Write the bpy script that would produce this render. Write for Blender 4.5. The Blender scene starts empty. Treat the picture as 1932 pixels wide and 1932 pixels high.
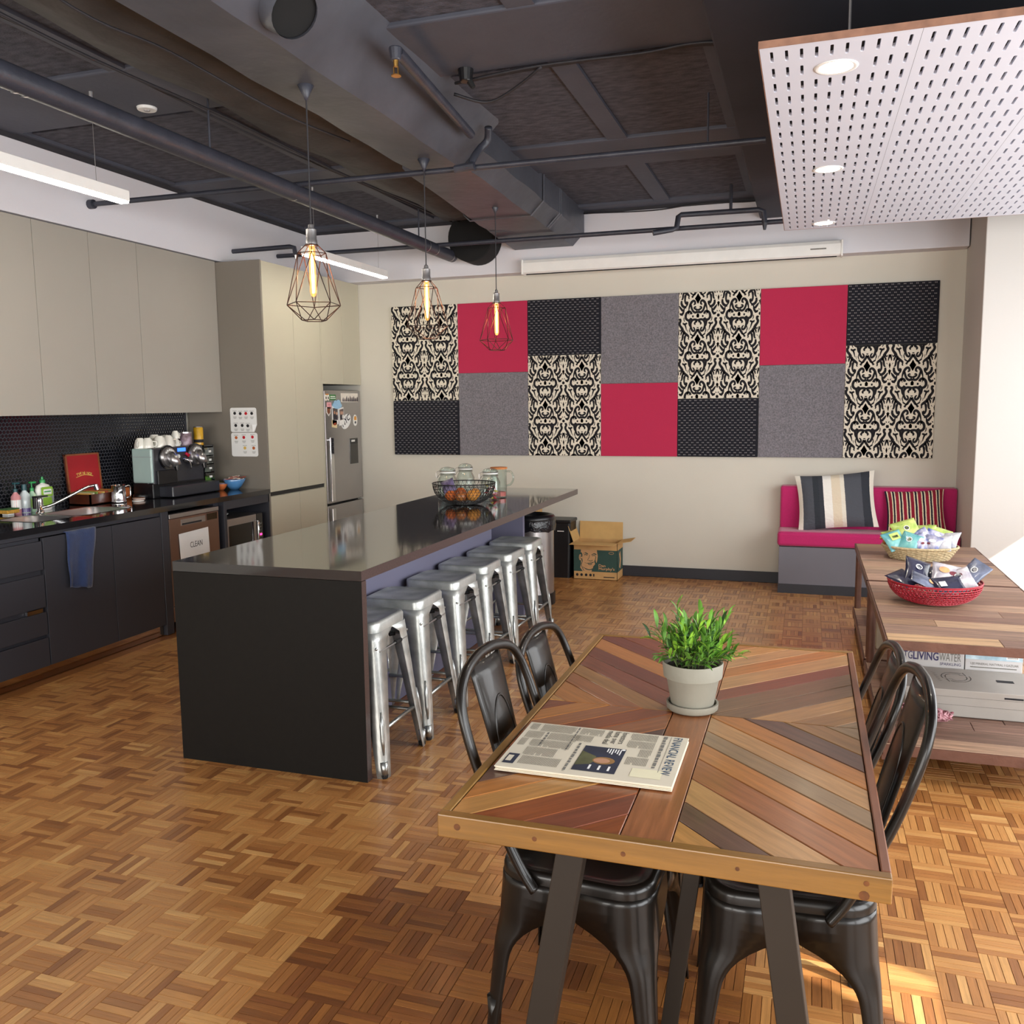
import bpy, math, random
from mathutils import Vector, Matrix
random.seed(7)
SC = bpy.context.scene
COL = SC.collection

# ------------------------------------------------------------------ camera
CAM_POS = Vector((0.0, 0.0, 1.5695))
YAW, PITCH, ROLL, FPX = -0.31987496, 0.12025887, -0.01135026, 1684.92
_f = Vector((math.sin(YAW) * math.cos(PITCH), math.cos(YAW) * math.cos(PITCH), -math.sin(PITCH)))
_r = Vector((math.cos(YAW), -math.sin(YAW), 0.0))
_u = _r.cross(_f)
_r2 = _r * math.cos(ROLL) + _u * math.sin(ROLL)
_u2 = -_r * math.sin(ROLL) + _u * math.cos(ROLL)
_cd = bpy.data.cameras.new('camera')
_cd.sensor_fit = 'HORIZONTAL'
_cd.sensor_width = 36.0
_cd.lens = FPX / 1932.0 * 36.0
_cd.clip_start = 0.05
_cam = bpy.data.objects.new('camera', _cd)
COL.objects.link(_cam)
_m = Matrix((( _r2.x, _u2.x, -_f.x, CAM_POS.x), (_r2.y, _u2.y, -_f.y, CAM_POS.y), (_r2.z, _u2.z, -_f.z, CAM_POS.z), (0, 0, 0, 1)))
_cam.matrix_world = _m
SC.camera = _cam

# ------------------------------------------------------------------ world, sun, window light, exposure
W = bpy.data.worlds.new('sky_world'); SC.world = W; W.use_nodes = True
_bg = W.node_tree.nodes['Background']
_bg.inputs[0].default_value = (0.80, 0.90, 1.0, 1)
_bg.inputs[1].default_value = 0.6
def add_light(name, kind, loc, energy, color=(1, 1, 1), rot=None, **kw):
    l = bpy.data.lights.new(name, kind); l.energy = energy; l.color = color
    for k, v in kw.items(): setattr(l, k, v)
    o = bpy.data.objects.new(name, l); COL.objects.link(o); o.location = loc
    if rot is not None: o.rotation_euler = rot
    return o
SUN_DIR = Vector((-0.75, 0.36, -0.60)).normalized()
_s = add_light('sun', 'SUN', (6, -4, 6), 5.0, (1.0, 0.93, 0.82), angle=0.009)
_s.rotation_euler = SUN_DIR.to_track_quat('-Z', 'Y').to_euler()
H90 = math.pi / 2
# daylight in the glazed openings of the window wall (right of the frame) and of the wall behind the camera
for _y0, _y1, _e in ((-2.9, -0.6, 75), (-0.2, 2.1, 85), (2.5, 4.6, 55), (4.9, 6.9, 32)):
    add_light('window_daylight', 'AREA', (2.50, (_y0 + _y1) / 2, 1.55), _e, (0.95, 0.98, 1.0), (0, H90, 0),
              shape='RECTANGLE', size=2.1, size_y=_y1 - _y0 - 0.1)
for _x0, _x1, _e in ((-4.4, -2.0, 85), (-1.6, 0.8, 80)):
    add_light('window_daylight', 'AREA', ((_x0 + _x1) / 2, -3.50, 1.55), _e, (1.0, 0.97, 0.92), (H90, 0, 0),
              shape='RECTANGLE', size=_x1 - _x0 - 0.1, size_y=2.1)
SC.view_settings.view_transform = 'Standard'
SC.view_settings.look = 'None'
SC.view_settings.gamma = 1.0
SC.view_settings.use_curve_mapping = False
SC.view_settings.exposure = 0.88
try:
    SC.cycles.use_denoising = True
    SC.cycles.max_bounces = 8
    SC.cycles.diffuse_bounces = 4
    SC.cycles.glossy_bounces = 4
    SC.cycles.transmission_bounces = 8
    SC.cycles.sample_clamp_indirect = 6.0
    SC.cycles.caustics_reflective = False
    SC.cycles.caustics_refractive = False
except Exception:
    pass

# ------------------------------------------------------------------ materials
def lin(c):
    if isinstance(c, str):
        c = c.lstrip('#'); c = tuple(int(c[i:i + 2], 16) / 255 for i in (0, 2, 4))
    return tuple((x / 12.92 if x <= 0.04045 else ((x + 0.055) / 1.055) ** 2.4) for x in c)
MATS = {}
def _base(name):
    m = bpy.data.materials.new(name); m.use_nodes = True
    nt = m.node_tree; b = nt.nodes['Principled BSDF']
    MATS[name] = m
    return m, nt, b
def N(nt, t, **kw):
    n = nt.nodes.new(t)
    for k, v in kw.items(): setattr(n, k, v)
    return n
def mat(name, col, rough=0.5, metal=0.0, noise=None, bump=None, coat=0.0, spec=None, emit=None, trans=0.0, ior=None, alpha=None, sheen=0.0, stretch=(1, 1, 1), rvar=0.0, coord='Object'):
    """principled material; noise=(scale, amount[, colour2]), bump=(scale, strength)"""
    m, nt, b = _base(name)
    c = lin(col)
    b.inputs['Base Color'].default_value = (*c, 1)
    b.inputs['Roughness'].default_value = rough
    b.inputs['Metallic'].default_value = metal
    if coat: b.inputs['Coat Weight'].default_value = coat; b.inputs['Coat Roughness'].default_value = 0.08
    if spec is not None: b.inputs['Specular IOR Level'].default_value = spec
    if trans: b.inputs['Transmission Weight'].default_value = trans
    if ior: b.inputs['IOR'].default_value = ior
    if alpha is not None: b.inputs['Alpha'].default_value = alpha
    if sheen: b.inputs['Sheen Weight'].default_value = sheen
    if emit: b.inputs['Emission Color'].default_value = (*lin(emit[0]), 1); b.inputs['Emission Strength'].default_value = emit[1]
    if noise or bump or rvar:
        tc = N(nt, 'ShaderNodeTexCoord'); mp = N(nt, 'ShaderNodeMapping')
        mp.inputs['Scale'].default_value = stretch
        nt.links.new(tc.outputs[coord], mp.inputs['Vector'])
    if noise:
        n = N(nt, 'ShaderNodeTexNoise'); n.inputs['Scale'].default_value = noise[0]; n.inputs['Detail'].default_value = 5
        nt.links.new(mp.outputs[0], n.inputs['Vector'])
        r = N(nt, 'ShaderNodeValToRGB')
        a = noise[1]
        c1 = tuple(max(0, x * (1 - a)) for x in c); c2 = lin(noise[2]) if len(noise) > 2 else tuple(min(1, x * (1 + a)) for x in c)
        r.color_ramp.elements[0].color = (*c1, 1); r.color_ramp.elements[1].color = (*c2, 1)
        r.color_ramp.elements[0].position = 0.3; r.color_ramp.elements[1].position = 0.7
        nt.links.new(n.outputs['Fac'], r.inputs[0]); nt.links.new(r.outputs[0], b.inputs['Base Color'])
    if rvar:
        n3 = N(nt, 'ShaderNodeTexNoise'); n3.inputs['Scale'].default_value = 3.0
        nt.links.new(mp.outputs[0], n3.inputs['Vector'])
        mr = N(nt, 'ShaderNodeMapRange'); mr.inputs['To Min'].default_value = max(0, rough - rvar); mr.inputs['To Max'].default_value = rough + rvar
        nt.links.new(n3.outputs['Fac'], mr.inputs['Value']); nt.links.new(mr.outputs[0], b.inputs['Roughness'])
    if bump:
        n2 = N(nt, 'ShaderNodeTexNoise'); n2.inputs['Scale'].default_value = bump[0]; n2.inputs['Detail'].default_value = 3
        nt.links.new(mp.outputs[0], n2.inputs['Vector'])
        bp = N(nt, 'ShaderNodeBump'); bp.inputs['Strength'].default_value = bump[1]; bp.inputs['Distance'].default_value = 0.01
        nt.links.new(n2.outputs['Fac'], bp.inputs['Height']); nt.links.new(bp.outputs[0], b.inputs['Normal'])
    return m
def wood(name, cols, rough=0.4, coat=0.0, uscale=3.0, vscale=60.0, ramp=None, grain=0.55):
    """board material: colour picked per piece (attribute 'rnd' or the object's random), grain along U of the UV map"""
    m, nt, b = _base(name)
    L = nt.links.new
    at = N(nt, 'ShaderNodeAttribute', attribute_name='rnd')
    oi = N(nt, 'ShaderNodeObjectInfo')
    ad = N(nt, 'ShaderNodeMath', operation='ADD'); L(at.outputs['Fac'], ad.inputs[0]); L(oi.outputs['Random'], ad.inputs[1])
    fr = N(nt, 'ShaderNodeMath', operation='FRACT'); L(ad.outputs[0], fr.inputs[0])
    rp = N(nt, 'ShaderNodeValToRGB'); el = rp.color_ramp.elements
    n = len(cols)
    while len(el) < n: el.new(0.5)
    for i, c in enumerate(cols):
        el[i].position = i / (n - 1); el[i].color = (*lin(c), 1)
    rp.color_ramp.interpolation = 'LINEAR'
    L(fr.outputs[0], rp.inputs[0])
    uv = N(nt, 'ShaderNodeUVMap')
    cb = N(nt, 'ShaderNodeVectorMath', operation='MULTIPLY_ADD')
    cb.inputs[1].default_value = (uscale, vscale, 1)
    cx = N(nt, 'ShaderNodeCombineXYZ')
    mu = N(nt, 'ShaderNodeMath', operation='MULTIPLY'); mu.inputs[1].default_value = 57.3; L(fr.outputs[0], mu.inputs[0])
    L(mu.outputs[0], cx.inputs[0]); L(mu.outputs[0], cx.inputs[1])
    L(uv.outputs[0], cb.inputs[0]); L(cx.outputs[0], cb.inputs[2])
    nz = N(nt, 'ShaderNodeTexNoise'); nz.inputs['Scale'].default_value = 1.0; nz.inputs['Detail'].default_value = 6; nz.inputs['Roughness'].default_value = 0.65
    L(cb.outputs[0], nz.inputs['Vector'])
    g = N(nt, 'ShaderNodeMapRange'); g.inputs['From Min'].default_value = 0.28; g.inputs['From Max'].default_value = 0.72
    g.inputs['To Min'].default_value = 1 - grain; g.inputs['To Max'].default_value = 1 + grain * 0.8
    L(nz.outputs['Fac'], g.inputs['Value'])
    mx = N(nt, 'ShaderNodeVectorMath', operation='SCALE'); L(rp.outputs[0], mx.inputs[0]); L(g.outputs[0], mx.inputs['Scale'])
    L(mx.outputs[0], b.inputs['Base Color'])
    b.inputs['Roughness'].default_value = rough
    if coat: b.inputs['Coat Weight'].default_value = coat; b.inputs['Coat Roughness'].default_value = 0.18
    bp = N(nt, 'ShaderNodeBump'); bp.inputs['Strength'].default_value = 0.12; bp.inputs['Distance'].default_value = 0.004
    L(nz.outputs['Fac'], bp.inputs['Height']); L(bp.outputs[0], b.inputs['Normal'])
    return m
def glass(name, col=(0.95, 0.98, 0.97), rough=0.02):
    m, nt, b = _base(name)
    nt.nodes.remove(b)
    o = nt.nodes['Material Output']
    tr = N(nt, 'ShaderNodeBsdfTransparent'); tr.inputs[0].default_value = (*lin(col), 1)
    gl = N(nt, 'ShaderNodeBsdfGlossy'); gl.inputs['Roughness'].default_value = rough
    lw = N(nt, 'ShaderNodeLayerWeight'); lw.inputs[0].default_value = 0.45
    ms = N(nt, 'ShaderNodeMixShader')
    mr = N(nt, 'ShaderNodeMapRange'); mr.inputs['To Min'].default_value = 0.05; mr.inputs['To Max'].default_value = 0.5
    nt.links.new(lw.outputs['Facing'], mr.inputs['Value'])
    nt.links.new(mr.outputs[0], ms.inputs[0]); nt.links.new(tr.outputs[0], ms.inputs[1]); nt.links.new(gl.outputs[0], ms.inputs[2])
    nt.links.new(ms.outputs[0], o.inputs[0])
    return m

# ------------------------------------------------------------------ mesh builder
class MB:
    def __init__(s): s.v = []; s.f = []; s.uv = {}; s.rnd = {}
    def add(s, vs, fs):
        o = len(s.v); s.v += [tuple(p) for p in vs]; s.f += [tuple(i + o for i in f) for f in fs]; return s
    def box(s, x0, x1, y0, y1, z0, z1):
        vs = [(x0, y0, z0), (x1, y0, z0), (x1, y1, z0), (x0, y1, z0), (x0, y0, z1), (x1, y0, z1), (x1, y1, z1), (x0, y1, z1)]
        return s.add(vs, [(0, 3, 2, 1), (4, 5, 6, 7), (0, 1, 5, 4), (1, 2, 6, 5), (2, 3, 7, 6), (3, 0, 4, 7)])
    def obox(s, M, sx, sy, sz):
        n = len(s.v); s.box(-sx / 2, sx / 2, -sy / 2, sy / 2, -sz / 2, sz / 2)
        s.v[n:] = [tuple(M @ Vector(p)) for p in s.v[n:]]; return s
    def quad(s, a, b, c, d): return s.add([a, b, c, d], [(0, 1, 2, 3)])
    def ring(s, rows, close=True, cap0=False, cap1=False):
        """rows of equal-length point loops -> skin"""
        n = len(rows[0]); o = len(s.v)
        for r in rows: s.v += [tuple(p) for p in r]
        for i in range(len(rows) - 1):
            for j in range(n if close else n - 1):
                k = (j + 1) % n
                s.f.append((o + i * n + j, o + i * n + k, o + (i + 1) * n + k, o + (i + 1) * n + j))
        if cap0: s.f.append(tuple(o + j for j in range(n))[::-1])
        if cap1: s.f.append(tuple(o + (len(rows) - 1) * n + j for j in range(n)))
        return s
    def cyl(s, p0, p1, r0, r1=None, seg=12, caps=True):
        r1 = r0 if r1 is None else r1
        p0, p1 = Vector(p0), Vector(p1); d = (p1 - p0).normalized()
        a = d.orthogonal().normalized(); b = d.cross(a)
        rows = [[p + (a * math.cos(t) + b * math.sin(t)) * r for t in [2 * math.pi * i / seg for i in range(seg)]] for p, r in ((p0, r0), (p1, r1))]
        return s.ring(rows, True, caps, caps)
    def tube(s, pts, r, seg=8, closed=False, caps=True, flat=None):
        """swept tube; r number or list; flat=(axis vector, ratio) squashes the section along the axis"""
        P = [Vector(p) for p in pts]; n = len(P); rows = []; prev = None
        for i in range(n):
            if closed: d = P[(i + 1) % n] - P[i - 1]
            else: d = P[min(i + 1, n - 1)] - P[max(i - 1, 0)]
            d.normalize()
            if prev is None: a = d.orthogonal().normalized()
            else:
                a = prev - d * prev.dot(d)
                a = a.normalized() if a.length > 1e-6 else d.orthogonal().normalized()
            prev = a; b = d.cross(a); rr = r[i] if isinstance(r, (list, tuple)) else r
            row = []
            for k in range(seg):
                t = 2 * math.pi * k / seg; o = (a * math.cos(t) + b * math.sin(t)) * rr
                if flat: ax = flat[0]; o = o + ax * (o.dot(ax) * (flat[1] - 1))
                row.append(P[i] + o)
            rows.append(row)
        if closed: rows.append(rows[0])
        return s.ring(rows, True, caps and not closed, caps and not closed)
    def lathe(s, prof, c=(0, 0, 0), seg=24, sx=1.0, sy=1.0, a0=0.0):
        rows = [[(c[0] + r * sx * math.cos(a0 + 2 * math.pi * i / seg), c[1] + r * sy * math.sin(a0 + 2 * math.pi * i / seg), c[2] + z) for i in range(seg)] for r, z in prof]
        return s.ring(rows, True, prof[0][0] > 1e-4, prof[-1][0] > 1e-4)
    def prism(s, pts, fr, t0, t1):
        """polygon pts (u,v) in frame fr=(O,U,V,N) extruded between offsets t0,t1 along N"""
        O, U, V, Nn = fr; n = len(pts)
        a = [O + U * u + V * v + Nn * t0 for u, v in pts]; b = [O + U * u + V * v + Nn * t1 for u, v in pts]
        return s.add(a + b, [tuple(range(n))[::-1], tuple(range(n, 2 * n))] + [(i, (i + 1) % n, n + (i + 1) % n, n + i) for i in range(n)])
    def flatpoly(s, pts, fr, off):
        O, U, V, Nn = fr
        return s.add([O + U * u + V * v + Nn * off for u, v in pts], [tuple(range(len(pts)))])
    def stroke(s, pts, w, fr, off, closed=False, clip=None):
        """ribbon of width w (number or list) along 2-D pts in frame fr"""
        O, U, V, Nn = fr; n = len(pts); L = []; R = []
        for i in range(n):
            p0 = pts[i - 1] if (closed or i > 0) else pts[i]; p1 = pts[(i + 1) % n] if (closed or i < n - 1) else pts[i]
            dx, dy = p1[0] - p0[0], p1[1] - p0[1]; l = math.hypot(dx, dy) or 1
            ww = (w[i] if isinstance(w, (list, tuple)) else w) / 2
            nx, ny = -dy / l * ww, dx / l * ww
            L.append((pts[i][0] + nx, pts[i][1] + ny)); R.append((pts[i][0] - nx, pts[i][1] - ny))
        for i in range(n if closed else n - 1):
            k = (i + 1) % n; q = [L[i], R[i], R[k], L[k]]
            if clip:
                q = clip_poly(q, clip)
                if len(q) < 3: continue
            s.add([O + U * u + V * v + Nn * off for u, v in q], [tuple(range(len(q)))])
        return s
    def build(s, name, material, parent=None, loc=None, smooth=False, bevel=0.0, bseg=2, solid=0.0, auto=None, world=True, subsurf=0):
        """link as one mesh object; coordinates are world coordinates unless world=False"""
        o = Vector((0, 0, 0))
        if world:
            if parent is not None:
                p = parent
                while p is not None: o += p.location; p = p.parent
            elif loc is not None: o = Vector(loc)
        me = bpy.data.meshes.new(name)
        vs = [(x - o.x, y - o.y, z - o.z) for x, y, z in s.v] if world else s.v
        me.from_pydata(vs, [], s.f)
        if s.uv:
            ul = me.uv_layers.new(name='UVMap')
            k = 0
            flat = []
            for fi, f in enumerate(s.f):
                u = s.uv.get(fi)
                for j in range(len(f)): flat += list(u[j]) if u else (0.0, 0.0)
            ul.data.foreach_set('uv', flat)
        if s.rnd:
            at = me.attributes.new('rnd', 'FLOAT', 'FACE')
            at.data.foreach_set('value', [s.rnd.get(i, 0.0) for i in range(len(s.f))])
        me.validate(); me.update()
        if smooth: me.shade_smooth() if hasattr(me, 'shade_smooth') else None
        if auto is not None:
            me.shade_smooth(); 
            me.set_sharp_from_angle(angle=math.radians(auto))
        me.materials.append(MATS[material] if isinstance(material, str) else material)
        ob = bpy.data.objects.new(name, me); COL.objects.link(ob)
        if parent is not None: ob.parent = parent
        elif loc is not None: ob.location = loc
        if solid:
            md = ob.modifiers.new('solid', 'SOLIDIFY'); md.thickness = solid; md.offset = 0
        if bevel:
            md = ob.modifiers.new('bevel', 'BEVEL'); md.width = bevel; md.segments = bseg; md.limit_method = 'ANGLE'; md.angle_limit = math.radians(40)
        if subsurf:
            md = ob.modifiers.new('sub', 'SUBSURF'); md.levels = subsurf; md.render_levels = subsurf
        return ob
def clip_poly(poly, r):
    x0, x1, y0, y1 = r
    def cut(pl, f, g):
        out = []
        for i in range(len(pl)):
            a, b = pl[i - 1], pl[i]; fa, fb = f(a), f(b)
            if (fa >= 0) != (fb >= 0):
                t = fa / (fa - fb); out.append((a[0] + (b[0] - a[0]) * t, a[1] + (b[1] - a[1]) * t))
            if fb >= 0: out.append(b)
        return out
    for f in (lambda p: p[0] - x0, lambda p: x1 - p[0], lambda p: p[1] - y0, lambda p: y1 - p[1]):
        if not poly: break
        poly = cut(poly, f, None)
    return poly
def smooth_path(pts, n=5, closed=False):
    out = []; m = len(pts)
    for i in range(m if closed else m - 1):
        if closed: p0, p1, p2, p3 = pts[i - 1], pts[i], pts[(i + 1) % m], pts[(i + 2) % m]
        else: p0, p1, p2, p3 = pts[max(i - 1, 0)], pts[i], pts[i + 1], pts[min(i + 2, m - 1)]
        for k in range(n):
            t = k / n
            out.append(tuple(0.5 * (2 * b + (c - a) * t + (2 * a - 5 * b + 4 * c - d) * t * t + (3 * b - a - 3 * c + d) * t ** 3) for a, b, c, d in zip(p0, p1, p2, p3)))
    if not closed: out.append(tuple(pts[-1]))
    return out
def rrect(x0, x1, y0, y1, r, seg=4):
    out = []
    for cx, cy, a in ((x1 - r, y1 - r, 0), (x0 + r, y1 - r, 90), (x0 + r, y0 + r, 180), (x1 - r, y0 + r, 270)):
        for i in range(seg + 1):
            t = math.radians(a + 90 * i / seg); out.append((cx + r * math.cos(t), cy + r * math.sin(t)))
    return out
def frame(O, U, V):
    U = Vector(U).normalized(); V = Vector(V).normalized(); return (Vector(O), U, V, U.cross(V))
def thing(name, label, cat, loc, rotz=0.0, group=None):
    o = bpy.data.objects.new(name, None); COL.objects.link(o)
    o.empty_display_size = 0.1
    o.location = loc; o.rotation_euler = (0, 0, rotz); o['label'] = label; o['category'] = cat
    if group: o['group'] = group
    return o
def tag(o, label, cat, group=None, kind=None):
    o['label'] = label; o['category'] = cat
    if group: o['group'] = group
    if kind: o['kind'] = kind
    return o
def struct(o, label, cat): return tag(o, label, cat, kind='structure')
def dup(root, loc, rotz, label=None, group=None):
    r = root.copy(); COL.objects.link(r); r.location = loc; r.rotation_euler = (0, 0, rotz)
    if label: r['label'] = label
    if group: r['group'] = group
    for ch in list(root.children):
        c = ch.copy(); COL.objects.link(c); c.parent = r
        for g in list(ch.children):
            d = g.copy(); COL.objects.link(d); d.parent = c
    return r
def text(name, body, fr, size, material, parent, width=None, align='LEFT', off=0.0006, bold=0.0, shear=0.0):
    """flat lettering as a mesh in frame fr"""
    cu = bpy.data.curves.new('lettering', 'FONT'); cu.body = body; cu.size = size; cu.align_x = align
    cu.resolution_u = 3; cu.offset = bold; cu.shear = shear
    ob = bpy.data.objects.new('lettering', cu); COL.objects.link(ob)
    dg = bpy.context.evaluated_depsgraph_get()
    me = bpy.data.meshes.new_from_object(ob.evaluated_get(dg))
    bpy.data.objects.remove(ob); bpy.data.curves.remove(cu)
    xs = [v.co.x for v in me.vertices] or [0]
    k = 1.0
    if width and max(xs) > min(xs): k = width / (max(xs) - min(xs))
    O, U, V, Nn = fr; w = Vector((0, 0, 0)); p = parent
    while p is not None: w += p.location; p = p.parent
    for v in me.vertices:
        q = O + U * (v.co.x * k) + V * v.co.y + Nn * off - w
        v.co = q
    me.update(); me.materials.clear(); me.materials.append(MATS[material])
    o = bpy.data.objects.new(name, me); COL.objects.link(o); o.parent = parent
    return o
# ------------------------------------------------------------------ shared materials
mat('wall_paint', '#cdc9bd', 0.85, bump=(60, 0.05), noise=(1.5, 0.03))
mat('bulkhead_paint', '#d9d8de', 0.85, bump=(60, 0.05))
mat('pillar_paint', '#cfcbc6', 0.8, bump=(60, 0.04))
mat('black_paint', '#302f34', 0.75, noise=(3.0, 0.25), bump=(40, 0.2))
mat('beam_paint', '#4a4d59', 0.65, noise=(2.0, 0.18), bump=(30, 0.15))
mat('panel_fibre', '#484852', 0.9, noise=(14.0, 0.45), bump=(70, 0.6), stretch=(1, 2.2, 1))
mat('void_black', '#0c0c0d', 0.9, noise=(8.0, 0.3))
mat('duct_wrap', '#494b53', 0.42, noise=(2.5, 0.25), bump=(6, 0.7))
mat('pipe_paint', '#343640', 0.42, noise=(9.0, 0.2), bump=(60, 0.15))
mat('cable_black', '#26252a', 0.6, noise=(30.0, 0.2))
mat('charcoal_laminate', '#34353c', 0.45, noise=(2.0, 0.06))
mat('greige_laminate', '#a49f95', 0.5, noise=(1.2, 0.03))
mat('side_laminate', '#7d766c', 0.5, noise=(1.2, 0.04))
mat('tall_laminate', '#bfbaa6', 0.5, noise=(1.2, 0.03))
mat('black_stone', '#17161a', 0.07, noise=(180.0, 0.5, '#2a292c'), coat=0.4, spec=0.7)
mat('brown_edge', '#4a3c3a', 0.3, noise=(120.0, 0.25))
mat('black_panel', '#100e0c', 0.6, noise=(30.0, 0.15), spec=0.2)
mat('knee_panel', '#6b6a80', 0.55, noise=(1.5, 0.05))
mat('steel', '#b4b1b1', 0.30, 0.9, noise=(3.0, 0.04), rvar=0.03)
mat('floor_reflect_steel', '#9a7f72', 0.32, 0.9, noise=(3.0, 0.05))  # stainless with the brown floor reflection put into its base colour
mat('chrome', '#d8d8da', 0.08, 1.0, noise=(5.0, 0.03))
mat('black_plastic', '#131316', 0.35, noise=(20.0, 0.2))
mat('black_gloss', '#0e0e11', 0.12, noise=(20.0, 0.2), coat=0.5)
mat('rubber', '#111112', 0.8, noise=(30.0, 0.3))
mat('white_plastic', '#e9e8e4', 0.4, noise=(10.0, 0.03))
mat('white_paper', '#e8e8e6', 0.8, noise=(6.0, 0.03))
mat('ink_black', '#1d1c20', 0.8, noise=(50.0, 0.2))
mat('ink_grey', '#77746e', 0.85, noise=(300.0, 0.3))
mat('kraft', '#c49a63', 0.85, noise=(12.0, 0.08), bump=(90, 0.1))
mat('kraft_inside', '#cba468', 0.85, noise=(12.0, 0.06))
mat('baseboard_paint', '#24252c', 0.5, noise=(3.0, 0.1))
mat('white_board', '#cfd1dc', 0.6, noise=(2.0, 0.02))
mat('ply_edge', '#8a6450', 0.6, noise=(20.0, 0.25))
mat('led', '#ffffff', 0.4, emit=('#fff6e2', 18.0), noise=(4.0, 0.01))
mat('lamp_disc', '#ffffff', 0.4, emit=('#fff0d2', 22.0), noise=(4.0, 0.01))
mat('brass', '#c79a55', 0.3, 1.0, noise=(30.0, 0.1))
glass('clear_glass')
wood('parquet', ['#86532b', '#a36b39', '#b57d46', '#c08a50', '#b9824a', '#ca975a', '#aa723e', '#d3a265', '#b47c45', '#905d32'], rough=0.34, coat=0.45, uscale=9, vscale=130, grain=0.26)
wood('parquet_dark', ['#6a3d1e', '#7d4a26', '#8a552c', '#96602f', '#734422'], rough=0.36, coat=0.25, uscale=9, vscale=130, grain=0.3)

# ------------------------------------------------------------------ floor: basket-weave parquet
FL = MB().box(-5.2, 2.75, -3.75, 8.1, -0.12, -0.003).build('floor', 'parquet_dark')
struct(FL, 'glossy orange-brown basket-weave parquet floor', 'floor')
T = 0.125; NF = 5; FW = T / NF
def _pix(x, y, z=0.0):
    d = Vector((x, y, z)) - CAM_POS; w = d.dot(_f)
    if w < 0.1: return None
    return (966 + FPX * d.dot(_r2) / w, 966 - FPX * d.dot(_u2) / w, w)
fing = []
ix0, ix1 = int(-4.35 / T), int(2.6 / T); iy0, iy1 = int(0.55 / T), int(8.0 / T)
frng = random.Random(3)
for ix in range(ix0, ix1):
    for iy in range(iy0, iy1):
        X, Y = ix * T, iy * T + 0.045
        if X < -4.16 or (X < -1.75 and X > -2.55 and 3.35 < Y < 6.0 and X < -2.1): continue
        if X > 1.2 and Y > 7.1: continue
        across = (ix + iy) % 2
        tone = frng.random()
        for k in range(NF):
            if across: x0, x1, y0, y1 = X, X + T, Y + k * FW, Y + (k + 1) * FW
            else: x0, x1, y0, y1 = X + k * FW, X + (k + 1) * FW, Y, Y + T
            rv = (tone * 0.45 + frng.random() * 0.55) % 1.0
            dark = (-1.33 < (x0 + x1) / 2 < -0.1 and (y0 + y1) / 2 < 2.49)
            fing.append((x0, x1, y0, y1, across, rv, dark))
def fing_geo(mb, x0, x1, y0, y1, across, zt, rv=None):
    g = 0.00035; b = 0.0007; h = 0.0012
    x0 += g; x1 -= g; y0 += g; y1 -= g
    n = len(mb.f)
    vs = [(x0, y0, zt - h - 0.002), (x1, y0, zt - h - 0.002), (x1, y1, zt - h - 0.002), (x0, y1, zt - h - 0.002),
          (x0 + b, y0 + b, zt), (x1 - b, y0 + b, zt), (x1 - b, y1 - b, zt), (x0 + b, y1 - b, zt)]
    mb.add(vs, [(4, 5, 6, 7), (0, 1, 5, 4), (1, 2, 6, 5), (2, 3, 7, 6), (3, 0, 4, 7)])
    for q in range(5):
        f = mb.f[n + q]
        mb.uv[n + q] = [((mb.v[i][0], mb.v[i][1]) if across else (mb.v[i][1], mb.v[i][0])) for i in f]
        if rv is not None: mb.rnd[n + q] = rv
# the 300 blocks that show largest are objects of their own
cand = []
for i, (x0, x1, y0, y1, a, rv, dk) in enumerate(fing):
    cx, cy = (x0 + x1) / 2, (y0 + y1) / 2
    p = _pix(cx, cy)
    if p and 15 < p[0] < 930 and 1450 < p[1] < 1920: cand.append((p[2], i))
cand.sort()
near = set(i for _, i in cand[:300])
PROTO = {}
def proto(across, dark):
    k = (across, dark)
    if k not in PROTO:
        mb = MB(); w, h = (T, FW) if across else (FW, T)
        fing_geo(mb, -w / 2, w / 2, -h / 2, h / 2, across, 0.0)
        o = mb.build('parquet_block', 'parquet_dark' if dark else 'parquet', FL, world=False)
        PROTO[k] = o; return o, True
    return PROTO[k], False
light_mb, dark_mb = MB(), MB()
for i, (x0, x1, y0, y1, a, rv, dk) in enumerate(fing):
    zt = frng.uniform(-0.0003, 0.0003)
    if i in near:
        o, first = proto(a, dk)
        if not first:
            o = o.copy(); COL.objects.link(o); o.parent = FL
        o.location = ((x0 + x1) / 2, (y0 + y1) / 2, zt)
    else:
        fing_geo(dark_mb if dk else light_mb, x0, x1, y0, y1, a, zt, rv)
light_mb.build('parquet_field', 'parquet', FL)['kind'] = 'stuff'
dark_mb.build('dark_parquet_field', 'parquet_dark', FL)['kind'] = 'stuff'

# ------------------------------------------------------------------ walls
YB = 7.97; XW = -4.97
wb = MB().box(-5.1, 2.75, YB, YB + 0.12, 0, 3.45).build('wall_back', 'wall_paint', loc=(0, YB, 0)); struct(wb, 'cream back wall behind the fabric panels', 'wall')
o = MB().box(-4.6, 1.14, 7.80, YB, 2.735, 3.2).build('trim_1', 'bulkhead_paint', loc=(0, YB, 2.735), bevel=0.004); struct(o, 'white bulkhead running along the top of the back wall', 'bulkhead')
wl = MB().box(XW - 0.12, XW, -3.75, YB, 0, 3.45).build('wall_left', 'wall_paint', loc=(XW, 2, 0)); struct(wl, 'left wall behind the kitchen cabinets', 'wall')
o = MB().box(XW, -4.6, -3.6, YB, 2.752, 3.195).build('trim_2', 'bulkhead_paint', loc=(XW, 4, 2.75)); struct(o, 'white bulkhead above the kitchen wall cabinets', 'bulkhead')
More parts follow.
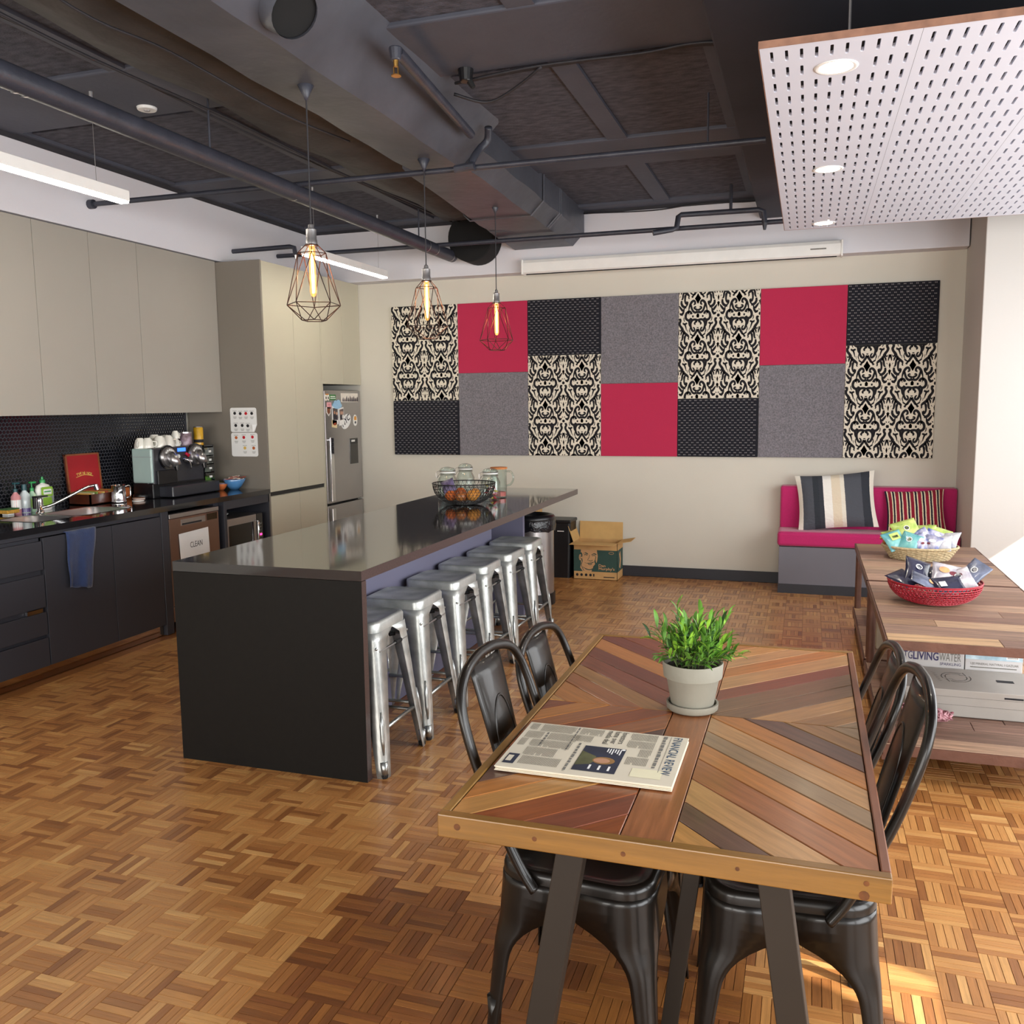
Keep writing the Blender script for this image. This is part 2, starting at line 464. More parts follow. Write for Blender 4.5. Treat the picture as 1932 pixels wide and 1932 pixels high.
o = MB().box(1.15, 2.6, 7.165, YB, 0, 3.3).build('wall_pillar', 'pillar_paint', loc=(1.8, 7.5, 0), bevel=0.006); struct(o, 'white pillar beside the magenta bench', 'pillar')
# black painted strip round the top of the walls
o = MB().box(-4.605, 1.14, 7.794, YB, 3.195, 3.33).box(XW, -4.595, -3.6, 7.8, 3.19, 3.33).build('trim_3', 'black_paint', loc=(0, 7.8, 3.2)); struct(o, 'black painted band along the top of both walls', 'trim')
# window wall (right of the frame) and wall behind the camera, each with window openings covered by unseen blinds added to block the sun
mat('added_blind_fabric', '#dfe2e6', 0.9, noise=(40.0, 0.03))
mat('window_frame', '#4a4a4d', 0.4, noise=(10.0, 0.1))
ops = [(-2.9, -0.6), (-0.2, 2.1), (2.5, 4.6), (4.9, 6.9)]
mb = MB(); ys = [-3.75] + [v for p in ops for v in p] + [8.1]
for i in range(0, len(ys), 2): mb.box(2.6, 2.75, ys[i], ys[i + 1], 0, 3.45)
for a, b_ in ops: mb.box(2.6, 2.75, a, b_, 0, 0.45).box(2.6, 2.75, a, b_, 2.65, 3.45)
wr = mb.build('wall_right', 'wall_paint', loc=(2.6, 2, 0)); struct(wr, 'white window wall along the side of the room', 'wall')
mb = MB(); ops2 = [(-4.4, -2.0), (-1.6, 0.8)]; xs = [-5.1, -4.4, -2.0, -1.6, 0.8, 2.75]
for i in range(0, 6, 2): mb.box(xs[i], xs[i + 1], -3.75, -3.6, 0, 3.45)
for a, b_ in ops2: mb.box(a, b_, -3.75, -3.6, 0, 0.45).box(a, b_, -3.75, -3.6, 2.65, 3.45)
wq = mb.build('wall_front', 'wall_paint', loc=(-1, -3.6, 0)); struct(wq, 'white wall with windows facing the kitchen', 'wall')
n = 0
for a, b_ in ops:
    n += 1
    w = MB().box(2.62, 2.70, a, a + 0.05, 0.45, 2.65).box(2.62, 2.70, b_ - 0.05, b_, 0.45, 2.65).box(2.62, 2.70, a, b_, 0.45, 0.5).box(2.62, 2.70, a, b_, 2.6, 2.65).build('window_%d' % n, 'window_frame', loc=(2.66, (a + b_) / 2, 0.45))
    struct(w, 'dark framed window in the side wall', 'window')
    bl = MB()
    if n == 2: bl.box(2.69, 2.70, a, 1.13, 0.5, 2.6).box(2.69, 2.70, 1.38, b_, 0.5, 2.6).box(2.69, 2.70, 1.13, 1.38, 0.5, 1.86).box(2.69, 2.70, 1.13, 1.38, 2.2, 2.6)  # gap in the added blinds, shaped to let a sun strip reach the floor
    elif n == 4: bl.box(2.69, 2.70, a, 6.38, 0.5, 2.6).box(2.69, 2.70, 6.38, b_, 1.55, 2.6)  # gap in the added blinds, shaped to let sun onto the pillar
    else: bl.box(2.69, 2.70, a, b_, 0.5, 2.6)
    bl.build('added_sun_blind', 'added_blind_fabric', w)
for a, b_ in ops2:
    n += 1
    w = MB().box(a, a + 0.05, -3.70, -3.62, 0.45, 2.65).box(b_ - 0.05, b_, -3.70, -3.62, 0.45, 2.65).box(a, b_, -3.70, -3.62, 0.45, 0.5).box(a, b_, -3.70, -3.62, 2.6, 2.65).build('window_%d' % n, 'window_frame', loc=((a + b_) / 2, -3.66, 0.45))
    struct(w, 'dark framed window behind the camera', 'window')
    MB().box(a, b_, -3.72, -3.71, 0.5, 2.6).build('added_sun_blind', 'added_blind_fabric', w)
bb = MB().box(-4.15, -0.2, YB - 0.018, YB, 0, 0.095).build('baseboard_back', 'baseboard_paint', loc=(-2, YB, 0), bevel=0.003); struct(bb, 'dark skirting board along the back wall', 'skirting')

# ------------------------------------------------------------------ ceiling
ZB = 3.22
ce = MB().box(-5.1, 2.75, -3.75, 8.1, 3.33, 3.45).build('ceiling', 'void_black', loc=(0, 2, 3.33)); struct(ce, 'black painted open ceiling with beams and fibre panels', 'ceiling')
xcols = [(-4.55, -4.02), (-3.92, -3.33), (-3.23, -2.62), (-2.52, -1.94 - 0.12), (-1.94, -1.255), (-1.13, -0.516)]
yrows = [(-0.4, 1.75), (2.37, 3.79), (4.42, 5.80), (6.43, 7.62)]
for y0, y1 in [(-3.6, -0.4), (1.75, 2.37), (3.79, 4.42), (5.80, 6.43), (7.62, 7.81)]:
    MB().box(-4.97, -0.42, y0, y1, ZB, 3.33).build('beam', 'beam_paint', ce, bevel=0.01)
for y0, y1 in yrows:
    xe = [-4.97] + [v for c in xcols for v in c] + [-0.42]
    for i in range(0, len(xe), 2):
        MB().box(xe[i], xe[i + 1], y0, y1, ZB + 0.004, 3.33).build('rib_beam', 'beam_paint', ce)
    for j, (a, b_) in enumerate(xcols):
        MB().box(a + 0.004, b_ - 0.004, y0 + 0.075, y1 - 0.004, ZB + 0.022, ZB + 0.05).build('panel', 'panel_fibre', ce)
mat('low_ceiling_navy', '#2b2d38', 0.7, noise=(2.0, 0.15), bump=(30, 0.1))
MB().box(-0.42, 2.6, -3.6, 7.8, 3.05, 3.33).build('low_ceiling_block', 'low_ceiling_navy', ce, bevel=0.01)  # lower block over the right side, darker navy than the other beams
# ------------------------------------------------------------------ ceiling services
def duct_rows(secs):
    return [[(x, y, z) for x, z in sec] for y, sec in secs]
def dsec(xl, xr, zb, zt, cl, cr, wob=0.0, seed=0):
    """rounded duct outline in x-z: bottom-left, bottom-right chamfer"""
    rr = random.Random(seed); j = lambda: rr.uniform(-wob, wob)
    return [(xl + j(), zt), (xl + j(), zb + cl), (xl + cl + j(), zb + j()), ((xl + xr - cr) / 2, zb + j()), (xr - cr + j(), zb + j()), (xr - cr / 2 + j(), zb + cr / 2 + j()), (xr + j(), zb + cr), (xr + j(), zt)]
t = thing('air_duct', 'large black wrapped air duct running under the ceiling to the back wall', 'duct', (-2.1, 4.5, 3.0))
ys = [-1.5 + 0.28 * i for i in range(25)]
MB().ring(duct_rows([(y, dsec(-2.40, -1.72, 2.995, 3.33, 0.05, 0.32, 0.008, i)) for i, y in enumerate(ys) if y < 5.3] + [(5.30, dsec(-2.38, -1.76, 3.0, 3.33, 0.05, 0.3, 0.006, 99))]), False, True, True).build('main_duct', 'duct_wrap', t, auto=28)
MB().ring(duct_rows([(5.28 + 0.21 * i, dsec(-2.44 - 0.012 * i, -1.90, 2.985 - 0.004 * i, 3.33, 0.05, 0.10, 0.007, 50 + i)) for i in range(13)]), False, True, True).build('end_duct', 'duct_wrap', t, auto=28)
for y in (6.55, 7.0, 7.05):
    MB().ring(duct_rows([(y + d, dsec(-2.525 - e, -1.895 + e, 2.955 - e, 3.33, 0.05, 0.10)) for d, e in ((-0.014, 0.0), (-0.008, 0.006), (0.008, 0.006), (0.014, 0.0))]), False).build('band', 'duct_wrap', t)
a_ = Vector((-1.94, 3.15, 3.10)); d_ = Vector((0.66, -0.25, -0.66)).normalized()
MB().cyl(a_, a_ + d_ * 0.10, 0.12, 0.095, 24, False).build('outlet_collar', 'duct_wrap', t, smooth=True)
MB().cyl(a_ + d_ * 0.08, a_ + d_ * 0.085, 0.095, 0.095, 24).build('outlet_opening', 'void_black', t)
MB().cyl((-2.86, 7.55, 3.03), (-2.86, 7.80, 3.03), 0.212, 0.212, 36).build('vent_stub', 'void_black', loc=(-2.86, 7.7, 3.03), bevel=0.01, auto=40)
tag(bpy.data.objects['vent_stub'], 'round black vent cap on the back bulkhead beside the duct', 'vent')
# flexible dark cable tray wrapped in fabric, left of the duct
mat('tray_fabric', '#3a3736', 0.7, noise=(4.0, 0.3), bump=(10, 0.9))
MB().ring([[(-2.98 + 0.03 * math.sin(y * 3), y, 3.22), (-2.95, y, 3.12 + 0.015 * math.sin(y * 5)), (-2.80, y, 3.09 + 0.012 * math.sin(y * 7 + 1)), (-2.60 + 0.02 * math.sin(y * 4), y, 3.12), (-2.50, y, 3.22)] for y in [-1.4 + 0.2 * i for i in range(44)]], False, True, True).build('cable_tray', 'tray_fabric', loc=(-2.75, 3, 3.1), smooth=True)
tag(bpy.data.objects['cable_tray'], 'dark sagging fabric-wrapped cable tray between the duct and the large pipe', 'cable tray')
def cable(label, pts, r=0.006, name='cable'):
    o = MB().tube(smooth_path(pts, 6), r, 6).build(name, 'cable_black', loc=pts[0], smooth=True); tag(o, label, 'cable', 'loose black cables under the ceiling'); return o
cable('thin black cable running beside the fabric tray over the kitchen aisle', [(-3.05, 0.5, 3.18), (-3.02, 2, 3.13), (-3.04, 3.2, 3.10), (-3.06, 4.4, 3.14), (-3.0, 5.6, 3.11), (-2.96, 7.6, 3.17)], 0.008)
cable('second thin black cable just outside the fabric tray', [(-3.10, 0.5, 3.17), (-3.09, 2.2, 3.12), (-3.11, 3.6, 3.14), (-3.07, 5.0, 3.12), (-3.05, 7.6, 3.18)], 0.006)
cable('drooping black cable between the tray and the duct', [(-2.55, 2.0, 3.10), (-2.6, 2.8, 3.03), (-2.58, 3.3, 3.05), (-2.5, 4.0, 3.0), (-2.55, 4.8, 3.08)], 0.006)
for i, dz in enumerate((0.0, 0.012, 0.022)):
    cable(['lowest', 'middle', 'topmost'][i] + ' of the three black cables clipped across the ceiling beam', [(-1.75, 4.44 + 0.01 * i, 3.19 + dz * 0.3), (-1.3, 4.40 + 0.012 * i, 3.205), (-0.8, 4.40 + 0.012 * i, 3.20 + dz * 0.4), (-0.42, 4.41 + 0.014 * i, 3.205), (0.3, 4.4 + 0.01 * i, 3.04)], 0.007)
cable('black cable drooping from the beam towards the duct', [(-1.28, 4.40, 3.2), (-1.45, 4.5, 3.15), (-1.62, 4.56, 3.12), (-1.78, 4.5, 3.16)], 0.008)
cable('thin black wire hanging down the back bulkhead edge', [(-1.9, 7.78, 3.2), (-1.3, 7.78, 3.18), (-0.9, 7.78, 3.205), (-0.5, 7.78, 3.19), (-0.2, 7.78, 3.2)], 0.005)
# pipes
o = thing('drain_pipe', 'thick dark grey pipe running the length of the ceiling to a capped end', 'pipe', (-3.06, 4, 2.88))
MB().cyl((-3.05, -1.5, 2.885), (-3.06, 7.62, 2.885), 0.052, 0.052, 20).build('pipe', 'pipe_paint', o, smooth=False, auto=40)
for y in (2.95, 3.0, 5.0, 7.02, 7.2, 7.55): MB().cyl((-3.06, y, 2.885), (-3.06, y + 0.012, 2.885), 0.0535, 0.0535, 20, False).build('joint_ring', 'steel', o)
for y in (1.4, 4.2, 6.9): MB().tube([(-3.06, y, 2.94), (-3.06, y, 3.25)], 0.006, 6).build('hanger', 'pipe_paint', o)
def pipe(name, label, pts, r, group=None, extra=None):
    o = thing(name, label, 'pipe', pts[0], 0, group)
    MB().tube(pts, r, 10).build('pipe', 'pipe_paint', o, auto=40)
    return o
p = pipe('sprinkler_pipe', 'thin black sprinkler pipe crossing under the duct between the pendants', [(-4.6, 4.98, 2.925), (-0.42, 5.06, 2.93), (-0.25, 5.06, 2.93)], 0.017)
MB().cyl((-0.55, 5.06, 2.95), (-0.55, 5.06, 3.2), 0.006, 0.006, 6).build('hanger', 'pipe_paint', p)
MB().cyl((-4.56, 4.98, 2.925), (-4.61, 4.98, 2.925), 0.03, 0.03, 12).build('wall_flange', 'pipe_paint', p)
MB().cyl((-1.98, 5.0, 2.92), (-1.86, 5.0, 2.93), 0.024, 0.024, 12).build('coupling', 'pipe_paint', p)
MB().tube(smooth_path([(-1.90, 5.03, 2.93), (-1.88, 5.06, 3.0), (-1.86, 5.10, 3.05), (-1.82, 5.12, 3.10), (-1.80, 5.08, 3.16)], 5), 0.022, 10).build('riser', 'pipe_paint', p, smooth=True)
p = pipe('branch_pipe', 'short dark pipe beside the duct carrying a brass sprinkler head', [(-1.86, 4.95, 3.09), (-1.73, 3.72, 3.09)], 0.025)
MB().cyl((-1.73, 3.70, 3.10), (-1.73, 3.70, 3.045), 0.03, 0.022, 12).build('elbow', 'pipe_paint', p, bevel=0.006)
hd = MB().cyl((-1.73, 3.70, 3.045), (-1.73, 3.70, 3.02), 0.012, 0.010, 10).box(-1.742, -1.738, 3.697, 3.703, 2.985, 3.02).box(-1.722, -1.718, 3.697, 3.703, 2.985, 3.02).cyl((-1.73, 3.70, 2.985), (-1.73, 3.70, 2.981), 0.022, 0.022, 14).build('sprinkler_head', 'brass', p)
p = pipe('rear_sprinkler_pipe', 'thin black sprinkler pipe running along the back of the room', [(-4.62, 7.22, 2.92), (0.35, 7.25, 2.915)], 0.019)
p2 = pipe('elbow_pipe', 'short black pipe with an elbow and sprinkler above the tall cabinet', [(-4.6, 6.55, 2.86), (-4.07, 6.58, 2.87), (-4.03, 6.58, 2.86), (-4.02, 6.58, 2.80)], 0.019)
MB().cyl((-4.02, 6.58, 2.80), (-4.02, 6.58, 2.77), 0.012, 0.006, 8).build('sprinkler_head', 'steel', p2)
p3 = pipe('offset_pipe', 'black pipe with stepped elbows near the perforated ceiling raft', [(-1.17, 7.05, 2.86), (-1.03, 7.1, 2.885), (-1.0, 7.12, 2.9), (-0.99, 7.14, 2.985), (-0.97, 7.15, 3.0), (-0.40, 7.18, 3.0), (-0.36, 7.18, 2.985), (-0.35, 7.18, 2.90)], 0.021)
MB().cyl((-0.35, 7.18, 2.90), (-0.35, 7.18, 2.85), 0.02, 0.010, 10).build('sprinkler_head', 'pipe_paint', p3)
MB().cyl((-0.60, 7.17, 3.0), (-0.60, 7.17, 3.20), 0.012, 0.012, 8).build('hanger', 'pipe_paint', p3)
o = thing('ceiling_sensor', 'small white round sensor on the black ceiling beam', 'sensor', (-3.52, 4.285, 3.2))
MB().cyl((-3.52, 4.285, 3.222), (-3.52, 4.285, 3.205), 0.055, 0.05, 24).build('cover', 'white_plastic', o, bevel=0.004)
MB().cyl((-3.52, 4.285, 3.206), (-3.52, 4.285, 3.200), 0.018, 0.015, 14).build('lens', 'steel', o)
o = thing('junction_box', 'small black round junction box on the beam above the duct', 'fitting', (-1.66, 4.36, 3.2))
MB().cyl((-1.66, 4.36, 3.225), (-1.66, 4.36, 3.16), 0.04, 0.03, 14).build('box', 'black_plastic', o, bevel=0.006)
MB().cyl((-1.64, 4.36, 3.16), (-1.62, 4.36, 3.13), 0.016, 0.012, 10).build('gland', 'rubber', o)

# linear pendants over the kitchen
def linear(label, y0, y1, wires):
    x = -3.62; z = 2.70
    t = thing('linear_light', label, 'lamp', (x, (y0 + y1) / 2, z), 0, 'linear lights over the kitchen')
    MB().box(x - 0.03, x + 0.03, y0, y1, z + 0.004, z + 0.062).build('housing', 'white_plastic', t, bevel=0.003)
    MB().box(x - 0.026, x + 0.026, y0 + 0.006, y1 - 0.006, z - 0.006, z + 0.006).build('diffuser', 'led', t)
    for y in wires: MB().cyl((x, y, z + 0.06), (x, y, 3.22), 0.0018, 0.0018, 5).build('wire', 'steel', t)
    for y in wires: MB().cyl((x, y, 3.18), (x, y, 3.22), 0.010, 0.012, 8).build('wire_anchor', 'steel', t)
linear('white linear pendant with glowing strip over the sink', 1.6, 4.19, (1.9, 3.98))
linear('white linear pendant with glowing strip near the fridge', 6.05, 7.40, (6.2, 7.28))

# cage pendants over the island
mat('cage_wire', '#3a2822', 0.4, 0.7, noise=(30.0, 0.2))
mat('filament', '#ffb060', 0.4, emit=('#ffb25e', 60.0), noise=(5.0, 0.05))
mat('amber_bulb', '#ffcf9a', 0.1, emit=('#ff9a50', 2.2), noise=(5.0, 0.05))
glass('amber_glass', (1.0, 0.74, 0.50))
_g = MATS['amber_glass'].node_tree; _e = N(_g, 'ShaderNodeEmission'); _e.inputs[0].default_value = (1.0, 0.42, 0.14, 1); _e.inputs[1].default_value = 1.6
_x = N(_g, 'ShaderNodeMixShader'); _x.inputs[0].default_value = 0.45; _o = _g.nodes['Material Output']
_g.links.new(_o.inputs[0].links[0].from_socket, _x.inputs[1]); _g.links.new(_e.outputs[0], _x.inputs[2]); _g.links.new(_x.outputs[0], _o.inputs[0])
def pendant(label, y, spin):
    x = -2.175; t = thing('cage_pendant', label, 'lamp', (x, y, 1.955), 0, 'wire cage pendants above the island')
    zt, zs, z1, z2, z3 = 2.375, 2.30, 2.262, 2.035, 1.962
    MB().cyl((x, y, zt), (x, y, 2.96), 0.0035, 0.0035, 6).build('cord', 'cable_black', t)
    MB().lathe([(0.05, 0.0), (0.012, -0.075), (0.006, -0.09)], (x, y, 3.02), 14).build('canopy', 'pipe_paint', t, smooth=True)
    MB().lathe([(0.006, 0.02), (0.012, 0.015), (0.014, 0.0), (0.024, -0.006), (0.024, -0.05), (0.026, -0.055), (0.026, -0.075), (0.02, -0.08)], (x, y, zt), 18).build('socket', 'steel', t, auto=40)
    n = 5
    A = [(x + 0.028 * math.cos(spin + 2 * math.pi * i / n), y + 0.028 * math.sin(spin + 2 * math.pi * i / n), zs) for i in range(n)]
    B = [(x + 0.066 * math.cos(spin + 2 * math.pi * i / n), y + 0.066 * math.sin(spin + 2 * math.pi * i / n), z1) for i in range(n)]
    Cc = [(x + 0.128 * math.cos(spin + 2 * math.pi * (i + 0.5) / n), y + 0.128 * math.sin(spin + 2 * math.pi * (i + 0.5) / n), z2) for i in range(n)]
    Dd = [(x + 0.058 * math.cos(spin + 2 * math.pi * i / n), y + 0.058 * math.sin(spin + 2 * math.pi * i / n), z3) for i in range(n)]
    seg = []
    for i in range(n):
        k = (i + 1) % n
        seg += [(A[i], B[i]), (B[i], B[k]), (B[i], Cc[i]), (B[k], Cc[i]), (Cc[i], Cc[k]), (Cc[i], Dd[i]), (Cc[i], Dd[k]), (Dd[i], Dd[k])]
    m = MB()
    for a, b_ in seg: m.cyl(a, b_, 0.0021, 0.0021, 6, False)
    m.lathe([(0.03, 0.003), (0.03, -0.003)], (x, y, zs), 16)
    m.build('cage', 'cage_wire', t)
    bl = MB().lathe([(0.010, 0.0), (0.0155, -0.02), (0.0155, -0.215), (0.010, -0.232), (0.0005, -0.237)], (x, y, zs + 0.005), 14).build('bulb', 'amber_glass', t, smooth=True)
    m = MB()
    for i in range(6):
        a = i * math.pi / 3; m.tube([(x + 0.004 * math.cos(a), y + 0.004 * math.sin(a), zs - 0.02), (x + 0.006 * math.cos(a + 0.5), y + 0.006 * math.sin(a + 0.5), zs - 0.12), (x + 0.004 * math.cos(a + 1), y + 0.004 * math.sin(a + 1), zs - 0.215)], 0.0016, 5)
    m.build('filament', 'filament', bl)
    add_light('pendant_glow', 'POINT', (x, y, 2.16), 2.6, (1.0, 0.62, 0.30), shadow_soft_size=0.05)
pendant('wire cage pendant lamp nearest the sink end of the island', 3.70, 0.2)
pendant('middle wire cage pendant lamp over the island', 5.0, 0.75)
pendant('smallest-looking wire cage pendant lamp hanging over the fruit bowl end', 6.26, 1.35)

# perforated ceiling raft with three downlights
ZR = 2.70
t = thing('ceiling_raft', 'suspended white slotted acoustic ceiling raft with plywood edge', 'ceiling raft', (0.8, 4.8, ZR))
RX0, RY0, RY1 = -0.183, 3.147, 6.412; SW = 0.4875; rp = 0.1545; cp = 0.0470
dl = [(0.058, 3.40), (0.059, 4.83), (0.060, 6.247)]
def sheet(x0, x1):
    m = MB(); z = ZR
    cols = [x0 + 0.036 + cp * i for i in range(10)]; rows = [3.236 + rp * i for i in range(21)]
    xs = [x0 + 0.0005]; 
    cell_x = [(c - cp / 2, c + cp / 2) for c in cols]; cell_y = [(r - rp / 2, r + rp / 2) for r in rows]
    ylo, yhi = cell_y[0][0], cell_y[-1][1]
    F = lambda a, b_, c, d: m.add([(a, c, z), (a, d, z), (b_, d, z), (b_, c, z)], [(0, 1, 2, 3)])
    F(x0 + 0.0005, cell_x[0][0], RY0, RY1); F(cell_x[-1][1], x1 - 0.0005, RY0, RY1)
    F(cell_x[0][0], cell_x[-1][1], RY0, ylo); F(cell_x[0][0], cell_x[-1][1], yhi, RY1)
    for (a, b_), c in zip(cell_x, cols):
        for (p, q), r in zip(cell_y, rows):
            if any((c - dx) ** 2 + (r - dy) ** 2 < 0.078 ** 2 for dx, dy in dl): F(a, b_, p, q); continue
            hw, hl = 0.0052, 0.046
            hole = [(c - hw, r - hl + hw * .8), (c - hw * .6, r - hl), (c + hw * .6, r - hl), (c + hw, r - hl + hw * .8), (c + hw, r + hl - hw * .8), (c + hw * .6, r + hl), (c - hw * .6, r + hl), (c - hw, r + hl - hw * .8)]
            o = len(m.v)
            m.v += [(a, p, z), (b_, p, z), (b_, q, z), (a, q, z)] + [(u, v, z) for u, v in hole] + [(u, v, z + 0.014) for u, v in hole]
            m.f += [(o, o + 1, o + 7, o + 6, o + 5, o + 4)[::-1], (o + 1, o + 2, o + 8, o + 7)[::-1], (o + 2, o + 3, o + 11, o + 10, o + 9, o + 8)[::-1], (o + 3, o, o + 4, o + 11)[::-1]]
            for k in range(8): m.f.append((o + 4 + k, o + 4 + (k + 1) % 8, o + 12 + (k + 1) % 8, o + 12 + k))
    return m.build('slotted_sheet', 'white_board', t)
for i in range(4): sheet(RX0 + SW * i, RX0 + SW * (i + 1))
MB().box(RX0, RX0 + SW * 4, RY0, RY1, ZR + 0.0145, ZR + 0.018).build('felt_backing', 'void_black', t)
m = MB()
m.box(RX0 - 0.002, RX0 + SW * 4, RY0 - 0.003, RY0 - 0.0005, ZR - 0.001, ZR + 0.022).box(RX0 - 0.003, RX0 - 0.0005, RY0, RY1, ZR - 0.001, ZR + 0.022).box(RX0, RX0 + SW * 4, RY1, RY1 + 0.003, ZR - 0.001, ZR + 0.022)
m.build('plywood_edge', 'ply_edge', t)
for x in (0.1, 1.5):
    for y in (3.5, 6.0): MB().cyl((x, y, ZR + 0.02), (x, y, 3.06), 0.005, 0.005, 6).build('hanger_rod', 'steel', t)
MB().box(RX0 + 0.12, RX0 + SW * 4, 3.3, 3.34, ZR + 0.022, ZR + 0.06).box(RX0 + 0.12, RX0 + SW * 4, 6.2, 6.24, ZR + 0.022, ZR + 0.06).build('support_rail', 'steel', t)
for i, (x, y) in enumerate(dl):
    d = thing('downlight', ['glowing round downlight at the near corner of the slotted raft', 'middle glowing downlight of the slotted raft', 'glowing downlight at the far edge of the slotted raft'][i], 'lamp', (x, y, ZR - 0.004), 0, 'downlights in the slotted raft')
    MB().lathe([(0.055, -0.001), (0.064, -0.004), (0.072, -0.002), (0.073, 0.0)], (x, y, ZR), 28).build('trim_ring', 'white_plastic', d, smooth=True)
    MB().cyl((x, y, ZR + 0.001), (x, y, ZR - 0.0015), 0.056, 0.056, 28).build('diffuser', 'lamp_disc', d)
    add_light('downlight_glow', 'SPOT', (x, y, ZR - 0.02), 22, (1.0, 0.92, 0.78), (0, 0, 0), spot_size=1.9, spot_blend=0.9, shadow_soft_size=0.05)

# projection screen housing
t = thing('projection_screen', 'white retracted projection screen housing above the fabric panels', 'screen', (-1.1, 7.75, 2.7))
MB().ring([[(x, 7.80, 2.715), (x, 7.715, 2.708), (x, 7.70, 2.72), (x, 7.70, 2.80), (x, 7.712, 2.825), (x, 7.80, 2.825)] for x in (-2.43, 0.215)], True, True, True).build('housing', 'white_plastic', t)
MB().box(-2.40, 0.18, 7.722, 7.74, 2.702, 2.710).build('slot', 'ink_black', t)
MB().box(-2.44, -2.425, 7.695, 7.80, 2.703, 2.83).build('end_cap', 'white_plastic', t, bevel=0.004)
MB().box(0.21, 0.225, 7.695, 7.80, 2.703, 2.83).build('end_cap', 'white_plastic', t, bevel=0.004)
MB().box(-0.02, 0.10, 7.6985, 7.70, 2.762, 2.772).build('maker_plate', 'ink_grey', t)
MB().cyl((-2.4415, 7.75, 2.75), (-2.4385, 7.75, 2.75), 0.008, 0.008, 10).build('screw', 'ink_black', t)
# ------------------------------------------------------------------ kitchen run along the left wall
XF = -4.19; ZC = 0.90
def cab_door(t, y0, y1, z0, z1, m='charcoal_laminate', x=XF, name='door', th=0.018, g=0.0018):
    return MB().box(x - th, x, y0 + g, y1 - g, z0 + g, z1 - g).build(name, m, t, bevel=0.0012)
mat('kick_steel', '#b09a86', 0.12, 1.0, noise=(3.0, 0.05))
# drawer units
def drawers(label, y0, y1):
    t = thing('drawer_cabinet', label, 'cabinet', (-4.55, (y0 + y1) / 2, 0.07), 0, 'charcoal kitchen base cabinets')
    MB().box(-4.96, XF - 0.024, y0, y1, 0.075, 0.832).build('body', 'charcoal_laminate', t)
    for z0, z1 in ((0.645, 0.815), (0.425, 0.618), (0.262, 0.398)): cab_door(t, y0, y1, z0, z1, name='drawer')
    cab_door(t, y0, y1, 0.075, 0.245, name='base_panel')
    return t
t = drawers('charcoal drawer cabinet left of the hanging blue towel', 3.35, 3.995)
MB().box(XF - 0.02, XF - 0.002, 3.86, 3.97, 0.400, 0.422).build('foil_wrapper', 'chrome', t)
drawers('charcoal drawer cabinet at the far end of the sink run', 2.70, 3.348)
def door_cab(label, y0, y1):
    t = thing('base_cabinet', label, 'cabinet', (-4.55, (y0 + y1) / 2, 0.07), 0, 'charcoal kitchen base cabinets')
    MB().box(-4.96, XF - 0.02, y0, y1, 0.075, 0.70).build('body', 'charcoal_laminate', t)
    cab_door(t, y0, y1, 0.075, 0.832)
    return t
door_cab('charcoal cabinet door with the blue towel over it', 4.0, 4.545)
door_cab('charcoal cabinet door between the towel and the dishwasher', 4.547, 5.0)
o = MB().box(-4.96, XF + 0.002, 5.003, 5.075, 0.0, 0.86).build('end_panel', 'charcoal_laminate', loc=(-4.5, 5.04, 0), bevel=0.002); tag(o, 'charcoal upright panel beside the dishwasher reaching the floor', 'panel')
o = MB().box(-4.3, XF - 0.012, 2.7, 5.0, 0.836, 0.861).build('finger_rail', 'charcoal_laminate', loc=(-4.3, 4, 0.83)); tag(o, 'charcoal rail under the bench top edge above the cabinet doors', 'rail')
o = MB().box(XF - 0.045, XF - 0.030, 2.70, 5.0, 0.0, 0.075).build('kickboard', 'kick_steel', loc=(XF, 4, 0)); tag(o, 'polished metal kickboard under the charcoal cabinets', 'kickboard')
# benchtop with sink cut-out
SX0, SX1, SY0, SY1 = -4.70, -4.34, 4.12, 4.93
m = MB().box(XW, XF + 0.012, 2.7, SY0, 0.862, ZC).box(XW, XF + 0.012, SY1, 6.305, 0.862, ZC).box(XW, SX0, SY0, SY1, 0.862, ZC).box(SX1, XF + 0.012, SY0, SY1, 0.862, ZC)
o = m.build('benchtop', 'black_stone', loc=(-4.6, 4.5, 0.862)); tag(o, 'polished black stone benchtop along the kitchen wall', 'benchtop')
# sink
t = thing('kitchen_sink', 'double bowl stainless steel sink set in the black benchtop', 'sink', (-4.52, 4.5, 0.74))
def bowl(y0, y1, d):
    m = MB(); rows = []
    for k, (ins, z) in enumerate(((0.0, ZC + 0.002), (0.012, ZC - 0.001), (0.018, ZC - 0.02), (0.03, ZC - d + 0.02), (0.06, ZC - d), (0.12, ZC - d - 0.004))):
        rows.append([(x, y, z) for x, y in rrect(SX0 + ins, SX1 - ins, y0 + ins, y1 - ins, 0.07 - ins * 0.3, 4)])
    m.ring(rows, True, False, True); return m
bowl(SY0, SY0 + 0.30, 0.12).build('bowl', 'steel', t, auto=50); bowl(SY0 + 0.33, SY1, 0.16).build('bowl', 'steel', t, auto=50)
MB().box(SX0, SX1, SY0 + 0.29, SY0 + 0.34, ZC - 0.012, ZC + 0.001).build('divider', 'steel', t)
for y in (SY0 + 0.15, (SY0 + 0.33 + SY1) / 2): MB().cyl((-4.52, y, ZC - 0.13), (-4.52, y, ZC - 0.115), 0.03, 0.03, 16).build('drain', 'chrome', t)
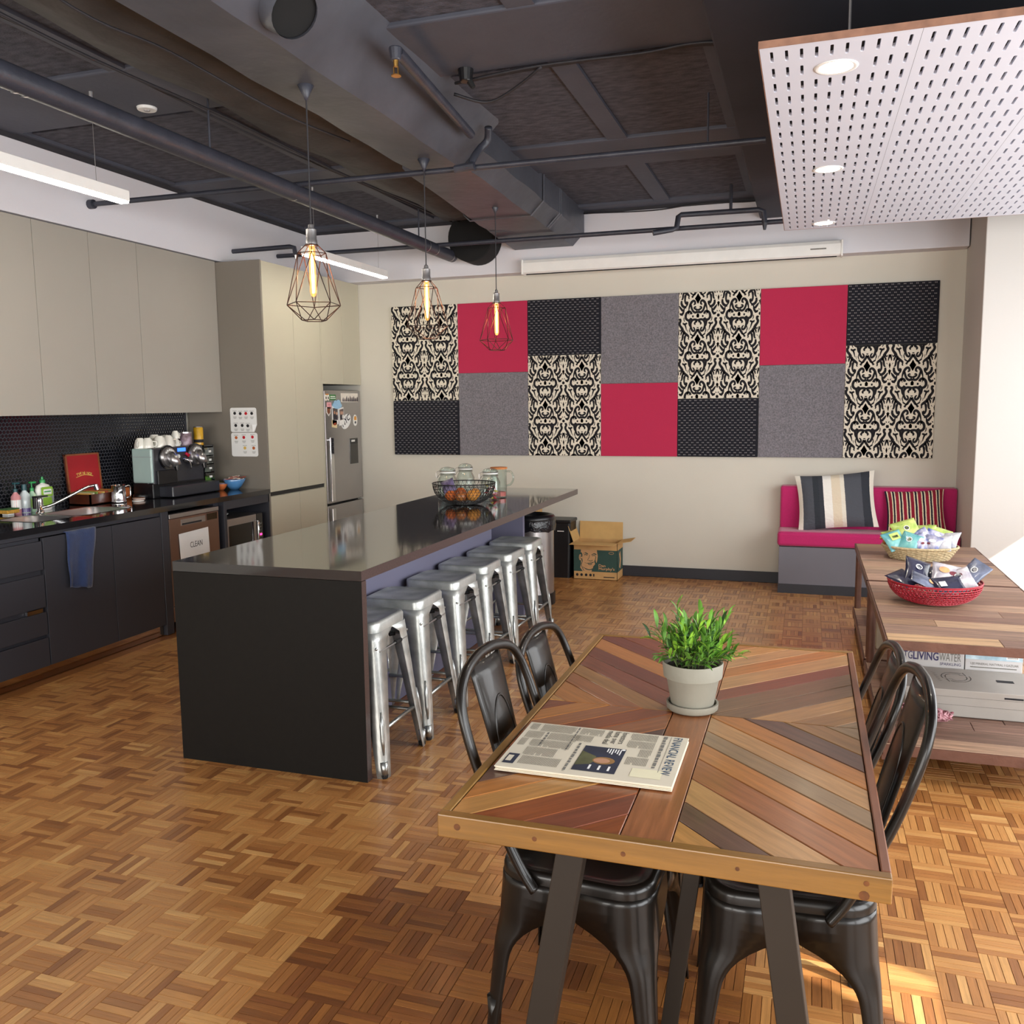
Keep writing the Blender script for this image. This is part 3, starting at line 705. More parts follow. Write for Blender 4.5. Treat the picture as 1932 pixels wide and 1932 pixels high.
# tap
t = thing('kitchen_tap', 'chrome swivel tap with a black lever behind the sink', 'tap', (-4.735, 4.52, ZC))
MB().lathe([(0.028, 0), (0.026, 0.012), (0.02, 0.02), (0.02, 0.085), (0.016, 0.1)], (-4.735, 4.52, ZC), 18).build('body', 'chrome', t, auto=40)
MB().tube(smooth_path([(-4.735, 4.52, 0.935), (-4.69, 4.56, 0.945), (-4.62, 4.66, 1.0), (-4.57, 4.74, 1.045), (-4.545, 4.78, 1.058), (-4.53, 4.80, 1.058)], 5), 0.010, 10).build('spout', 'chrome', t, smooth=True)
MB().cyl((-4.534, 4.795, 1.065), (-4.528, 4.803, 1.03), 0.015, 0.015, 12).build('aerator', 'chrome', t)
MB().box(-4.75, -4.70, 4.475, 4.56, 1.003, 1.013).box(-4.748, -4.728, 4.475, 4.49, 0.93, 1.01).build('lever', 'black_plastic', t, bevel=0.003)
# backsplash of small black hexagonal tiles (too small to pick apart singly)
mat('splash_grout', '#3a3a40', 0.7, noise=(60.0, 0.2))
mat('hex_tile', '#101116', 0.16, noise=(40.0, 0.3), coat=0.3)
bs = MB().box(XW, XW + 0.004, 2.7, 6.31, 0.9, 1.535).build('backsplash', 'splash_grout', loc=(XW, 4.5, 0.9)); tag(bs, 'black hexagon mosaic backsplash behind the sink', 'backsplash')
m = MB(); R_ = 0.0125; dy = 2 * R_ * 0.985 + 0.0035; dz = dy * 0.866
hexes = [(math.cos(math.pi / 6 + i * math.pi / 3), math.sin(math.pi / 6 + i * math.pi / 3)) for i in range(6)]
r_ = 0
z = 0.9 + R_
while z < 1.535 - R_:
    y = 3.7 + (dy / 2 if r_ % 2 else 0)
    while y < 6.30 - R_:
        o = len(m.v)
        m.v += [(XW + 0.0045, y + c * R_, z + s * R_) for c, s in hexes] + [(XW + 0.0085, y + c * R_ * 0.84, z + s * R_ * 0.84) for c, s in hexes]
        m.f.append(tuple(o + 6 + k for k in range(6)))
        m.f += [(o + k, o + (k + 1) % 6, o + 6 + (k + 1) % 6, o + 6 + k) for k in range(6)]
        y += dy
    z += dz; r_ += 1
m.build('hexagon_tiles', 'hex_tile', bs)['kind'] = 'stuff'
# wall cabinets
XU = -4.605
for i, (y0, y1) in enumerate([(2.9, 3.43), (3.43, 3.96), (3.96, 4.49), (4.49, 4.95), (4.95, 5.405), (5.405, 6.31)]):
    lab = ['leftmost out-of-view greige wall cabinet', 'greige wall cabinet beyond the left picture edge', 'greige wall cabinet over the soap bottles, cut by the picture edge', 'greige wall cabinet door above the open red tea box', 'narrow greige wall cabinet left of the coffee machine', 'widest greige wall cabinet above the coffee machine'][i]
    if i < 1: continue
    t = thing('wall_cabinet', lab, 'cabinet', (-4.8, (y0 + y1) / 2, 1.53), 0, 'greige wall cabinets')
    MB().box(XW + 0.002, XU - 0.019, y0, y1, 1.535, 2.745).build('body', 'side_laminate', t)
    cab_door(t, y0, y1, 1.530, 2.745, 'greige_laminate', XU)
# tall pantry unit and fridge bay
t = thing('tall_cabinet', 'tall cream pantry cabinet beside the fridge', 'cabinet', (-4.55, 6.77, 0.0), 0, 'tall cream cabinets')
MB().box(XW + 0.03, XF - 0.02, 6.318, 7.215, 0.07, 2.735).build('body', 'tall_laminate', t)
MB().box(XW + 0.03, XF, 6.312, 6.330, 0.0, 2.738).build('side_panel', 'side_laminate', t, bevel=0.0012)
MB().box(XF - 0.024, XF - 0.014, 6.33, 7.215, 0.835, 0.868).build('finger_groove', 'black_plastic', t)
for y0, y1 in ((6.332, 6.775), (6.775, 7.215)):
    cab_door(t, y0, y1, 0.868, 2.735, 'tall_laminate')
    cab_door(t, y0, y1, 0.10, 0.833, 'tall_laminate')
MB().box(XF - 0.05, XF - 0.03, 6.33, 7.215, 0, 0.10).build('plinth', 'charcoal_laminate', t)
t = thing('bridge_cabinet', 'cream cabinet pair bridging over the fridge', 'cabinet', (-4.55, 7.6, 1.77), 0, 'tall cream cabinets')
MB().box(XW + 0.03, XF - 0.02, 7.235, YB - 0.005, 1.772, 2.735).build('body', 'side_laminate', t)
cab_door(t, 7.235, 7.62, 1.770, 2.735, 'tall_laminate'); cab_door(t, 7.62, YB - 0.005, 1.770, 2.735, 'tall_laminate')
o = MB().box(XW, XF, 7.217, 7.234, 0, 2.735).build('bay_panel', 'tall_laminate', loc=(-4.5, 7.225, 0)); tag(o, 'cream upright panel between pantry and fridge', 'panel')
# fridge
t = thing('fridge', 'stainless two-door fridge covered in magnets', 'fridge', (-4.5, 7.6, 0.0))
FX = XF - 0.004
MB().box(-4.9, FX - 0.06, 7.26, 7.945, 0.03, 1.715).build('body', 'black_plastic', t)
d1 = MB().box(FX - 0.055, FX, 7.262, 7.945, 0.668, 1.715).build('door', 'steel', t, bevel=0.008)
d2 = MB().box(FX - 0.055, FX, 7.262, 7.945, 0.06, 0.650).build('freezer_door', 'steel', t, bevel=0.008)
MB().box(FX + 0.02, FX + 0.035, 7.285, 7.345, 0.69, 1.285).box(FX, FX + 0.03, 7.30, 7.33, 0.70, 0.72).box(FX, FX + 0.03, 7.30, 7.33, 1.25, 1.27).build('handle', 'chrome', d1, bevel=0.004)
MB().box(FX + 0.02, FX + 0.035, 7.285, 7.345, 0.18, 0.625).box(FX, FX + 0.03, 7.30, 7.33, 0.60, 0.62).box(FX, FX + 0.03, 7.30, 7.33, 0.19, 0.21).build('handle', 'chrome', d2, bevel=0.004)
dp = MB().box(FX, FX + 0.004, 7.705, 7.865, 1.012, 1.258).build('water_dispenser', 'black_gloss', d1, bevel=0.003)
MB().box(FX + 0.004, FX + 0.006, 7.715, 7.855, 1.205, 1.25).build('control_strip', 'black_plastic', d1)
MB().box(FX + 0.006, FX + 0.007, 7.73, 7.80, 1.225, 1.243).build('display', 'white_plastic', d1)
# magnets on the fridge
FR = frame((FX + 0.0005, 7.262, 0.0), (0, 1, 0), (0, 0, 1))   # u = y - 7.262, v = z
def stick(name, label, cat, polys, texts=(), th=0.003):
    """flat magnet: list of (colour, polygon pts) stacked, first is the base"""
    cu = sum(p[0] for p in polys[0][1]) / len(polys[0][1]); cv = sum(p[1] for p in polys[0][1]) / len(polys[0][1])
    t = thing(name, label, cat, FR[0] + FR[1] * cu + FR[2] * cv, 0, 'magnets on the fridge door')
    for i, (c, pts) in enumerate(polys):
        key = 'mag_' + c
        if key not in MATS: mat(key, c, 0.4, noise=(40.0, 0.05))
        MB().prism(pts, FR, th * i * 0.3 if i else 0, th + i * 0.0008).build('base' if i == 0 else 'print', key, t)
    for s, u, v, sz, c in texts: text('lettering', s, (FR[0] + FR[1] * u + FR[2] * v, FR[1], FR[2], FR[3]), sz, c, t, align='CENTER', off=th + 0.004)
    return t
R4 = lambda u0, u1, v0, v1: [(u0, v0), (u1, v0), (u1, v1), (u0, v1)]
def ell(cu, cv, ru, rv, n=18, a=0.0): return [(cu + ru * math.cos(t) * math.cos(a) - rv * math.sin(t) * math.sin(a), cv + ru * math.cos(t) * math.sin(a) + rv * math.sin(t) * math.cos(a)) for t in [2 * math.pi * i / n for i in range(n)]]
mat('ink_white', '#f2f2f2', 0.7, noise=(40.0, 0.02)); mat('ink_gold', '#d9b45a', 0.6, noise=(40.0, 0.05))
stick('fridge_magnet', 'green sign magnet with two white owl eyes at top of fridge', 'magnet', [('#3e8a48', rrect(0.06, 0.20, 1.625, 1.675, 0.008)), ('#efe7d8', ell(0.018, 1.648, 0.022, 0.03)), ('#e9e4da', ell(0.058, 1.65, 0.022, 0.03)), ('#20201f', ell(0.02, 1.645, 0.008, 0.013)), ('#20201f', ell(0.058, 1.645, 0.008, 0.013)), ('#d98b3c', ell(0.038, 1.678, 0.03, 0.006)), ('#dfe8dc', R4(0.095, 0.18, 1.653, 1.662)), ('#dfe8dc', R4(0.09, 0.185, 1.636, 1.645))])
sky = [('#e6ded2', R4(0.30, 0.63, 1.606, 1.69))]
for k in range(9):
    u = 0.325 + k * 0.034; h = [0.02, 0.012, 0.03, 0.018, 0.034, 0.022, 0.03, 0.015, 0.026][k]
    sky.append(('#4a4148', [(u, 1.612), (u + 0.026, 1.612), (u + 0.022, 1.625 + h * 0.5), (u + 0.013, 1.632 + h), (u + 0.004, 1.625 + h * 0.5)]))
stick('fridge_magnet', 'wide white magnet with a dark city skyline', 'magnet', sky)
stick('fridge_magnet', 'white strip photo magnet with blue cloud above a group photo', 'magnet', [('#f0f0ee', R4(0.125, 0.235, 1.40, 1.57)), ('#5c5350', R4(0.135, 0.225, 1.44, 1.55)), ('#2a2730', ell(0.165, 1.47, 0.022, 0.03)), ('#b98468', ell(0.165, 1.51, 0.013, 0.015)), ('#d1a487', ell(0.205, 1.50, 0.012, 0.015)), ('#3a3340', ell(0.205, 1.465, 0.018, 0.025))])
stick('fridge_magnet', 'white instant photo magnet with two people overlapping its neighbour', 'magnet', [('#f4f3f0', [(0.255, 1.385), (0.345, 1.40), (0.335, 1.56), (0.245, 1.545)]), ('#6a5a55', [(0.262, 1.435), (0.335, 1.445), (0.33, 1.545), (0.255, 1.535)]), ('#c99a80', ell(0.285, 1.505, 0.014, 0.017)), ('#caa08a', ell(0.313, 1.505, 0.013, 0.016)), ('#2c2a35', ell(0.285, 1.465, 0.02, 0.022)), ('#e8e4e0', ell(0.315, 1.468, 0.016, 0.02))], th=0.005)
stick('fridge_magnet', 'pale blue cloud shaped magnet above the photos', 'magnet', [('#9cc8e8', ell(0.22, 1.575, 0.085, 0.032)), ('#9cc8e8', ell(0.19, 1.597, 0.035, 0.025)), ('#9cc8e8', ell(0.24, 1.60, 0.04, 0.028))], th=0.006)
stick('fridge_magnet', 'small pink note magnet left of the photos', 'magnet', [('#e7a9ae', R4(0.035, 0.115, 1.545, 1.605)), ('#c4606a', R4(0.055, 0.095, 1.583, 1.588)), ('#c4606a', R4(0.06, 0.09, 1.568, 1.572))])
stick('fridge_magnet', 'white and brown shield shaped magnet under the pink note', 'magnet', [('#e9e4dc', [(0.02, 1.56), (0.10, 1.56), (0.10, 1.51), (0.06, 1.478), (0.02, 1.51)]), ('#7a4a30', [(0.032, 1.55), (0.088, 1.55), (0.088, 1.515), (0.06, 1.492), (0.032, 1.515)])])
stick('fridge_magnet', 'cream square magnet with a small red animal', 'magnet', [('#efd9a8', [(0.115, 1.375), (0.205, 1.365), (0.208, 1.435), (0.118, 1.443)]), ('#a5482c', ell(0.165, 1.402, 0.026, 0.012)), ('#a5482c', ell(0.186, 1.408, 0.008, 0.009))])
stick('fridge_magnet', 'white oval magnet with bold black letters NYC', 'magnet', [('#f4f4f2', ell(0.385, 1.423, 0.098, 0.062, 24, 0.5))])
text('lettering', 'NYC', (FR[0] + FR[1] * 0.315 + FR[2] * 1.368, (FR[1] * math.cos(0.5) + FR[2] * math.sin(0.5)), (FR[2] * math.cos(0.5) - FR[1] * math.sin(0.5)), FR[3]), 0.082, 'ink_black', bpy.data.objects['fridge_magnet.008'], off=0.0042, bold=0.0015, width=0.16)
stick('fridge_magnet', 'tall rounded magnet half orange half grey near the hinge', 'magnet', [('#f1efe9', ell(0.565, 1.43, 0.042, 0.055)), ('#dd9a3f', [(0.54, 1.432), (0.59, 1.432), (0.59, 1.452), (0.578, 1.47), (0.552, 1.47), (0.54, 1.452)]), ('#55565c', ell(0.565, 1.41, 0.016, 0.012))])
# dishwasher
t = thing('dishwasher', 'steel dishwasher with painted-in brown floor reflection and a recessed handle', 'dishwasher', (-4.5, 5.36, 0.0))
MB().box(-4.9, XF - 0.03, 5.08, 5.635, 0.08, 0.835).build('body', 'black_plastic', t)
d = MB().box(XF - 0.03, XF, 5.083, 5.632, 0.185, 0.80).build('door', 'floor_reflect_steel', t, bevel=0.003)
MB().box(XF - 0.03, XF + 0.004, 5.083, 5.632, 0.803, 0.834).build('control_fascia', 'steel', t, bevel=0.002)
MB().box(XF - 0.03, XF, 5.083, 5.632, 0.075, 0.18).build('kick_panel', 'floor_reflect_steel', t, bevel=0.003)
MB().box(XF, XF + 0.002, 5.205, 5.475, 0.742, 0.785).build('handle_recess', 'steel', d)
MB().box(XF + 0.002, XF + 0.0035, 5.215, 5.43, 0.745, 0.757).build('handle_slot', 'ink_black', d)
MB().box(XF, XF + 0.003, 5.495, 5.612, 0.745, 0.793).build('display', 'black_gloss', d)
SG = frame((XF + 0.0045, 5.178, 0.506), (0, 1, 0.008), (0, 0, 1))
t = thing('paper_sign', 'white CLEAN sign on the dishwasher door', 'sign', (XF + 0.004, 5.34, 0.51))
MB().prism([(0, 0), (0.325, 0), (0.318, 0.188), (-0.008, 0.18)], SG, 0, 0.0015).build('paper', 'white_paper', t)
text('lettering', 'CLEAN', (SG[0] + SG[1] * 0.105 + SG[2] * 0.066, SG[1], SG[2], SG[3]), 0.058, 'ink_black', t, width=0.135, off=0.0022)
# niche cabinet with microwave
t = thing('niche_cabinet', 'charcoal open cabinet holding the microwave', 'cabinet', (-4.5, 6.0, 0.0), 0, 'charcoal kitchen base cabinets')
MB().box(-4.96, XF - 0.05, 5.64, 5.70, 0.0, 0.86).build('filler_panel', 'charcoal_laminate', t)
MB().box(-4.96, XF, 5.703, 5.735, 0.0, 0.86).build('side_panel', 'charcoal_laminate', t, bevel=0.0015)
MB().box(-4.96, XF, 5.735, 6.308, 0.795, 0.86).build('top_rail', 'charcoal_laminate', t, bevel=0.0015)
MB().box(-4.96, XF, 6.295, 6.309, 0.0, 0.86).build('side_panel', 'charcoal_laminate', t)
MB().box(-4.96, XF, 5.735, 6.295, 0.41, 0.43).build('shelf', 'charcoal_laminate', t)
MB().box(-4.96, -4.94, 5.735, 6.295, 0.43, 0.795).build('back', 'black_plastic', t)
cab_door(t, 5.735, 6.295, 0.075, 0.41)
t = thing('microwave', 'stainless microwave inside the charcoal niche', 'microwave', (-4.45, 5.98, 0.43))
MB().box(-4.66, XF - 0.03, 5.745, 6.215, 0.435, 0.715).build('body', 'steel', t, bevel=0.004)
d = MB().box(XF - 0.03, XF - 0.012, 5.745, 6.13, 0.44, 0.715).build('door', 'steel', t, bevel=0.003)
MB().box(XF - 0.012, XF - 0.010, 5.765, 6.09, 0.46, 0.66).build('window', 'black_gloss', d)
MB().tube([(XF - 0.012, 6.112, 0.665), (XF + 0.018, 6.112, 0.66), (XF + 0.018, 6.112, 0.475), (XF - 0.012, 6.112, 0.47)], 0.008, 8).build('handle', 'chrome', d, smooth=True)
MB().box(XF - 0.03, XF - 0.012, 6.132, 6.215, 0.44, 0.715).build('control_panel', 'black_gloss', t)
m = MB()
for r in range(7):
    for c in range(3): m.box(XF - 0.012, XF - 0.011, 6.145 + c * 0.02, 6.157 + c * 0.02, 0.47 + r * 0.026, 0.482 + r * 0.026)
m.build('keypad', 'ink_grey', t)
mat('red_led', '#ff3a7a', 0.4, emit=('#ff2a6a', 3.0), noise=(5.0, 0.05))
MB().box(XF - 0.012, XF - 0.010, 6.15, 6.20, 0.535, 0.55).build('clock_display', 'red_led', t)
t = thing('plate_stack', 'black tray and plates lying on top of the microwave', 'tray', (-4.4, 5.84, 0.716))
for i, (r, mm) in enumerate(((0.10, 'black_plastic'), (0.10, 'white_plastic'), (0.095, 'black_plastic'))):
    MB().lathe([(0.06, 0), (r, 0.008), (r, 0.012), (0.055, 0.005)], (-4.38, 5.845, 0.717 + i * 0.014), 20).build('plate', mm, t, smooth=True)
# towel
mat('navy_cloth', '#22345c', 0.95, noise=(30.0, 0.15), bump=(200, 0.3), sheen=0.3)
rows = []
for i in range(15):
    v = i / 14; row = []
    for j in range(13):
        u = j / 12
        y = 4.165 + 0.235 * u * (1 - 0.16 * v) + 0.0 * v - 0.022 * v + 0.004 * math.sin(v * 9)
        z = 0.838 - v * (0.325 + 0.04 * u) + 0.004 * math.sin(u * 14)
        x = XF + 0.010 + 0.010 * math.sin(u * 9 + v * 2.2) * (0.25 + v) + 0.012 * v + 0.006 * math.sin(u * 21 + 1) * v
        row.append((x, y, z))
    rows.append(row)
top = [[(XF - 0.016, p[1], p[2] - 0.0) for p in rows[0]], [(XF - 0.006, p[1], 0.843) for p in rows[0]]]
o = MB().ring(top + rows, False).build('tea_towel', 'navy_cloth', loc=(XF, 4.28, 0.65), smooth=True, solid=0.004); tag(o, 'navy blue tea towel hung over a charcoal cabinet door', 'towel')

# ------------------------------------------------------------------ things on the bench
def bottle(name, label, x, y, prof, body_mat, parts, group='bottles by the sink', sx=1.0, sy=1.0):
    t = thing(name, label, 'bottle', (x, y, ZC), 0, group)
    MB().lathe(prof, (x, y, ZC), 18, sx, sy).build('body', body_mat, t, auto=50)
    for nm, mm, pr in parts: MB().lathe(pr, (x, y, ZC), 14).build(nm, mm, t, auto=40)
    return t
mat('pink_liquid', '#c98a8e', 0.15, noise=(6.0, 0.08), coat=0.4); mat('clear_plastic', '#c9d4d6', 0.12, noise=(6.0, 0.05), coat=0.4)
mat('mint_plastic', '#a9cdb0', 0.2, noise=(6.0, 0.05), coat=0.3); mat('green_plastic', '#2f9a52', 0.35, noise=(6.0, 0.05)); mat('dark_teal', '#1d4a50', 0.35, noise=(6.0, 0.05))
mat('lime_label', '#8cbb3c', 0.5, noise=(30.0, 0.15)); mat('violet_liquid', '#6a5596', 0.2, noise=(6.0, 0.1))
def pump(x, y, z, t, mm):
    MB().lathe([(0.013, 0), (0.013, 0.02), (0.004, 0.024), (0.004, 0.05)], (x, y, z), 12).build('pump', mm, t, auto=40)
    MB().box(x - 0.012, x + 0.012, y - 0.012, y + 0.03, z + 0.05, z + 0.062).build('nozzle', mm, t, bevel=0.003)
t = bottle('soap_bottle', 'pink hand soap bottle with dark pump by the sponge', -4.86, 4.455, [(0.028, 0), (0.03, 0.004), (0.03, 0.11), (0.012, 0.135), (0.012, 0.14)], 'pink_liquid', [('label', 'white_paper', [(0.0305, 0.03), (0.0305, 0.09)])]); pump(-4.86, 4.455, ZC + 0.14, t, 'dark_teal')
t = bottle('soap_bottle', 'clear soap bottle with teal cap and violet base', -4.86, 4.525, [(0.03, 0), (0.032, 0.004), (0.032, 0.115), (0.014, 0.14), (0.014, 0.145)], 'clear_plastic', [('cap', 'dark_teal', [(0.016, 0.145), (0.016, 0.185), (0.0, 0.186)]), ('liquid_band', 'violet_liquid', [(0.0325, 0.004), (0.0325, 0.03)])])
t = bottle('soap_bottle', 'mint soap bottle with bright green pump', -4.86, 4.585, [(0.026, 0), (0.028, 0.004), (0.028, 0.105), (0.012, 0.13), (0.012, 0.135)], 'mint_plastic', [('label', 'lime_label', [(0.0285, 0.03), (0.0285, 0.085)])]); pump(-4.86, 4.585, ZC + 0.135, t, 'green_plastic')
t = bottle('detergent_bottle', 'large white dishwashing liquid bottle with lime label', -4.86, 4.675, [(0.058, 0), (0.062, 0.005), (0.060, 0.05), (0.052, 0.075), (0.060, 0.105), (0.062, 0.14), (0.048, 0.165), (0.016, 0.178), (0.016, 0.182)], 'white_plastic', [('cap', 'green_plastic', [(0.018, 0.182), (0.018, 0.20), (0.008, 0.205), (0.007, 0.222), (0.0, 0.223)])], sx=0.5, sy=1.0)
LB = frame((-4.826, 4.63, ZC + 0.06), (0, 1, 0), (0, 0, 1))
MB().prism(rrect(0, 0.09, 0.03, 0.095, 0.01), LB, -0.001, 0.0045).build('label', 'lime_label', t); MB().prism(rrect(0.01, 0.08, -0.03, 0.025, 0.01), LB, -0.001, 0.003).build('label', 'lime_label', t)
MB().prism(rrect(0.012, 0.078, 0.045, 0.08, 0.005), LB, 0.0045, 0.0055).build('label_panel', 'white_paper', t)
MB().prism(R4(0.018, 0.072, 0.060, 0.068), LB, 0.0055, 0.006).build('label_print', 'green_plastic', t)
mat('grey_card', '#8f9698', 0.7, noise=(10.0, 0.05))
o = MB().box(-4.935, -4.895, 4.745, 4.80, ZC, ZC + 0.13).build('dispenser_box', 'grey_card', loc=(-4.915, 4.77, ZC), bevel=0.004); tag(o, 'small grey box behind the white detergent bottle', 'box')
mat('sponge_yellow', '#c9973c', 0.95, noise=(120.0, 0.25), bump=(200, 0.8)); mat('scourer_green', '#3f6a3a', 0.95, noise=(200.0, 0.3), bump=(300, 0.8))
t = thing('sponge', 'yellow and green scouring sponge at the left picture edge', 'sponge', (-4.84, 4.37, ZC))
MB().box(-4.88, -4.80, 4.33, 4.425, ZC + 0.012, ZC + 0.036).build('foam', 'sponge_yellow', t, bevel=0.006); MB().box(-4.88, -4.80, 4.33, 4.425, ZC + 0.036, ZC + 0.044).build('scourer', 'scourer_green', t, bevel=0.003)
MB().box(-4.87, -4.82, 4.35, 4.40, ZC, ZC + 0.012).build('soap_bar', 'white_plastic', t, bevel=0.004)
# tea box
mat('mahogany', '#4f2416', 0.3, noise=(20.0, 0.3), stretch=(1, 0.15, 1), coat=0.3); mat('tea_red', '#a3161f', 0.55, noise=(4.0, 0.12)); mat('frame_tan', '#8a4c2c', 0.4, noise=(20.0, 0.2))
t = thing('tea_box', 'open wooden tea box with red lid lettered TWININGS', 'tea box', (-4.83, 5.11, ZC))
MB().box(-4.93, -4.735, 4.955, 5.275, ZC, ZC + 0.008).box(-4.93, -4.92, 4.955, 5.275, ZC, ZC + 0.075).box(-4.745, -4.735, 4.955, 5.275, ZC, ZC + 0.075).box(-4.93, -4.735, 4.955, 4.965, ZC, ZC + 0.075).box(-4.93, -4.735, 5.265, 5.275, ZC, ZC + 0.075).build('tray', 'mahogany', t)
LT = frame((-4.925, 4.96, ZC + 0.078), (0, 1, 0), (-0.07, 0, 1))
ld = MB().prism(R4(0, 0.315, 0, 0.275), LT, -0.012, 0.0).build('lid', 'mahogany', t)
MB().prism(R4(0, 0.315, 0, 0.012), LT, 0, 0.008).prism(R4(0, 0.315, 0.263, 0.275), LT, 0, 0.008).prism(R4(0, 0.012, 0, 0.275), LT, 0, 0.008).prism(R4(0.303, 0.315, 0, 0.275), LT, 0, 0.008).build('lid_frame', 'frame_tan', ld)
MB().prism(R4(0.012, 0.303, 0.012, 0.263), LT, 0.0, 0.003).build('lid_lining', 'tea_red', ld)
for k, ch in enumerate('TWININGS'):
    a = (k - 3.5) * 0.09; u = 0.16 + math.sin(-a) * -0.20; v = 0.125 + (math.cos(a) - 1) * 0.20
    ca, sa = math.cos(-a), math.sin(-a)
    text('lettering', ch, (LT[0] + LT[1] * (u - 0.008) + LT[2] * v, LT[1] * ca + LT[2] * sa, LT[2] * ca - LT[1] * sa, LT[3]), 0.028, 'ink_gold', ld, off=0.004, bold=0.0006)
MB().stroke(smooth_path([(0.08, 0.108), (0.16, 0.122), (0.24, 0.108)], 5), 0.004, LT, 0.004).build('flourish', 'ink_gold', ld)
for i in range(9):
    c = ['#d8a24a', '#c9c2a0', '#7f9a4a', '#d4763a', '#e4c56a', '#b35a3a', '#d0b070', '#88a060', '#cf8a40'][i]
    mat('sachet_' + str(i), c, 0.7, noise=(30.0, 0.1))
    o = MB().box(-4.91, -4.755, 4.972 + i * 0.0325, 4.985 + i * 0.0325, ZC + 0.012, ZC + 0.080 + 0.004 * (i % 3)).build('tea_sachet', 'sachet_' + str(i), loc=(-4.83, 4.98 + i * 0.0325, ZC + 0.01))
    tag(o, ['mustard', 'pale green', 'olive green', 'orange', 'yellow', 'rust', 'tan', 'sage', 'amber'][i] + ' tea sachet standing in the wooden box, %s from its left end' % ['first', 'second', 'third', 'fourth', 'fifth', 'sixth', 'seventh', 'eighth', 'ninth'][i], 'tea sachet', 'tea sachets in the wooden box')
# milk jug
t = thing('milk_jug', 'polished steel milk jug beside the tea box', 'jug', (-4.68, 5.165, ZC))
MB().lathe([(0.05, 0), (0.053, 0.004), (0.053, 0.012), (0.050, 0.02), (0.047, 0.118), (0.05, 0.126), (0.048, 0.126), (0.045, 0.118), (0.045, 0.01)], (-4.68, 5.165, ZC), 24).build('body', 'chrome', t, auto=50)
MB().tube(smooth_path([(-4.66, 5.212, ZC + 0.112), (-4.655, 5.245, ZC + 0.115), (-4.655, 5.255, ZC + 0.09), (-4.655, 5.25, ZC + 0.04), (-4.66, 5.217, ZC + 0.03)], 4), 0.006, 8).build('handle', 'chrome', t, smooth=True)
mat('orange_card', '#b8602c', 0.7, noise=(20.0, 0.1))
o = MB().box(-4.86, -4.80, 5.34, 5.43, ZC, ZC + 0.085).build('stirrer_box', 'orange_card', loc=(-4.83, 5.385, ZC), bevel=0.002); tag(o, 'small orange cardboard box behind the milk jug', 'box')
t = thing('coaster_stack', 'small stack of pale coasters beside the milk jug', 'coaster', (-4.63, 5.30, ZC))
for i in range(4): MB().cyl((-4.63 + 0.004 * (i % 2), 5.30 + 0.005 * (i % 3), ZC + i * 0.006), (-4.63 + 0.004 * (i % 2), 5.30 + 0.005 * (i % 3), ZC + i * 0.006 + 0.005), 0.042, 0.042, 20).build('coaster', 'ply_edge' if i % 2 else 'white_plastic', t)
o = MB().lathe([(0.05, 0), (0.055, 0.006), (0.055, 0.03), (0.05, 0.036), (0.0, 0.037)], (-4.70, 5.415, ZC), 20).build('knock_box', 'black_plastic', loc=(-4.70, 5.415, ZC), auto=40); tag(o, 'low round black dish in front of the coffee machine tank', 'dish')
# coffee machine
t = thing('coffee_machine', 'black double-group pod coffee machine with silver tank', 'coffee machine', (-4.75, 5.62, ZC))
MB().box(-4.78, -4.64, 5.435, 6.03, ZC + 0.03, ZC + 0.365).build('body', 'black_plastic', t, bevel=0.012)
mat('anthracite', '#2c2d34', 0.3, noise=(10.0, 0.1), coat=0.2)
MB().box(-4.66, -4.60, 5.445, 6.03, ZC + 0.10, ZC + 0.375).build('front_panel', 'anthracite', t, bevel=0.01)
mat('tank_plastic', '#9fb8b4', 0.3, noise=(5.0, 0.06), coat=0.3)
tk = MB().box(-4.775, -4.597, 5.425, 5.447, ZC + 0.115, ZC + 0.372).build('water_tank', 'tank_plastic', t, bevel=0.01)
MB().box(-4.772, -4.60, 5.4240, 5.4252, ZC + 0.308, ZC + 0.312).build('seam', 'grey_card', tk)
MB().box(-4.78, -4.60, 5.43, 6.03, ZC + 0.0, ZC + 0.11).build('base', 'black_plastic', t, bevel=0.006)
MB().box(-4.61, -4.48, 5.50, 6.06, ZC + 0.006, ZC + 0.088).build('drip_tray', 'anthracite', t, bevel=0.008)
MB().box(-4.61, -4.585, 5.475, 5.69, ZC + 0.10, ZC + 0.205).build('cup_niche', 'black_plastic', t, bevel=0.004)
mat('blue_screen', '#2a55c8', 0.3, emit=('#2f66ff', 1.6), noise=(5.0, 0.03))
MB().box(-4.60, -4.598, 5.722, 5.815, ZC + 0.335, ZC + 0.362).build('display', 'blue_screen', t)
for gy in (5.60, 5.92):
    g = MB().cyl((-4.60, gy, ZC + 0.300), (-4.572, gy, ZC + 0.300), 0.082, 0.072, 26).build('brew_group', 'steel', t, auto=40)
    MB().cyl((-4.603, gy, ZC + 0.300), (-4.590, gy, ZC + 0.300), 0.092, 0.092, 26).build('group_surround', 'black_gloss', g, auto=40)
    MB().tube([(-4.575, gy, ZC + 0.315), (-4.54, gy + 0.005, ZC + 0.28), (-4.515, gy + 0.008, ZC + 0.235)], [0.04, 0.038, 0.033], 14).build('pod_lever', 'steel', g, smooth=True)
    MB().cyl((-4.52, gy + 0.008, ZC + 0.238), (-4.515, gy + 0.008, ZC + 0.20), 0.022, 0.016, 12).build('spout', 'black_gloss', g)
    for a in range(5):
        an = math.radians(50 + a * 22); MB().cyl((-4.571, gy + 0.055 * math.cos(an), ZC + 0.300 + 0.055 * math.sin(an)), (-4.568, gy + 0.055 * math.cos(an), ZC + 0.300 + 0.055 * math.sin(an)), 0.009, 0.009, 10).build('button', 'white_plastic', g)
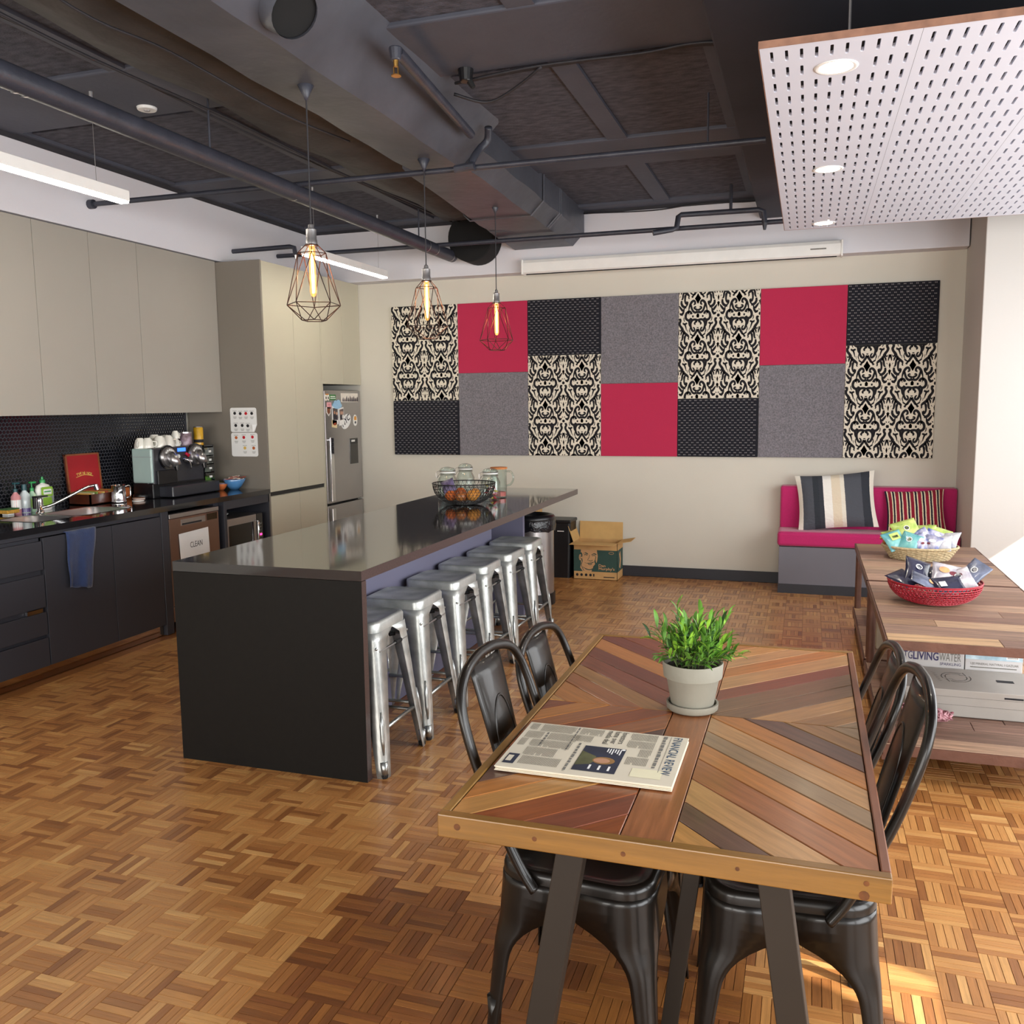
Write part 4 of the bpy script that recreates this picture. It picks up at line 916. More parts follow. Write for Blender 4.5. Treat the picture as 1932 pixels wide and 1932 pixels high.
MB().tube(smooth_path([(-4.60, 5.755, ZC + 0.27), (-4.56, 5.765, ZC + 0.275), (-4.545, 5.79, ZC + 0.25), (-4.545, 5.80, ZC + 0.20)], 4), 0.007, 8).build('steam_wand', 'chrome', t, smooth=True)
mat('red_plastic', '#c21f2c', 0.35, noise=(10.0, 0.05))
MB().cyl((-4.60, 5.82, ZC + 0.315), (-4.575, 5.82, ZC + 0.30), 0.013, 0.013, 12).build('tap_knob', 'red_plastic', t); MB().cyl((-4.60, 5.72, ZC + 0.30), (-4.585, 5.72, ZC + 0.30), 0.016, 0.014, 12).build('steam_knob', 'white_plastic', t)
MB().tube([(-4.60, 5.80, ZC + 0.27), (-4.55, 5.83, ZC + 0.255)], 0.018, 10).build('hot_water_spout', 'steel', t)
MB().box(-4.604, -4.598, 5.70, 5.705, ZC + 0.10, ZC + 0.25).build('panel_seam', 'black_gloss', t)
# cups on the machine
mat('porcelain', '#e6e4da', 0.22, noise=(8.0, 0.03), coat=0.4)
def cup(label, x, y, z, a, s=1.0, up=False):
    t = thing('coffee_cup', label, 'cup', (x, y, z), 0, 'white cups stacked on the coffee machine')
    pr = [(0.040, 0), (0.041, 0.004), (0.038, 0.03), (0.030, 0.062), (0.022, 0.070), (0.020, 0.076), (0.0, 0.074)]
    if up: pr = [(0.0, 0.0), (0.021, 0.001), (0.024, 0.008), (0.036, 0.045), (0.041, 0.074), (0.039, 0.074), (0.034, 0.045), (0.02, 0.012), (0.0, 0.01)]
    MB().lathe([(r * s, h * s) for r, h in pr], (x, y, z), 20).build('bowl', 'porcelain', t, auto=60)
    d = Vector((math.cos(a), math.sin(a), 0)); c = Vector((x, y, z + 0.034 * s))
    MB().tube(smooth_path([c + d * 0.034 * s + Vector((0, 0, 0.016 * s)), c + d * 0.056 * s + Vector((0, 0, 0.014 * s)), c + d * 0.056 * s - Vector((0, 0, 0.012 * s)), c + d * 0.037 * s - Vector((0, 0, 0.018 * s))], 4), 0.0045 * s, 7).build('handle', 'porcelain', t, smooth=True)
zc = ZC + 0.366
cl = ['upturned white cup at the tank end of the coffee machine', 'upturned white cup second along the machine front', 'largest upturned white cup at the front of the machine', 'upturned white cup left of the handled pair', 'lower white cup with its handle to the right', 'white cup stacked on the lower handled cup', 'white cup tilted on top of the others at the back', 'white cup at the back left of the machine top', 'white cup at the back right of the machine top']
cup(cl[0], -4.735, 5.478, zc, -1.2, 1.1); cup(cl[1], -4.69, 5.505, zc, 0.5, 1.1); cup(cl[2], -4.66, 5.60, zc, 2.4, 1.25); cup(cl[3], -4.675, 5.71, zc, 1.2, 1.25); cup(cl[4], -4.69, 5.82, zc, 1.45, 0.85); cup(cl[5], -4.69, 5.822, zc + 0.0655, 1.5, 0.8)
cup(cl[6], -4.755, 5.66, zc, 0.3, 1.35); cup(cl[7], -4.745, 5.56, zc, 2.0); cup(cl[8], -4.755, 5.775, zc, 2.6, 1.25)
# tins on the pod drawers
t = thing('pod_drawer_tower', 'clear stacked pod drawers right of the coffee machine', 'drawer tower', (-4.72, 6.09, ZC))
MB().box(-4.84, -4.60, 6.035, 6.16, ZC, ZC + 0.012).box(-4.84, -4.60, 6.035, 6.04, ZC, ZC + 0.37).box(-4.84, -4.60, 6.155, 6.16, ZC, ZC + 0.37).box(-4.84, -4.60, 6.035, 6.16, ZC + 0.358, ZC + 0.37).box(-4.845, -4.838, 6.035, 6.16, ZC, ZC + 0.37).build('case', 'black_gloss', t)
for i in range(5):
    z0 = ZC + 0.016 + i * 0.068
    dr = MB().box(-4.62, -4.592, 6.043, 6.152, z0, z0 + 0.06).build('drawer', 'clear_glass', t)
    MB().box(-4.592, -4.588, 6.085, 6.115, z0 + 0.022, z0 + 0.038).build('pull', 'white_plastic', dr)
    MB().box(-4.83, -4.625, 6.045, 6.15, z0, z0 + 0.03).build('pods', ['orange_card', 'lime_label', 'ink_grey', 'chrome', 'black_gloss'][i], dr)
mat('cocoa_label', '#5a2f26', 0.4, noise=(18.0, 0.5, '#b9a5b5'), coat=0.2); mat('yellow_tin', '#c89a1c', 0.35, noise=(9.0, 0.35), coat=0.2)
t = thing('drink_tin', 'brown chocolate drink tin on the coffee machine corner', 'tin', (-4.70, 5.945, zc)); MB().lathe([(0.052, 0), (0.052, 0.105), (0.05, 0.108)], (-4.70, 5.945, zc), 22).build('can', 'cocoa_label', t, auto=40); MB().lathe([(0.0535, 0.103), (0.0535, 0.114), (0.0, 0.115)], (-4.70, 5.945, zc), 22).build('lid', 'steel', t, auto=40)
t = thing('drink_tin', 'tall yellow drink tin on the pod drawer tower', 'tin', (-4.68, 6.085, ZC + 0.37)); MB().lathe([(0.038, 0), (0.038, 0.135), (0.034, 0.142)], (-4.68, 6.085, ZC + 0.37), 20).build('can', 'yellow_tin', t, auto=40); MB().lathe([(0.0385, 0.02), (0.0385, 0.045)], (-4.68, 6.085, ZC + 0.37), 20).build('band', 'ink_black', t); MB().lathe([(0.035, 0.142), (0.036, 0.148), (0.0, 0.147)], (-4.68, 6.085, ZC + 0.37), 20).build('lid', 'steel', t, auto=40)
# bowls near the tall cabinet
glass('blue_glass', (0.45, 0.66, 0.92)); glass('lime_glass', (0.75, 0.80, 0.35)); glass('amber_dish', (0.85, 0.50, 0.30))
BP = [(0.03, 0.002), (0.035, 0.0), (0.06, 0.03), (0.092, 0.085), (0.090, 0.087), (0.056, 0.034), (0.03, 0.008)]
mat('blue_plastic', '#4f84b8', 0.2, noise=(8.0, 0.08), coat=0.3)
t = thing('sweet_bowl', 'blue bowl of sugar sticks beside the pantry panel', 'bowl', (-4.45, 6.21, ZC)); MB().lathe([(r, z) for r, z in BP], (-4.45, 6.21, ZC), 24).build('bowl', 'blue_plastic', t, smooth=True)
rg = random.Random(11); mat('stick_paper', '#d8c6b8', 0.7, noise=(30.0, 0.1)); mat('stick_red', '#a04a3c', 0.7, noise=(30.0, 0.1))
for i in range(14):
    a = rg.uniform(0, 6.28); c = Vector((-4.45 + rg.uniform(-0.045, 0.045), 6.21 + rg.uniform(-0.045, 0.045), ZC + 0.07 + 0.003 * i)); d = Vector((math.cos(a), math.sin(a), rg.uniform(0, 0.25))) * 0.045
    MB().tube([c - d, c + d], 0.004, 6).build('sugar_stick', 'stick_paper' if i % 3 else 'stick_red', t)
t = thing('sweet_bowl', 'small lime glass dish next to the blue bowl', 'bowl', (-4.62, 6.20, ZC)); MB().lathe([(r * 0.72, z * 0.62) for r, z in BP], (-4.62, 6.20, ZC), 22).build('dish', 'lime_label', t, smooth=True); MB().lathe([(0.055, 0.045), (0.03, 0.052), (0.0, 0.054)], (-4.62, 6.20, ZC), 14).build('contents', 'ink_gold', t)
t = thing('sweet_bowl', 'amber glass dish of pods against the drawer tower', 'bowl', (-4.52, 6.125, ZC)); MB().lathe([(r * 0.6, z * 0.6) for r, z in BP], (-4.52, 6.125, ZC), 22).build('dish', 'orange_card', t, smooth=True); MB().lathe([(0.048, 0.045), (0.03, 0.06), (0.0, 0.062)], (-4.52, 6.125, ZC), 14).build('contents', 'cocoa_label', t)
# pod chart papers on the pantry side panel
PF = frame((-4.53, 6.311, 1.165), (1, 0, 0), (0, 0, 1))
for i in range(2):
    t = thing('pod_chart', ['upper white coffee pod chart with a curled corner', 'lower white coffee pod chart on the pantry side'][i], 'poster', (-4.4, 6.31, 1.37 if i == 0 else 1.17), 0, 'pod charts on the pantry side panel')
    v0 = 0.20 if i == 0 else 0.0; v1 = 0.40 if i == 0 else 0.195
    sh = rrect(0.0, 0.252, v0, v1, 0.018)
    if i == 0: sh = [p for p in sh if not (p[0] > 0.2 and p[1] < 0.25)]; sh = sh + [(0.225, v0), (0.252, v0 + 0.06)]
    MB().prism(sh, PF, 0, 0.0015).build('paper', 'white_paper', t)
    spots = [(0.045, 0.355, 'ink_black'), (0.098, 0.352, 'anthracite'), (0.152, 0.353, 'red_plastic'), (0.208, 0.353, 'ink_black'), (0.05, 0.255, 'ink_black'), (0.112, 0.255, 'ink_black'), (0.165, 0.252, 'ink_black')] if i == 0 else [(0.048, 0.155, 'orange_card'), (0.122, 0.157, 'red_plastic'), (0.205, 0.16, 'red_plastic'), (0.128, 0.07, 'ink_gold'), (0.212, 0.07, 'orange_card')]
    for u, v, mm in spots:
        MB().prism(ell(u, v, 0.013, 0.013, 14), PF, 0.0015, 0.003).build('pod_picture', mm, t)
        m = MB()
        for k in range(3): m.prism(R4(u - 0.018 + 0.003 * k, u + 0.018 - 0.003 * k, v - 0.030 - 0.007 * k, v - 0.0275 - 0.007 * k), PF, 0.0015, 0.002)
        m.prism(R4(u - 0.02, u + 0.02, v + 0.018, v + 0.021), PF, 0.0015, 0.002); m.build('caption', 'ink_grey', t)
    if i == 0: MB().add([PF[0] + PF[1] * u + PF[2] * v + PF[3] * w for u, v, w in ((0.21, 0.20, 0.002), (0.252, 0.265, 0.002), (0.222, 0.262, 0.025))], [(0, 1, 2)]).build('curled_corner', 'white_paper', t, solid=0.001)
# ------------------------------------------------------------------ fabric panels on the back wall
mat('felt_grey', '#77747a', 0.95, noise=(90.0, 0.35), bump=(160, 0.5), sheen=0.2)
mat('felt_red', '#b5224a', 0.9, noise=(200.0, 0.08), bump=(300, 0.2), sheen=0.2)
mat('cloth_cream', '#ddd5c4', 0.95, noise=(200.0, 0.06), bump=(300, 0.2))
mat('cloth_black', '#17161b', 0.95, noise=(200.0, 0.2), bump=(300, 0.2))
mat('cloth_navy', '#14151f', 0.95, noise=(160.0, 0.35), bump=(220, 0.4))
mat('bow_grey', '#9c9898', 0.95, noise=(200.0, 0.1))
# half of one ikat repeat (u 0..350 from mirror axis A to B, v 0..725 downwards), as brush strokes (points, width)
IK = [
 ([(150, -55), (185, -60), (205, -25), (210, 15), (200, 50), (165, 78), (128, 66), (110, 40)], 36), ([(110, -28), (122, -62), (150, -78), (180, -66)], 36),
 ([(85, -8), (85, 28)], 24), ([(0, -46), (0, -10), (0, 34)], [6, 44, 36]),
 ([(0, 88), (38, 70), (80, 72), (112, 105), (124, 150), (118, 205), (98, 252), (70, 275), (52, 255), (62, 218), (82, 205)], [40, 36, 34, 34, 32, 32, 32, 30, 26, 22, 14]),
 ([(12, 96), (38, 112), (56, 140), (38, 156)], [30, 30, 24, 18]),
 ([(0, 222), (14, 206)], 14), ([(0, 238), (22, 282), (48, 322), (62, 350), (88, 352)], [40, 34, 34, 28, 14]), ([(62, 338), (88, 376), (104, 402)], [24, 26, 30]), ([(88, 350), (118, 328), (132, 314)], [18, 22, 8]),
 ([(0, 332), (0, 372), (0, 420), (0, 462), (0, 512)], [4, 40, 92, 50, 6]),
 ([(150, 712), (156, 640), (150, 580), (130, 520), (104, 476), (74, 458), (52, 478), (50, 512), (74, 528)], [8, 12, 22, 34, 36, 34, 32, 28, 18]),
 ([(118, 520), (112, 570), (96, 618), (74, 652), (44, 668), (0, 650)], [16, 30, 30, 32, 34, 40]), ([(0, 628), (34, 612), (62, 588), (46, 566), (28, 578)], [30, 30, 26, 22, 12]),
 ([(150, 92), (150, 150), (142, 190)], [34, 18, 4]), ([(128, 200), (140, 262), (120, 318)], [6, 16, 6]),
 ([(350, -18), (338, 4), (350, 26)], [24, 24, 26]),
 ([(330, 62), (304, 58), (300, 92), (316, 128), (306, 168), (278, 208), (262, 246), (272, 280)], [20, 34, 34, 36, 34, 38, 44, 22]), ([(284, 236), (300, 268), (318, 236)], [10, 18, 6]),
 ([(350, 232), (334, 282), (322, 336)], [34, 24, 10]), ([(350, 368), (350, 412), (350, 462)], [4, 26, 4]), ([(350, 482), (350, 520), (350, 578)], [10, 34, 6]), ([(350, 508), (322, 506)], [24, 4]),
 ([(240, 24), (238, 70), (222, 104)], [10, 14, 4]), ([(184, 126), (214, 142), (246, 140), (252, 116)], [24, 30, 26, 14]), ([(224, 146), (206, 196), (192, 262)], [26, 20, 6]), ([(176, 246), (168, 300)], [10, 4]),
 ([(232, 254), (236, 288), (222, 306), (182, 338), (150, 372)], [12, 44, 40, 36, 26]), ([(232, 288), (254, 340), (262, 400), (272, 428), (292, 434)], [26, 30, 26, 22, 6]), ([(148, 372), (160, 398), (150, 424)], [20, 18, 16]),
 ([(204, 340), (220, 372), (224, 420), (222, 470), (200, 506), (184, 490), (196, 462)], [22, 34, 26, 26, 34, 26, 12]),
 ([(266, 262), (282, 300), (292, 342)], [10, 26, 8]), ([(300, 372), (318, 400)], [10, 4]),
 ([(282, 452), (284, 500), (262, 546), (220, 574), (212, 590)], [24, 34, 38, 40, 22]), ([(212, 560), (180, 520), (168, 470)], [24, 20, 6]),
 ([(326, 538), (300, 580), (270, 622), (262, 640)], [10, 30, 34, 20]), ([(238, 588), (246, 640), (262, 680), (292, 694), (312, 668)], [16, 28, 34, 36, 12]), ([(324, 642), (336, 664)], [10, 16]), ([(272, 700), (280, 716)], [30, 20]),
]
S_ = 0.345 / 725.0
def ikat(t, x0, x1, z0, z1, phase):
    fr = frame((0, YB - 0.0305, 0), (1, 0, 0), (0, 0, 1))
    m = MB(); P_ = 0.345; ax = x0 + 0.165
    for kx in range(-1, 4):
        for mir in (1, -1):
            cx = ax + kx * P_
            for kz in range(-1, 5):
                zt = z1 + phase * P_ - kz * P_
                for pts, w in IK:
                    n = 3; sp = smooth_path(pts, n)
                    if isinstance(w, list): ww = [w[min(i // n, len(w) - 1)] + (w[min(i // n + 1, len(w) - 1)] - w[min(i // n, len(w) - 1)]) * (i % n) / n for i in range(len(sp))]
                    else: ww = w
                    q = [(cx + mir * u * P_ / 700, zt - v * S_) for u, v in sp]
                    if max(p[0] for p in q) < x0 - 0.02 or min(p[0] for p in q) > x1 + 0.02 or max(p[1] for p in q) < z0 - 0.02 or min(p[1] for p in q) > z1 + 0.02: continue
                    sc = [v * S_ * 1.2 for v in ww] if isinstance(ww, list) else ww * S_ * 1.2
                    m.stroke(q, sc, fr, 0.0, clip=(x0 + 0.002, x1 - 0.002, z0 + 0.002, z1 - 0.002))
    m.build('ikat_print', 'cloth_black', t)
def bows(t, x0, x1, z0, z1):
    fr = frame((0, YB - 0.0305, 0), (1, 0, 0), (0, 0, 1)); m = MB(); dx, dz = 0.0455, 0.0215
    r = 0; z = z1 - 0.015
    while z > z0 + 0.006:
        x = x0 + 0.018 + (dx / 2 if r % 2 else 0)
        while x < x1 - 0.012:
            m.flatpoly([(x - 0.0085, z - 0.0048), (x - 0.001, z - 0.001), (x - 0.001, z + 0.001), (x - 0.0085, z + 0.0048)], fr, 0)
            m.flatpoly([(x + 0.0085, z - 0.0048), (x + 0.0085, z + 0.0048), (x + 0.001, z + 0.001), (x + 0.001, z - 0.001)], fr, 0)
            x += dx
        z -= dz; r += 1
    m.build('bow_tie_print', 'bow_grey', t)
PX = [-3.832 + 0.6853 * i for i in range(8)]; PZ0, PZ1 = 1.092, 2.507
LAY = [(1.612, 'ikat', 'bow'), (1.862, 'red', 'grey'), (2.006, 'bow', 'ikat'), (1.742, 'grey', 'red'), (1.598, 'ikat', 'bow'), (1.870, 'red', 'grey'), (2.017, 'bow', 'ikat')]
DESC = {'ikat': 'black and cream ikat fabric panel', 'bow': 'black fabric panel with tiny bow-tie print', 'red': 'plain crimson fabric panel', 'grey': 'speckled grey felt panel'}
WHERE = [['at the fridge end of the wall, upper', 'at the fridge end of the wall, bottom'], ['behind the smallest pendant, upper', 'below the crimson one nearest the fridge'],
         ['at the top of the third column', 'at the bottom of the third column'], ['at the top of the middle column', 'at the bottom of the middle column'],
         ['tall, right of the middle grey felt', 'below the tall ikat right of middle'], ['top of the sixth column beside the ikat', 'above the bench cushions, sixth column'],
         ['at the top corner nearest the pillar', 'at the bottom corner nearest the pillar']]
for i, (zs, up, lo) in enumerate(LAY):
    for j, (kind, z0, z1) in enumerate(((up, zs, PZ1), (lo, PZ0, zs))):
        x0, x1 = PX[i], PX[i + 1]
        t = thing('acoustic_panel', DESC[kind] + ' ' + WHERE[i][j], 'wall panel', ((x0 + x1) / 2, YB, z0), 0, 'patchwork of fabric panels on the back wall')
        MB().box(x0 + 0.001, x1 - 0.001, YB - 0.030, YB - 0.001, z0 + 0.001, z1 - 0.001).build('padded_board', {'ikat': 'cloth_cream', 'bow': 'cloth_navy', 'red': 'felt_red', 'grey': 'felt_grey'}[kind], t, bevel=0.004)
        if kind == 'ikat': ikat(t, x0, x1, z0, z1, [0.1, 0, 0.28, 0, 0.42, 0, 0.08][i])
        if kind == 'bow': bows(t, x0, x1, z0, z1)

# ------------------------------------------------------------------ island
IX0, IX1, IY0, IY1 = -2.637, -1.712, 3.205, 6.82
t = thing('kitchen_island', 'long black stone island with waterfall end and dark knee space', 'kitchen island', (-2.17, 5.0, 0))
MB().box(IX0, IX1, IY0, IY1, 0.858, 0.90).build('top', 'black_stone', t)
MB().box(IX1 - 0.0004, IX1 + 0.0006, IY0 + 0.0005, IY1, 0.8585, 0.8995).box(IX1 - 0.0004, IX1 + 0.0006, IY0 + 0.0005, IY0 + 0.0395, 0.001, 0.856).build('edge_strip', 'brown_edge', t)
MB().box(IX0, IX1, IY0, IY0 + 0.04, 0, 0.856).build('waterfall_end', 'black_panel', t)
MB().box(IX0 + 0.02, -2.06, IY0 + 0.04, 5.72, 0.08, 0.857).build('cabinet_body', 'charcoal_laminate', t)
MB().box(-2.06, -2.045, IY0 + 0.04, 5.72, 0.0, 0.857).build('knee_panel', 'knee_panel', t)
MB().box(IX0 + 0.06, -2.09, IY0 + 0.04, 5.72, 0.0, 0.08).build('plinth', 'charcoal_laminate', t)
MB().box(IX0 + 0.02, -1.955, 6.15, 6.19, 0.0, 0.857).build('end_support', 'knee_panel', t)
MB().box(IX0 + 0.02, -2.30, 5.72, 6.15, 0.08, 0.857).build('rear_cabinet', 'baseboard_paint', t)
for y0, y1 in ((3.25, 3.85), (3.85, 4.45), (4.45, 5.05), (5.05, 5.72)): MB().box(IX0, IX0 + 0.019, y0 + 0.002, y1 - 0.002, 0.09, 0.85).build('door', 'charcoal_laminate', t)

# ------------------------------------------------------------------ bar stools
def galv():
    m, nt, b = _base('galvanised')
    L = nt.links.new; tc = N(nt, 'ShaderNodeTexCoord')
    n = N(nt, 'ShaderNodeTexNoise'); n.inputs['Scale'].default_value = 9; n.inputs['Detail'].default_value = 6; L(tc.outputs['Object'], n.inputs['Vector'])
    r = N(nt, 'ShaderNodeValToRGB'); r.color_ramp.elements[0].color = (*lin('#9a9f9e'), 1); r.color_ramp.elements[1].color = (*lin('#dcdfdb'), 1); r.color_ramp.elements[0].position = 0.3; r.color_ramp.elements[1].position = 0.7
    L(n.outputs['Fac'], r.inputs[0])
    # fine perforation dots
    vm = N(nt, 'ShaderNodeVectorMath', operation='SCALE'); vm.inputs['Scale'].default_value = 190.0; L(tc.outputs['Object'], vm.inputs[0])
    vo = N(nt, 'ShaderNodeTexVoronoi'); vo.inputs['Randomness'].default_value = 0.0; vo.inputs['Scale'].default_value = 1.0; L(vm.outputs[0], vo.inputs['Vector'])
    lt = N(nt, 'ShaderNodeMath', operation='LESS_THAN'); lt.inputs[1].default_value = 0.30; L(vo.outputs['Distance'], lt.inputs[0])
    ml = N(nt, 'ShaderNodeMath', operation='MULTIPLY'); ml.inputs[1].default_value = 0.35; L(lt.outputs[0], ml.inputs[0])
    mx = N(nt, 'ShaderNodeMix'); mx.data_type = 'RGBA'; L(ml.outputs[0], mx.inputs[0]); L(r.outputs[0], mx.inputs[6]); mx.inputs[7].default_value = (*lin('#3a3c3c'), 1)
    L(mx.outputs[2], b.inputs['Base Color']); b.inputs['Metallic'].default_value = 0.6; b.inputs['Roughness'].default_value = 0.36
galv()
mat('galv_plain', '#b4b8b6', 0.3, 0.9, noise=(20.0, 0.15))
def legsheet(sx, sy, tops, bots, z1, ext, corner, rows=16):
    """folded sheet-metal leg: L section with a rounded corner, half-width ext(z) on each side"""
    out = []
    for i in range(rows + 1):
        z = z1 * i / rows; f = i / rows
        cx = bots + (tops - bots) * f; e = min(ext(z), cx); c = min(corner, e * 0.8)
        pts = [(cx - e, cx)]
        for k in range(5):
            a = math.radians(90 - 90 * k / 4); pts.append((cx - c + c * math.cos(a), cx - c + c * math.sin(a)))
        pts.append((cx, cx - e))
        out.append([(sx * u, sy * v, z) for u, v in pts])
    return out
def make_stool():
    t = thing('bar_stool', 'x', 'stool', (0, 0, 0), 0, 'galvanised steel bar stools along the island')
    H_ = 0.655
    rows = []
    for ins, z in ((0.0, H_ - 0.05), (0.0, H_ - 0.012), (0.004, H_ - 0.003), (0.012, H_), (0.02, H_ - 0.001), (0.026, H_ - 0.004), (0.07, H_ - 0.006)):
        rows.append([(x, y, z) for x, y in rrect(-0.153 + ins, 0.153 - ins, -0.153 + ins, 0.153 - ins, max(0.03, 0.045 - ins * 0.3), 5)])
    MB().ring(rows, True, False, True).build('seat', 'galvanised', t, world=False, auto=55)
    for sx in (1, -1):
        for sy in (1, -1):
            rws = legsheet(sx, sy, 0.153, 0.212, H_ - 0.045, lambda z: 0.042 + 0.050 * (z / 0.6) + (0.12 * max(0, (z - 0.575) / 0.04) if z > 0.575 else 0), 0.03)
            lg = MB().ring(rws, False).build('leg', 'galvanised', t, world=False, auto=60, solid=0.003)
            c = 0.196
            MB().cyl((sx * c, sy * c, 0.0), (sx * c, sy * c, 0.016), 0.015, 0.017, 12).build('foot_cap', 'rubber', lg, world=False)
            MB().tube([(sx * 0.198, sy * 0.198, 0.012), (sx * 0.196, sy * 0.196, 0.07)], [0.014, 0.018], 10).build('foot_tube', 'galv_plain', lg, world=False, smooth=True)
            # pressed groove
            q = [Vector((sx * (0.212 - 0.059 * z / 0.61 - 0.006), sy * (0.212 - 0.059 * z / 0.61 - 0.006), z)) for z in (0.10, 0.16, 0.22, 0.28)]
            MB().tube(q, [0.004, 0.010, 0.010, 0.004], 8).build('pressed_rib', 'galv_plain', lg, world=False, smooth=True)
    zb = 0.20; c = 0.183
    for a, b_ in (((c, -c), (c, c)), ((-c, -c), (-c, c))): MB().tube([(a[0], a[1], zb), (b_[0], b_[1], zb)], 0.009, 8).build('footrest', 'galv_plain', t, world=False, smooth=True)
    for a, b_ in (((-c, c), (c, c)), ((-c, -c), (c, -c))): MB().tube([(a[0], a[1], zb - 0.03), (b_[0], b_[1], zb - 0.03)], 0.009, 8).build('footrest', 'galv_plain', t, world=False, smooth=True)
    for s_ in (1, -1):
        br = MB().tube([(-0.155, -0.155 * s_, 0.545), (0.155, 0.155 * s_, 0.545 + 0.012 * (s_ > 0))], 0.006, 8).build('cross_brace', 'galv_plain', t, world=False, smooth=True)
        for e in (0.6, -0.6): MB().tube([(0.155 * e, 0.155 * e * s_, 0.546), (0.155 * (e + 0.12), 0.155 * (e + 0.12) * s_, 0.547)], 0.011, 8).build('bumper', 'rubber', br, world=False)
    for y_ in (0.155, -0.155): MB().tube([(-0.145, y_, 0.535), (0.145, y_, 0.535)], 0.004, 6).build('side_rod', 'galv_plain', t, world=False)
    for x_ in (0.158,):
        sr = MB().tube([(x_, -0.14, 0.53), (x_, 0.14, 0.53)], 0.0055, 6).build('side_rod', 'galv_plain', t, world=False)
        MB().tube([(x_, 0.02, 0.53), (x_, 0.075, 0.53)], 0.010, 8).build('bumper', 'rubber', sr, world=False)
    return t
SL = ['nearest galvanised bar stool, half hidden behind the island waterfall end', 'second galvanised bar stool from the island waterfall end', 'third galvanised bar stool from the island waterfall end', 'fourth galvanised bar stool, behind the black chair backs', 'fifth galvanised bar stool, second from the steel bin', 'sixth galvanised bar stool, next to the steel bin']
SYc = [3.467, 3.92, 4.39, 4.84, 5.275, 5.71]
st0 = make_stool(); st0['label'] = SL[0]; st0.location = (-1.863, SYc[0], 0)
for i in range(1, 6): dup(st0, (-1.863 + [0, 0.0, 0.004, -0.006, 0.003, -0.004][i], SYc[i], 0), [0, 0.02, -0.02, 0.015, -0.02, 0.03][i], SL[i])

# ------------------------------------------------------------------ things on the island
mat('wire_black', '#141416', 0.4, 0.3, noise=(20.0, 0.2)); mat('wire_red', '#9c1226', 0.4, 0.2, noise=(20.0, 0.15))
def wire_bowl(t, c, R0, h, mm, nm, rib=46, hoops=11, wr=0.0014):
    pr = lambda f: (0.055 + (R0 - 0.055) * math.sin(f * math.pi / 2) ** 0.9, h * (1 - math.cos(f * math.pi / 2)) ** 1.0)
    m = MB()
    for j in range(hoops):
        f = (j + 0.5) / hoops; r, z = pr(f)
        m.tube([(c[0] + r * math.cos(2 * math.pi * i / 40), c[1] + r * math.sin(2 * math.pi * i / 40), c[2] + z + 0.003) for i in range(40)], wr, 4, closed=True)
    for i in range(rib):
        for s_ in (1, -1):
            a = 2 * math.pi * i / rib; pts = []
            for k in range(8):
                f = k / 7; r, z = pr(f); b = a + s_ * f * 0.5; pts.append((c[0] + r * math.cos(b), c[1] + r * math.sin(b), c[2] + z + 0.003))
            m.tube(pts, wr, 4, caps=False)
    m.build(nm, mm, t)
    r, z = pr(1.0)
    MB().tube([(c[0] + r * math.cos(2 * math.pi * i / 48), c[1] + r * math.sin(2 * math.pi * i / 48), c[2] + z + 0.003) for i in range(48)], 0.004, 6, closed=True).build('rim', mm, t, smooth=True)
    MB().lathe([(0.001, 0.002), (0.058, 0.002), (0.058, 0.006), (0.001, 0.006)], c, 24).build('base', mm, t)
BC = (-2.195, 5.60, 0.90)
t = thing('fruit_bowl', 'black woven wire fruit bowl on the island', 'bowl', BC); wire_bowl(t, BC, 0.212, 0.142, 'wire_black', 'wire_mesh')
mat('orange_peel', '#cf6a26', 0.5, noise=(6.0, 0.15), bump=(220, 0.3)); mat('apple_red', '#a8322c', 0.3, noise=(5.0, 0.35, '#c98a3c'), coat=0.2); mat('mandarin', '#d08a30', 0.5, noise=(6.0, 0.15), bump=(220, 0.3)); mat('plum_wrap', '#3a3152', 0.35, noise=(14.0, 0.5, '#8a7fa8'))
mat('stem_brown', '#3a2a1a', 0.8, noise=(30.0, 0.2))
def fruit(nm, label, x, y, z, r, mm):
    t = thing(nm, label, 'fruit', (x, y, z - r), 0, 'fruit in the black wire bowl')
    MB().lathe([(0.002, -r * 0.86)] + [(r * math.cos(a), r * 0.93 * math.sin(a)) for a in [math.radians(-70 + 14 * k) for k in range(11)]] + [(0.004, r * 0.82)], (x, y, z), 18).build('flesh', mm, t, smooth=True)
    MB().cyl((x, y, z + r * 0.78), (x + 0.003, y, z + r * 1.0), 0.002, 0.0015, 6).build('stem', 'stem_brown', t)
for nm, lb, dx, dy, dz, r, mm in (('orange', 'orange at the front left of the wire bowl', -0.075, -0.05, 0.062, 0.04, 'orange_peel'), ('apple', 'red apple at the front centre of the wire bowl', 0.005, -0.075, 0.062, 0.038, 'apple_red'), ('mandarin', 'mandarin at the front right of the wire bowl', 0.075, -0.035, 0.065, 0.042, 'mandarin'),
                                  ('apple', 'apple under the others at the bowl centre', 0.0, 0.01, 0.052, 0.036, 'apple_red'), ('orange', 'orange at the back of the wire bowl', -0.05, 0.065, 0.07, 0.04, 'orange_peel'), ('mandarin', 'mandarin at the back right of the wire bowl', 0.055, 0.065, 0.068, 0.038, 'mandarin')):
    fruit(nm, lb, BC[0] + dx, BC[1] + dy, BC[2] + dz, r, mm)
